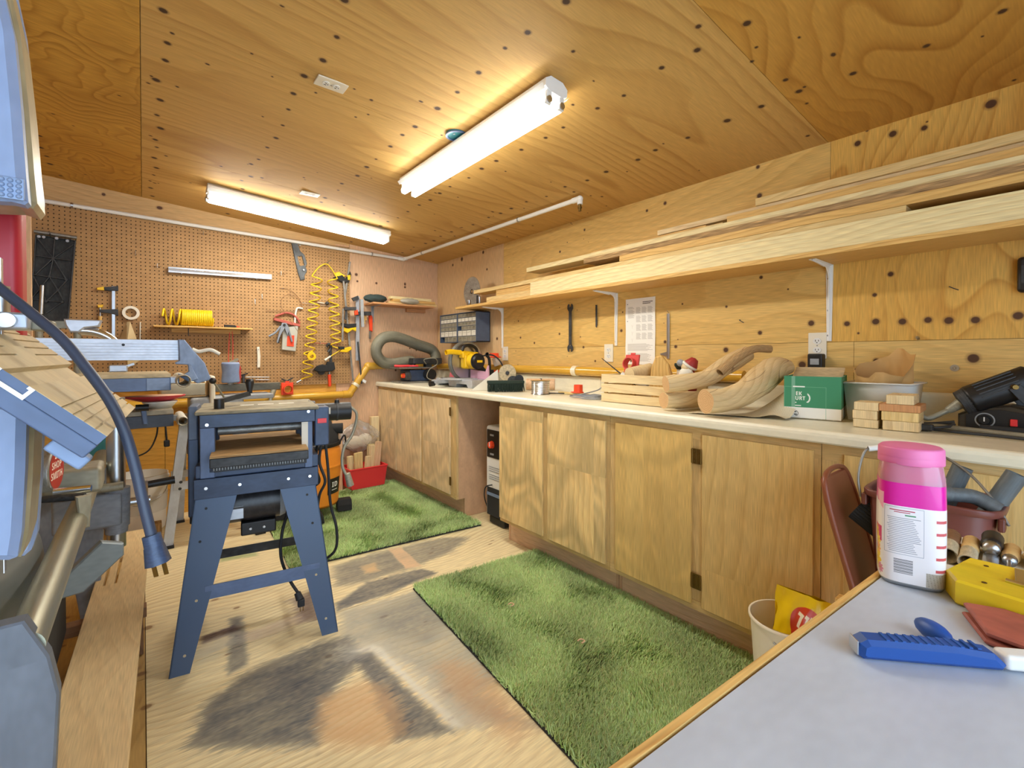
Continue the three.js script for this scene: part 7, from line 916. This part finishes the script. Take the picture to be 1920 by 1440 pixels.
// ---------------------------------------------------------------- band saw close to the camera
{
  const o = thing('band_saw', 'pale blue band saw with a steeply tilted dusty table', 'band saw');
  const Z = (l, z) => l.map(([x, y]) => { const q = onZ(x, y, z); return [q.x, q.y]; }), slab = (name, l, z0, z1, m, b = 0.004) => part(name, ext(Z(l, z1), z1 - z0, b).translate(0, 0, z0), m, o);
  const rim = mottled(260, [168, 160, 130], 0.1, 0.35, 0.3);
  slab('upper_rear_flange', [[-330, -60], [20, -60], [46, 60], [62, 200], [73, 320], [80, 378], [78, 392], [66, 399], [44, 392], [20, 380], [-330, 370]], -0.93, -0.905, M.paleBlue); slab('upper_rim', [[-300, -50], [12, -50], [37, 60], [53, 200], [63, 320], [69, 380], [60, 390], [30, 380], [-300, 365]], -0.905, -0.835, rim); slab('upper_cover', [[-280, -40], [0, -40], [24, 60], [37, 200], [46, 320], [51, 376], [44, 381], [20, 375], [-280, 360]], -0.835, -0.8, M.paleBlue, 0.008); const grip = part('cover_grip', bx(0.03, 0.026, 0.003, onZ(12, 352, -0.8).x, onZ(12, 352, -0.8).y, -0.7985, 0.001), M.greyBlue, o); for (let r = 0; r < 4; r++) for (let k = 0; k < 4; k++) part('grip_bump', ball(0.0028, V(onZ(12, 352, -0.8).x - 0.0105 + k * 0.007, onZ(12, 352, -0.8).y - 0.009 + r * 0.006, -0.797), 8), M.greyBlue, grip);
  slab('lower_rear_flange', [[-330, 745], [83, 745], [76, 900], [69, 1000], [58, 1032], [44, 1044], [-330, 1050]], -0.93, -0.905, M.paleBlue); slab('lower_rim', [[-300, 750], [66, 750], [60, 900], [52, 1000], [38, 1046], [-300, 1050]], -0.905, -0.835, rim); slab('lower_cover', [[-280, 755], [48, 755], [45, 880], [38, 1000], [30, 1048], [14, 1054], [-280, 1056]], -0.835, -0.8, M.paleBlue, 0.008);
  part('frame_column', bx(0.11, 0.55, 0.05, -0.19, 1.24, -0.98, 0.012), mat(0xb02430, 0.4), o, 'red frame column'); part('mount_arm', bx(0.2, 0.12, 0.16, -0.3, 0.98, -1.06, 0.02), M.castGrey, o); part('rear_leg', bx(0.12, 0.9, 0.1, -0.3, 0.45, -0.95, 0.01), M.castGrey, o);
  // blade guide
  const gp = onZ(25, 603, -0.86); part('guide_block', bx(0.034, 0.022, 0.04, gp.x, gp.y, -0.86, 0.004), M.aluminium, o); part('guide_bearing', rod([gp.x - 0.002, gp.y, -0.84], [gp.x - 0.002, gp.y, -0.828], 0.009, 0.009, 20), M.steel, o); part('guide_post', rod([gp.x - 0.012, gp.y + 0.01, -0.865], [gp.x - 0.012, gp.y + 0.045, -0.865], 0.009, 0.009, 18), M.steel, o); part('guide_arm', bx(0.022, 0.014, 0.03, gp.x + 0.026, gp.y - 0.004, -0.87, 0.003), M.warmGrey, o); part('saw_blade', bx(0.0008, 0.4, 0.012, gp.x - 0.01, gp.y - 0.12, -0.862, 0), M.steel, o);
  // tilted table: grooved top, painted edge
  const A = V(-0.031, 1.072, -0.667), ang = -0.768, tg = new THREE.Group(); tg.name = 'table'; tg.position.copy(A); tg.rotation.set(0, -0.06, ang, 'YXZ'); o.add(tg);
  const T = 0.03, prof = (cuts) => { const q = [[-0.27, -0.012], [-0.27, 0]]; for (const [a, b, d] of cuts) q.push([a, 0], [a, -d], [b, -d], [b, 0]); q.push([0, 0], [0, -0.012]); return q; };
  const right = [[-0.05, -0.0478, 0.003], [-0.038, -0.0358, 0.003], [-0.026, -0.0238, 0.003], [-0.014, -0.0118, 0.003]], slot = [[-0.108, -0.082, 0.008]], left = [[-0.2, -0.1975, 0.003], [-0.186, -0.1835, 0.003], [-0.172, -0.1695, 0.003], [-0.158, -0.1555, 0.003], [-0.144, -0.1415, 0.003], [-0.13, -0.1275, 0.003]];
  const seg = (z0, z1, cuts) => part('table_top', ext(prof(cuts), z0 - z1).translate(0, 0, z1), mottled(261, [206, 190, 152], 0.06, 0.7), tg); seg(0, -0.12, [...left, ...slot, ...right]); seg(-0.1202, -0.2, [...slot, ...right]); seg(-0.2002, -0.34, [...left, ...slot, ...right]);
  part('table_edge', bx(0.272, T - 0.0122, 0.34, -0.135, -0.0122 - (T - 0.0122) / 2, -0.17, 0.002), M.navy2, tg, 'blue painted table edge'); part('slot_end', ext([[-0.114, 0.0004], [-0.108, 0], [-0.108, -0.003], [-0.1105, -0.003], [-0.1105, -0.0095], [-0.0795, -0.0095], [-0.0795, -0.003], [-0.082, -0.003], [-0.082, 0], [-0.076, 0], [-0.076, -0.0135], [-0.114, -0.0135]], 0.0016).translate(0, 0, 0.0006), M.white, tg, 'bare white metal slot end'); part('near_edge', bx(0.27, 0.0116, 0.0004, -0.135, -0.0062, 0.0002, 0), M.navy2, tg); part('stop_tab', bx(0.04, 0.016, 0.02, -0.012, -T - 0.008, -0.03, 0.003), M.greyBlue, tg); part('tilt_trunnion', bx(0.06, 0.06, 0.12, -0.16, -T - 0.03, -0.2, 0.008), M.castGrey, tg);
  // power cord hanging in front
  const kk = 0.56, cp = [[-60, 490], [0, 541], [62, 590], [120, 640], [165, 695], [205, 750], [232, 805], [252, 870], [267, 935], [278, 980], [286, 1012]].map(([x, y]) => deep(x, y, kk)); part('power_cord', tube(cp, 0.006, 70, 12), mottled(262, [52, 62, 82], 0.1, 0.45), o); const e = cp[cp.length - 1], d = e.clone().sub(cp[cp.length - 2]).normalize(); part('plug', [rod(e.clone().addScaledVector(d, -0.006), e.clone().addScaledVector(d, 0.008), 0.0095, 0.01, 16), rod(e.clone().addScaledVector(d, 0.008), e.clone().addScaledVector(d, 0.03), 0.0105, 0.0135, 6)], M.darkBlue, o, 'grounded plug'); for (const s of [-1, 1]) part('prong', bar(e.clone().addScaledVector(d, 0.03).add(V(s * 0.005, 0, 0)), e.clone().addScaledVector(d, 0.045).add(V(s * 0.005, 0, 0)), 0.0015, 0.005), M.brass, o);
}
single('upright_board', bx(0.05, 2.02, 0.02, 0, 1.01, 0, 0.001), M.pink, 'narrow board standing upright behind the band saw', 'board', V(onZ(46, 500, -3.32).x, 0, -3.32)); 
// ---------------------------------------------------------------- grey leg stand with bench tool, trays and pails before the pegboard
{
  const o = thing('tool_stand', 'grey steel leg stand carrying a bench machine before the pegboard', 'tool stand'), feet = [[0.11, -3.45], [0.589, -3.36], [0.19, -3.94], [0.6, -3.86]], tops = [[0.2, -3.5], [0.5, -3.48], [0.21, -3.76], [0.5, -3.76]], m = mottled(270, [190, 198, 208], 0.05, 0.45, 0.1);
  feet.forEach(([x, z], i) => { const a = V(x, 0.004, z), b = V(tops[i][0], 0.74, tops[i][1]); const L = part('leg', [bar(a, b, 0.05, 0.004, V(0, 0, 1)), bar(a.clone().add(V(i % 2 ? 0.024 : -0.024, 0, -0.02)), b.clone().add(V(i % 2 ? 0.024 : -0.024, 0, -0.02)), 0.004, 0.04, V(0, 0, 1))], m, o); part('foot_pad', bx(0.06, 0.012, 0.06, x, 0.006, z, 0.003), M.softBlack, L); });
  part('shelf_rail', bx(0.42, 0.05, 0.006, 0.35, 0.36, -3.47, 0.001), m, o); part('shelf_rail', bx(0.006, 0.05, 0.36, 0.165, 0.42, -3.66, 0.001), m, o); part('shelf_rail', bx(0.42, 0.05, 0.006, 0.35, 0.36, -3.82, 0.001), m, o); part('top_plate', bx(0.38, 0.03, 0.36, 0.35, 0.756, -3.62, 0.003), m, o); for (const [x, y] of [[0.175, 0.39], [0.17, 0.35]]) part('rivet', rod([x, y, -3.435], [x, y, -3.428], 0.009, 0.007, 10), M.iron, o);
  part('motor', [rod([0.22, 0.6, -3.65], [0.36, 0.6, -3.65], 0.08, 0.08, 26)], M.black, o); part('tool_body', bx(0.3, 0.12, 0.24, 0.38, 0.832, -3.66, 0.02), M.midGrey, o); part('hood', [bx(0.26, 0.11, 0.18, 0.2, 0.945, -3.64, 0.02)], mottled(271, [196, 170, 132], 0.08, 0.2, 0.8), o); part('hood_end', bx(0.03, 0.2, 0.2, 0.35, 0.93, -3.62, 0.012), M.cream, o); part('work_bar', bx(0.42, 0.05, 0.06, 0.57, 0.94, -3.7, 0.003), mottled(272, [96, 94, 84], 0.15, 0.5, 0.3), o); part('work_table', bx(0.3, 0.03, 0.24, 0.56, 0.88, -3.66, 0.004), M.midGrey, o); part('guide_drum', [lathe([[0.0, -0.01], [0.05, -0.01], [0.056, 0.0], [0.05, 0.06], [0.056, 0.115], [0.05, 0.13], [0, 0.13]], 28).translate(0.47, 0.985, -3.68)], M.paleBlue, o); part('drum_post', rod([0.47, 0.96, -3.68], [0.47, 1.0, -3.68], 0.02, 0.02, 12), M.dullSteel, o);
  part('power_cord', tube([[0.12, 0.85, -3.6], [0.08, 0.8, -3.6], [0.06, 0.66, -3.58], [0.02, 0.58, -3.56], [-0.06, 0.54, -3.58]], 0.005, 30, 6), M.softBlack, o); part('power_cord', tube([[0.1, 0.82, -3.52], [0.105, 0.72, -3.5], [0.11, 0.64, -3.5]], 0.005, 20, 6), M.softBlack, o); part('cord_plug', bx(0.03, 0.04, 0.03, 0.11, 0.625, -3.5, 0.006), M.black, o);
}
{
  const p = onZ(300, 751, -3.06), st = thing('tray_stand', 'short white cup carrying the red tray on the lower table', 'cup', V(p.x, 0.8855, -3.06)); part('cup', lathe([[0, 0], [0.05, 0], [0.075, 0.03], [0.075, 0.036], [0, 0.036]], 30), M.plasticWhite, st);
  const t = thing('red_tray', 'shallow red tray with a pale inside beside the leg stand', 'tray', V(p.x - 0.02, 0.922, -3.06)); part('dish', lathe([[0, 0], [0.06, 0.0], [0.11, 0.02], [0.115, 0.028], [0.108, 0.028], [0.06, 0.008], [0, 0.006]], 40).scale(1.15, 1, 0.75), mat(0xd03a44, 0.45), t); part('liner', lathe([[0, 0.008], [0.06, 0.009], [0.106, 0.0285], [0, 0.025]], 36).scale(1.14, 1, 0.74), mat(0xe6b79a, 0.6), t);
  const b = thing('round_bucket', 'big white round bucket with a yellow rag in it near the wall', 'bucket', V(-0.02, 0, -3.93)); part('shell', lathe([[0, 0.004], [0.13, 0.004], [0.135, 0.01], [0.15, 0.33], [0.158, 0.335], [0.158, 0.35], [0.15, 0.352], [0.152, 0.37], [0.144, 0.372], [0.13, 0.014], [0, 0.014]], 44), M.white, b); part('handle', tube([[0.155, 0.34, 0], [0.12, 0.25, 0.12], [0, 0.2, 0.165], [-0.12, 0.25, 0.12], [-0.155, 0.34, 0]], 0.003, 30, 6), M.steel, b); part('printed_band', lathe([[0.1435, 0.13], [0.1485, 0.24]], 44), mat(0xd9d9d4, 0.5, 0, { side: THREE.DoubleSide }), b); part('fill', lathe([[0, 0.3], [0.143, 0.3], [0.143, 0.29]], 30), M.dustTan, b);
  single('yellow_rag', ball(0.05, V(0, 0.022, 0), 18, 1.3, 0.5, 1), mat(0xe2b23a, 0.85), 'yellow rag lying in the white bucket', 'rag', V(-0.07, 0.302, -3.88));
  const s = thing('step_stool', 'small dark wooden stool behind the white bucket', 'stool', V(-0.36, 0, -3.9)); part('seat', bx(0.3, 0.03, 0.3, 0, 0.485, 0, 0.003), M.walnut, s); for (const x of [-0.12, 0.12]) for (const z of [-0.12, 0.12]) part('leg', bx(0.04, 0.47, 0.04, x, 0.235, z, 0.002), M.walnut, s);
  const tl = thing('teal_pail', 'teal pail on the stool behind the machine post', 'pail', V(-0.29, 0.501, -3.9)); part('shell', lathe([[0, 0.003], [0.12, 0.003], [0.14, 0.3], [0.15, 0.305], [0.15, 0.32], [0.135, 0.32], [0.12, 0.012], [0, 0.012]], 40), M.teal, tl); part('rim_band', lathe([[0.149, 0.3], [0.155, 0.303], [0.155, 0.318], [0.149, 0.32]], 40), M.softBlack, tl); part('lid', lathe([[0, 0.335], [0.13, 0.33], [0.145, 0.322], [0.13, 0.321], [0, 0.321]], 36), M.dustTan, tl);
  single('floor_block', bx(0.05, 0.12, 0.06, 0, 0.06, 0, 0.002), M.rough, 'rough brown wood block on the floor by the leg stand', 'wood block', V(0.06, 0, -3.62));
}
scene.traverse((o) => { if (o.isMesh && !o.material.emissiveIntensity) { o.castShadow = o.receiveShadow = true; } });
renderer.render(scene, camera);
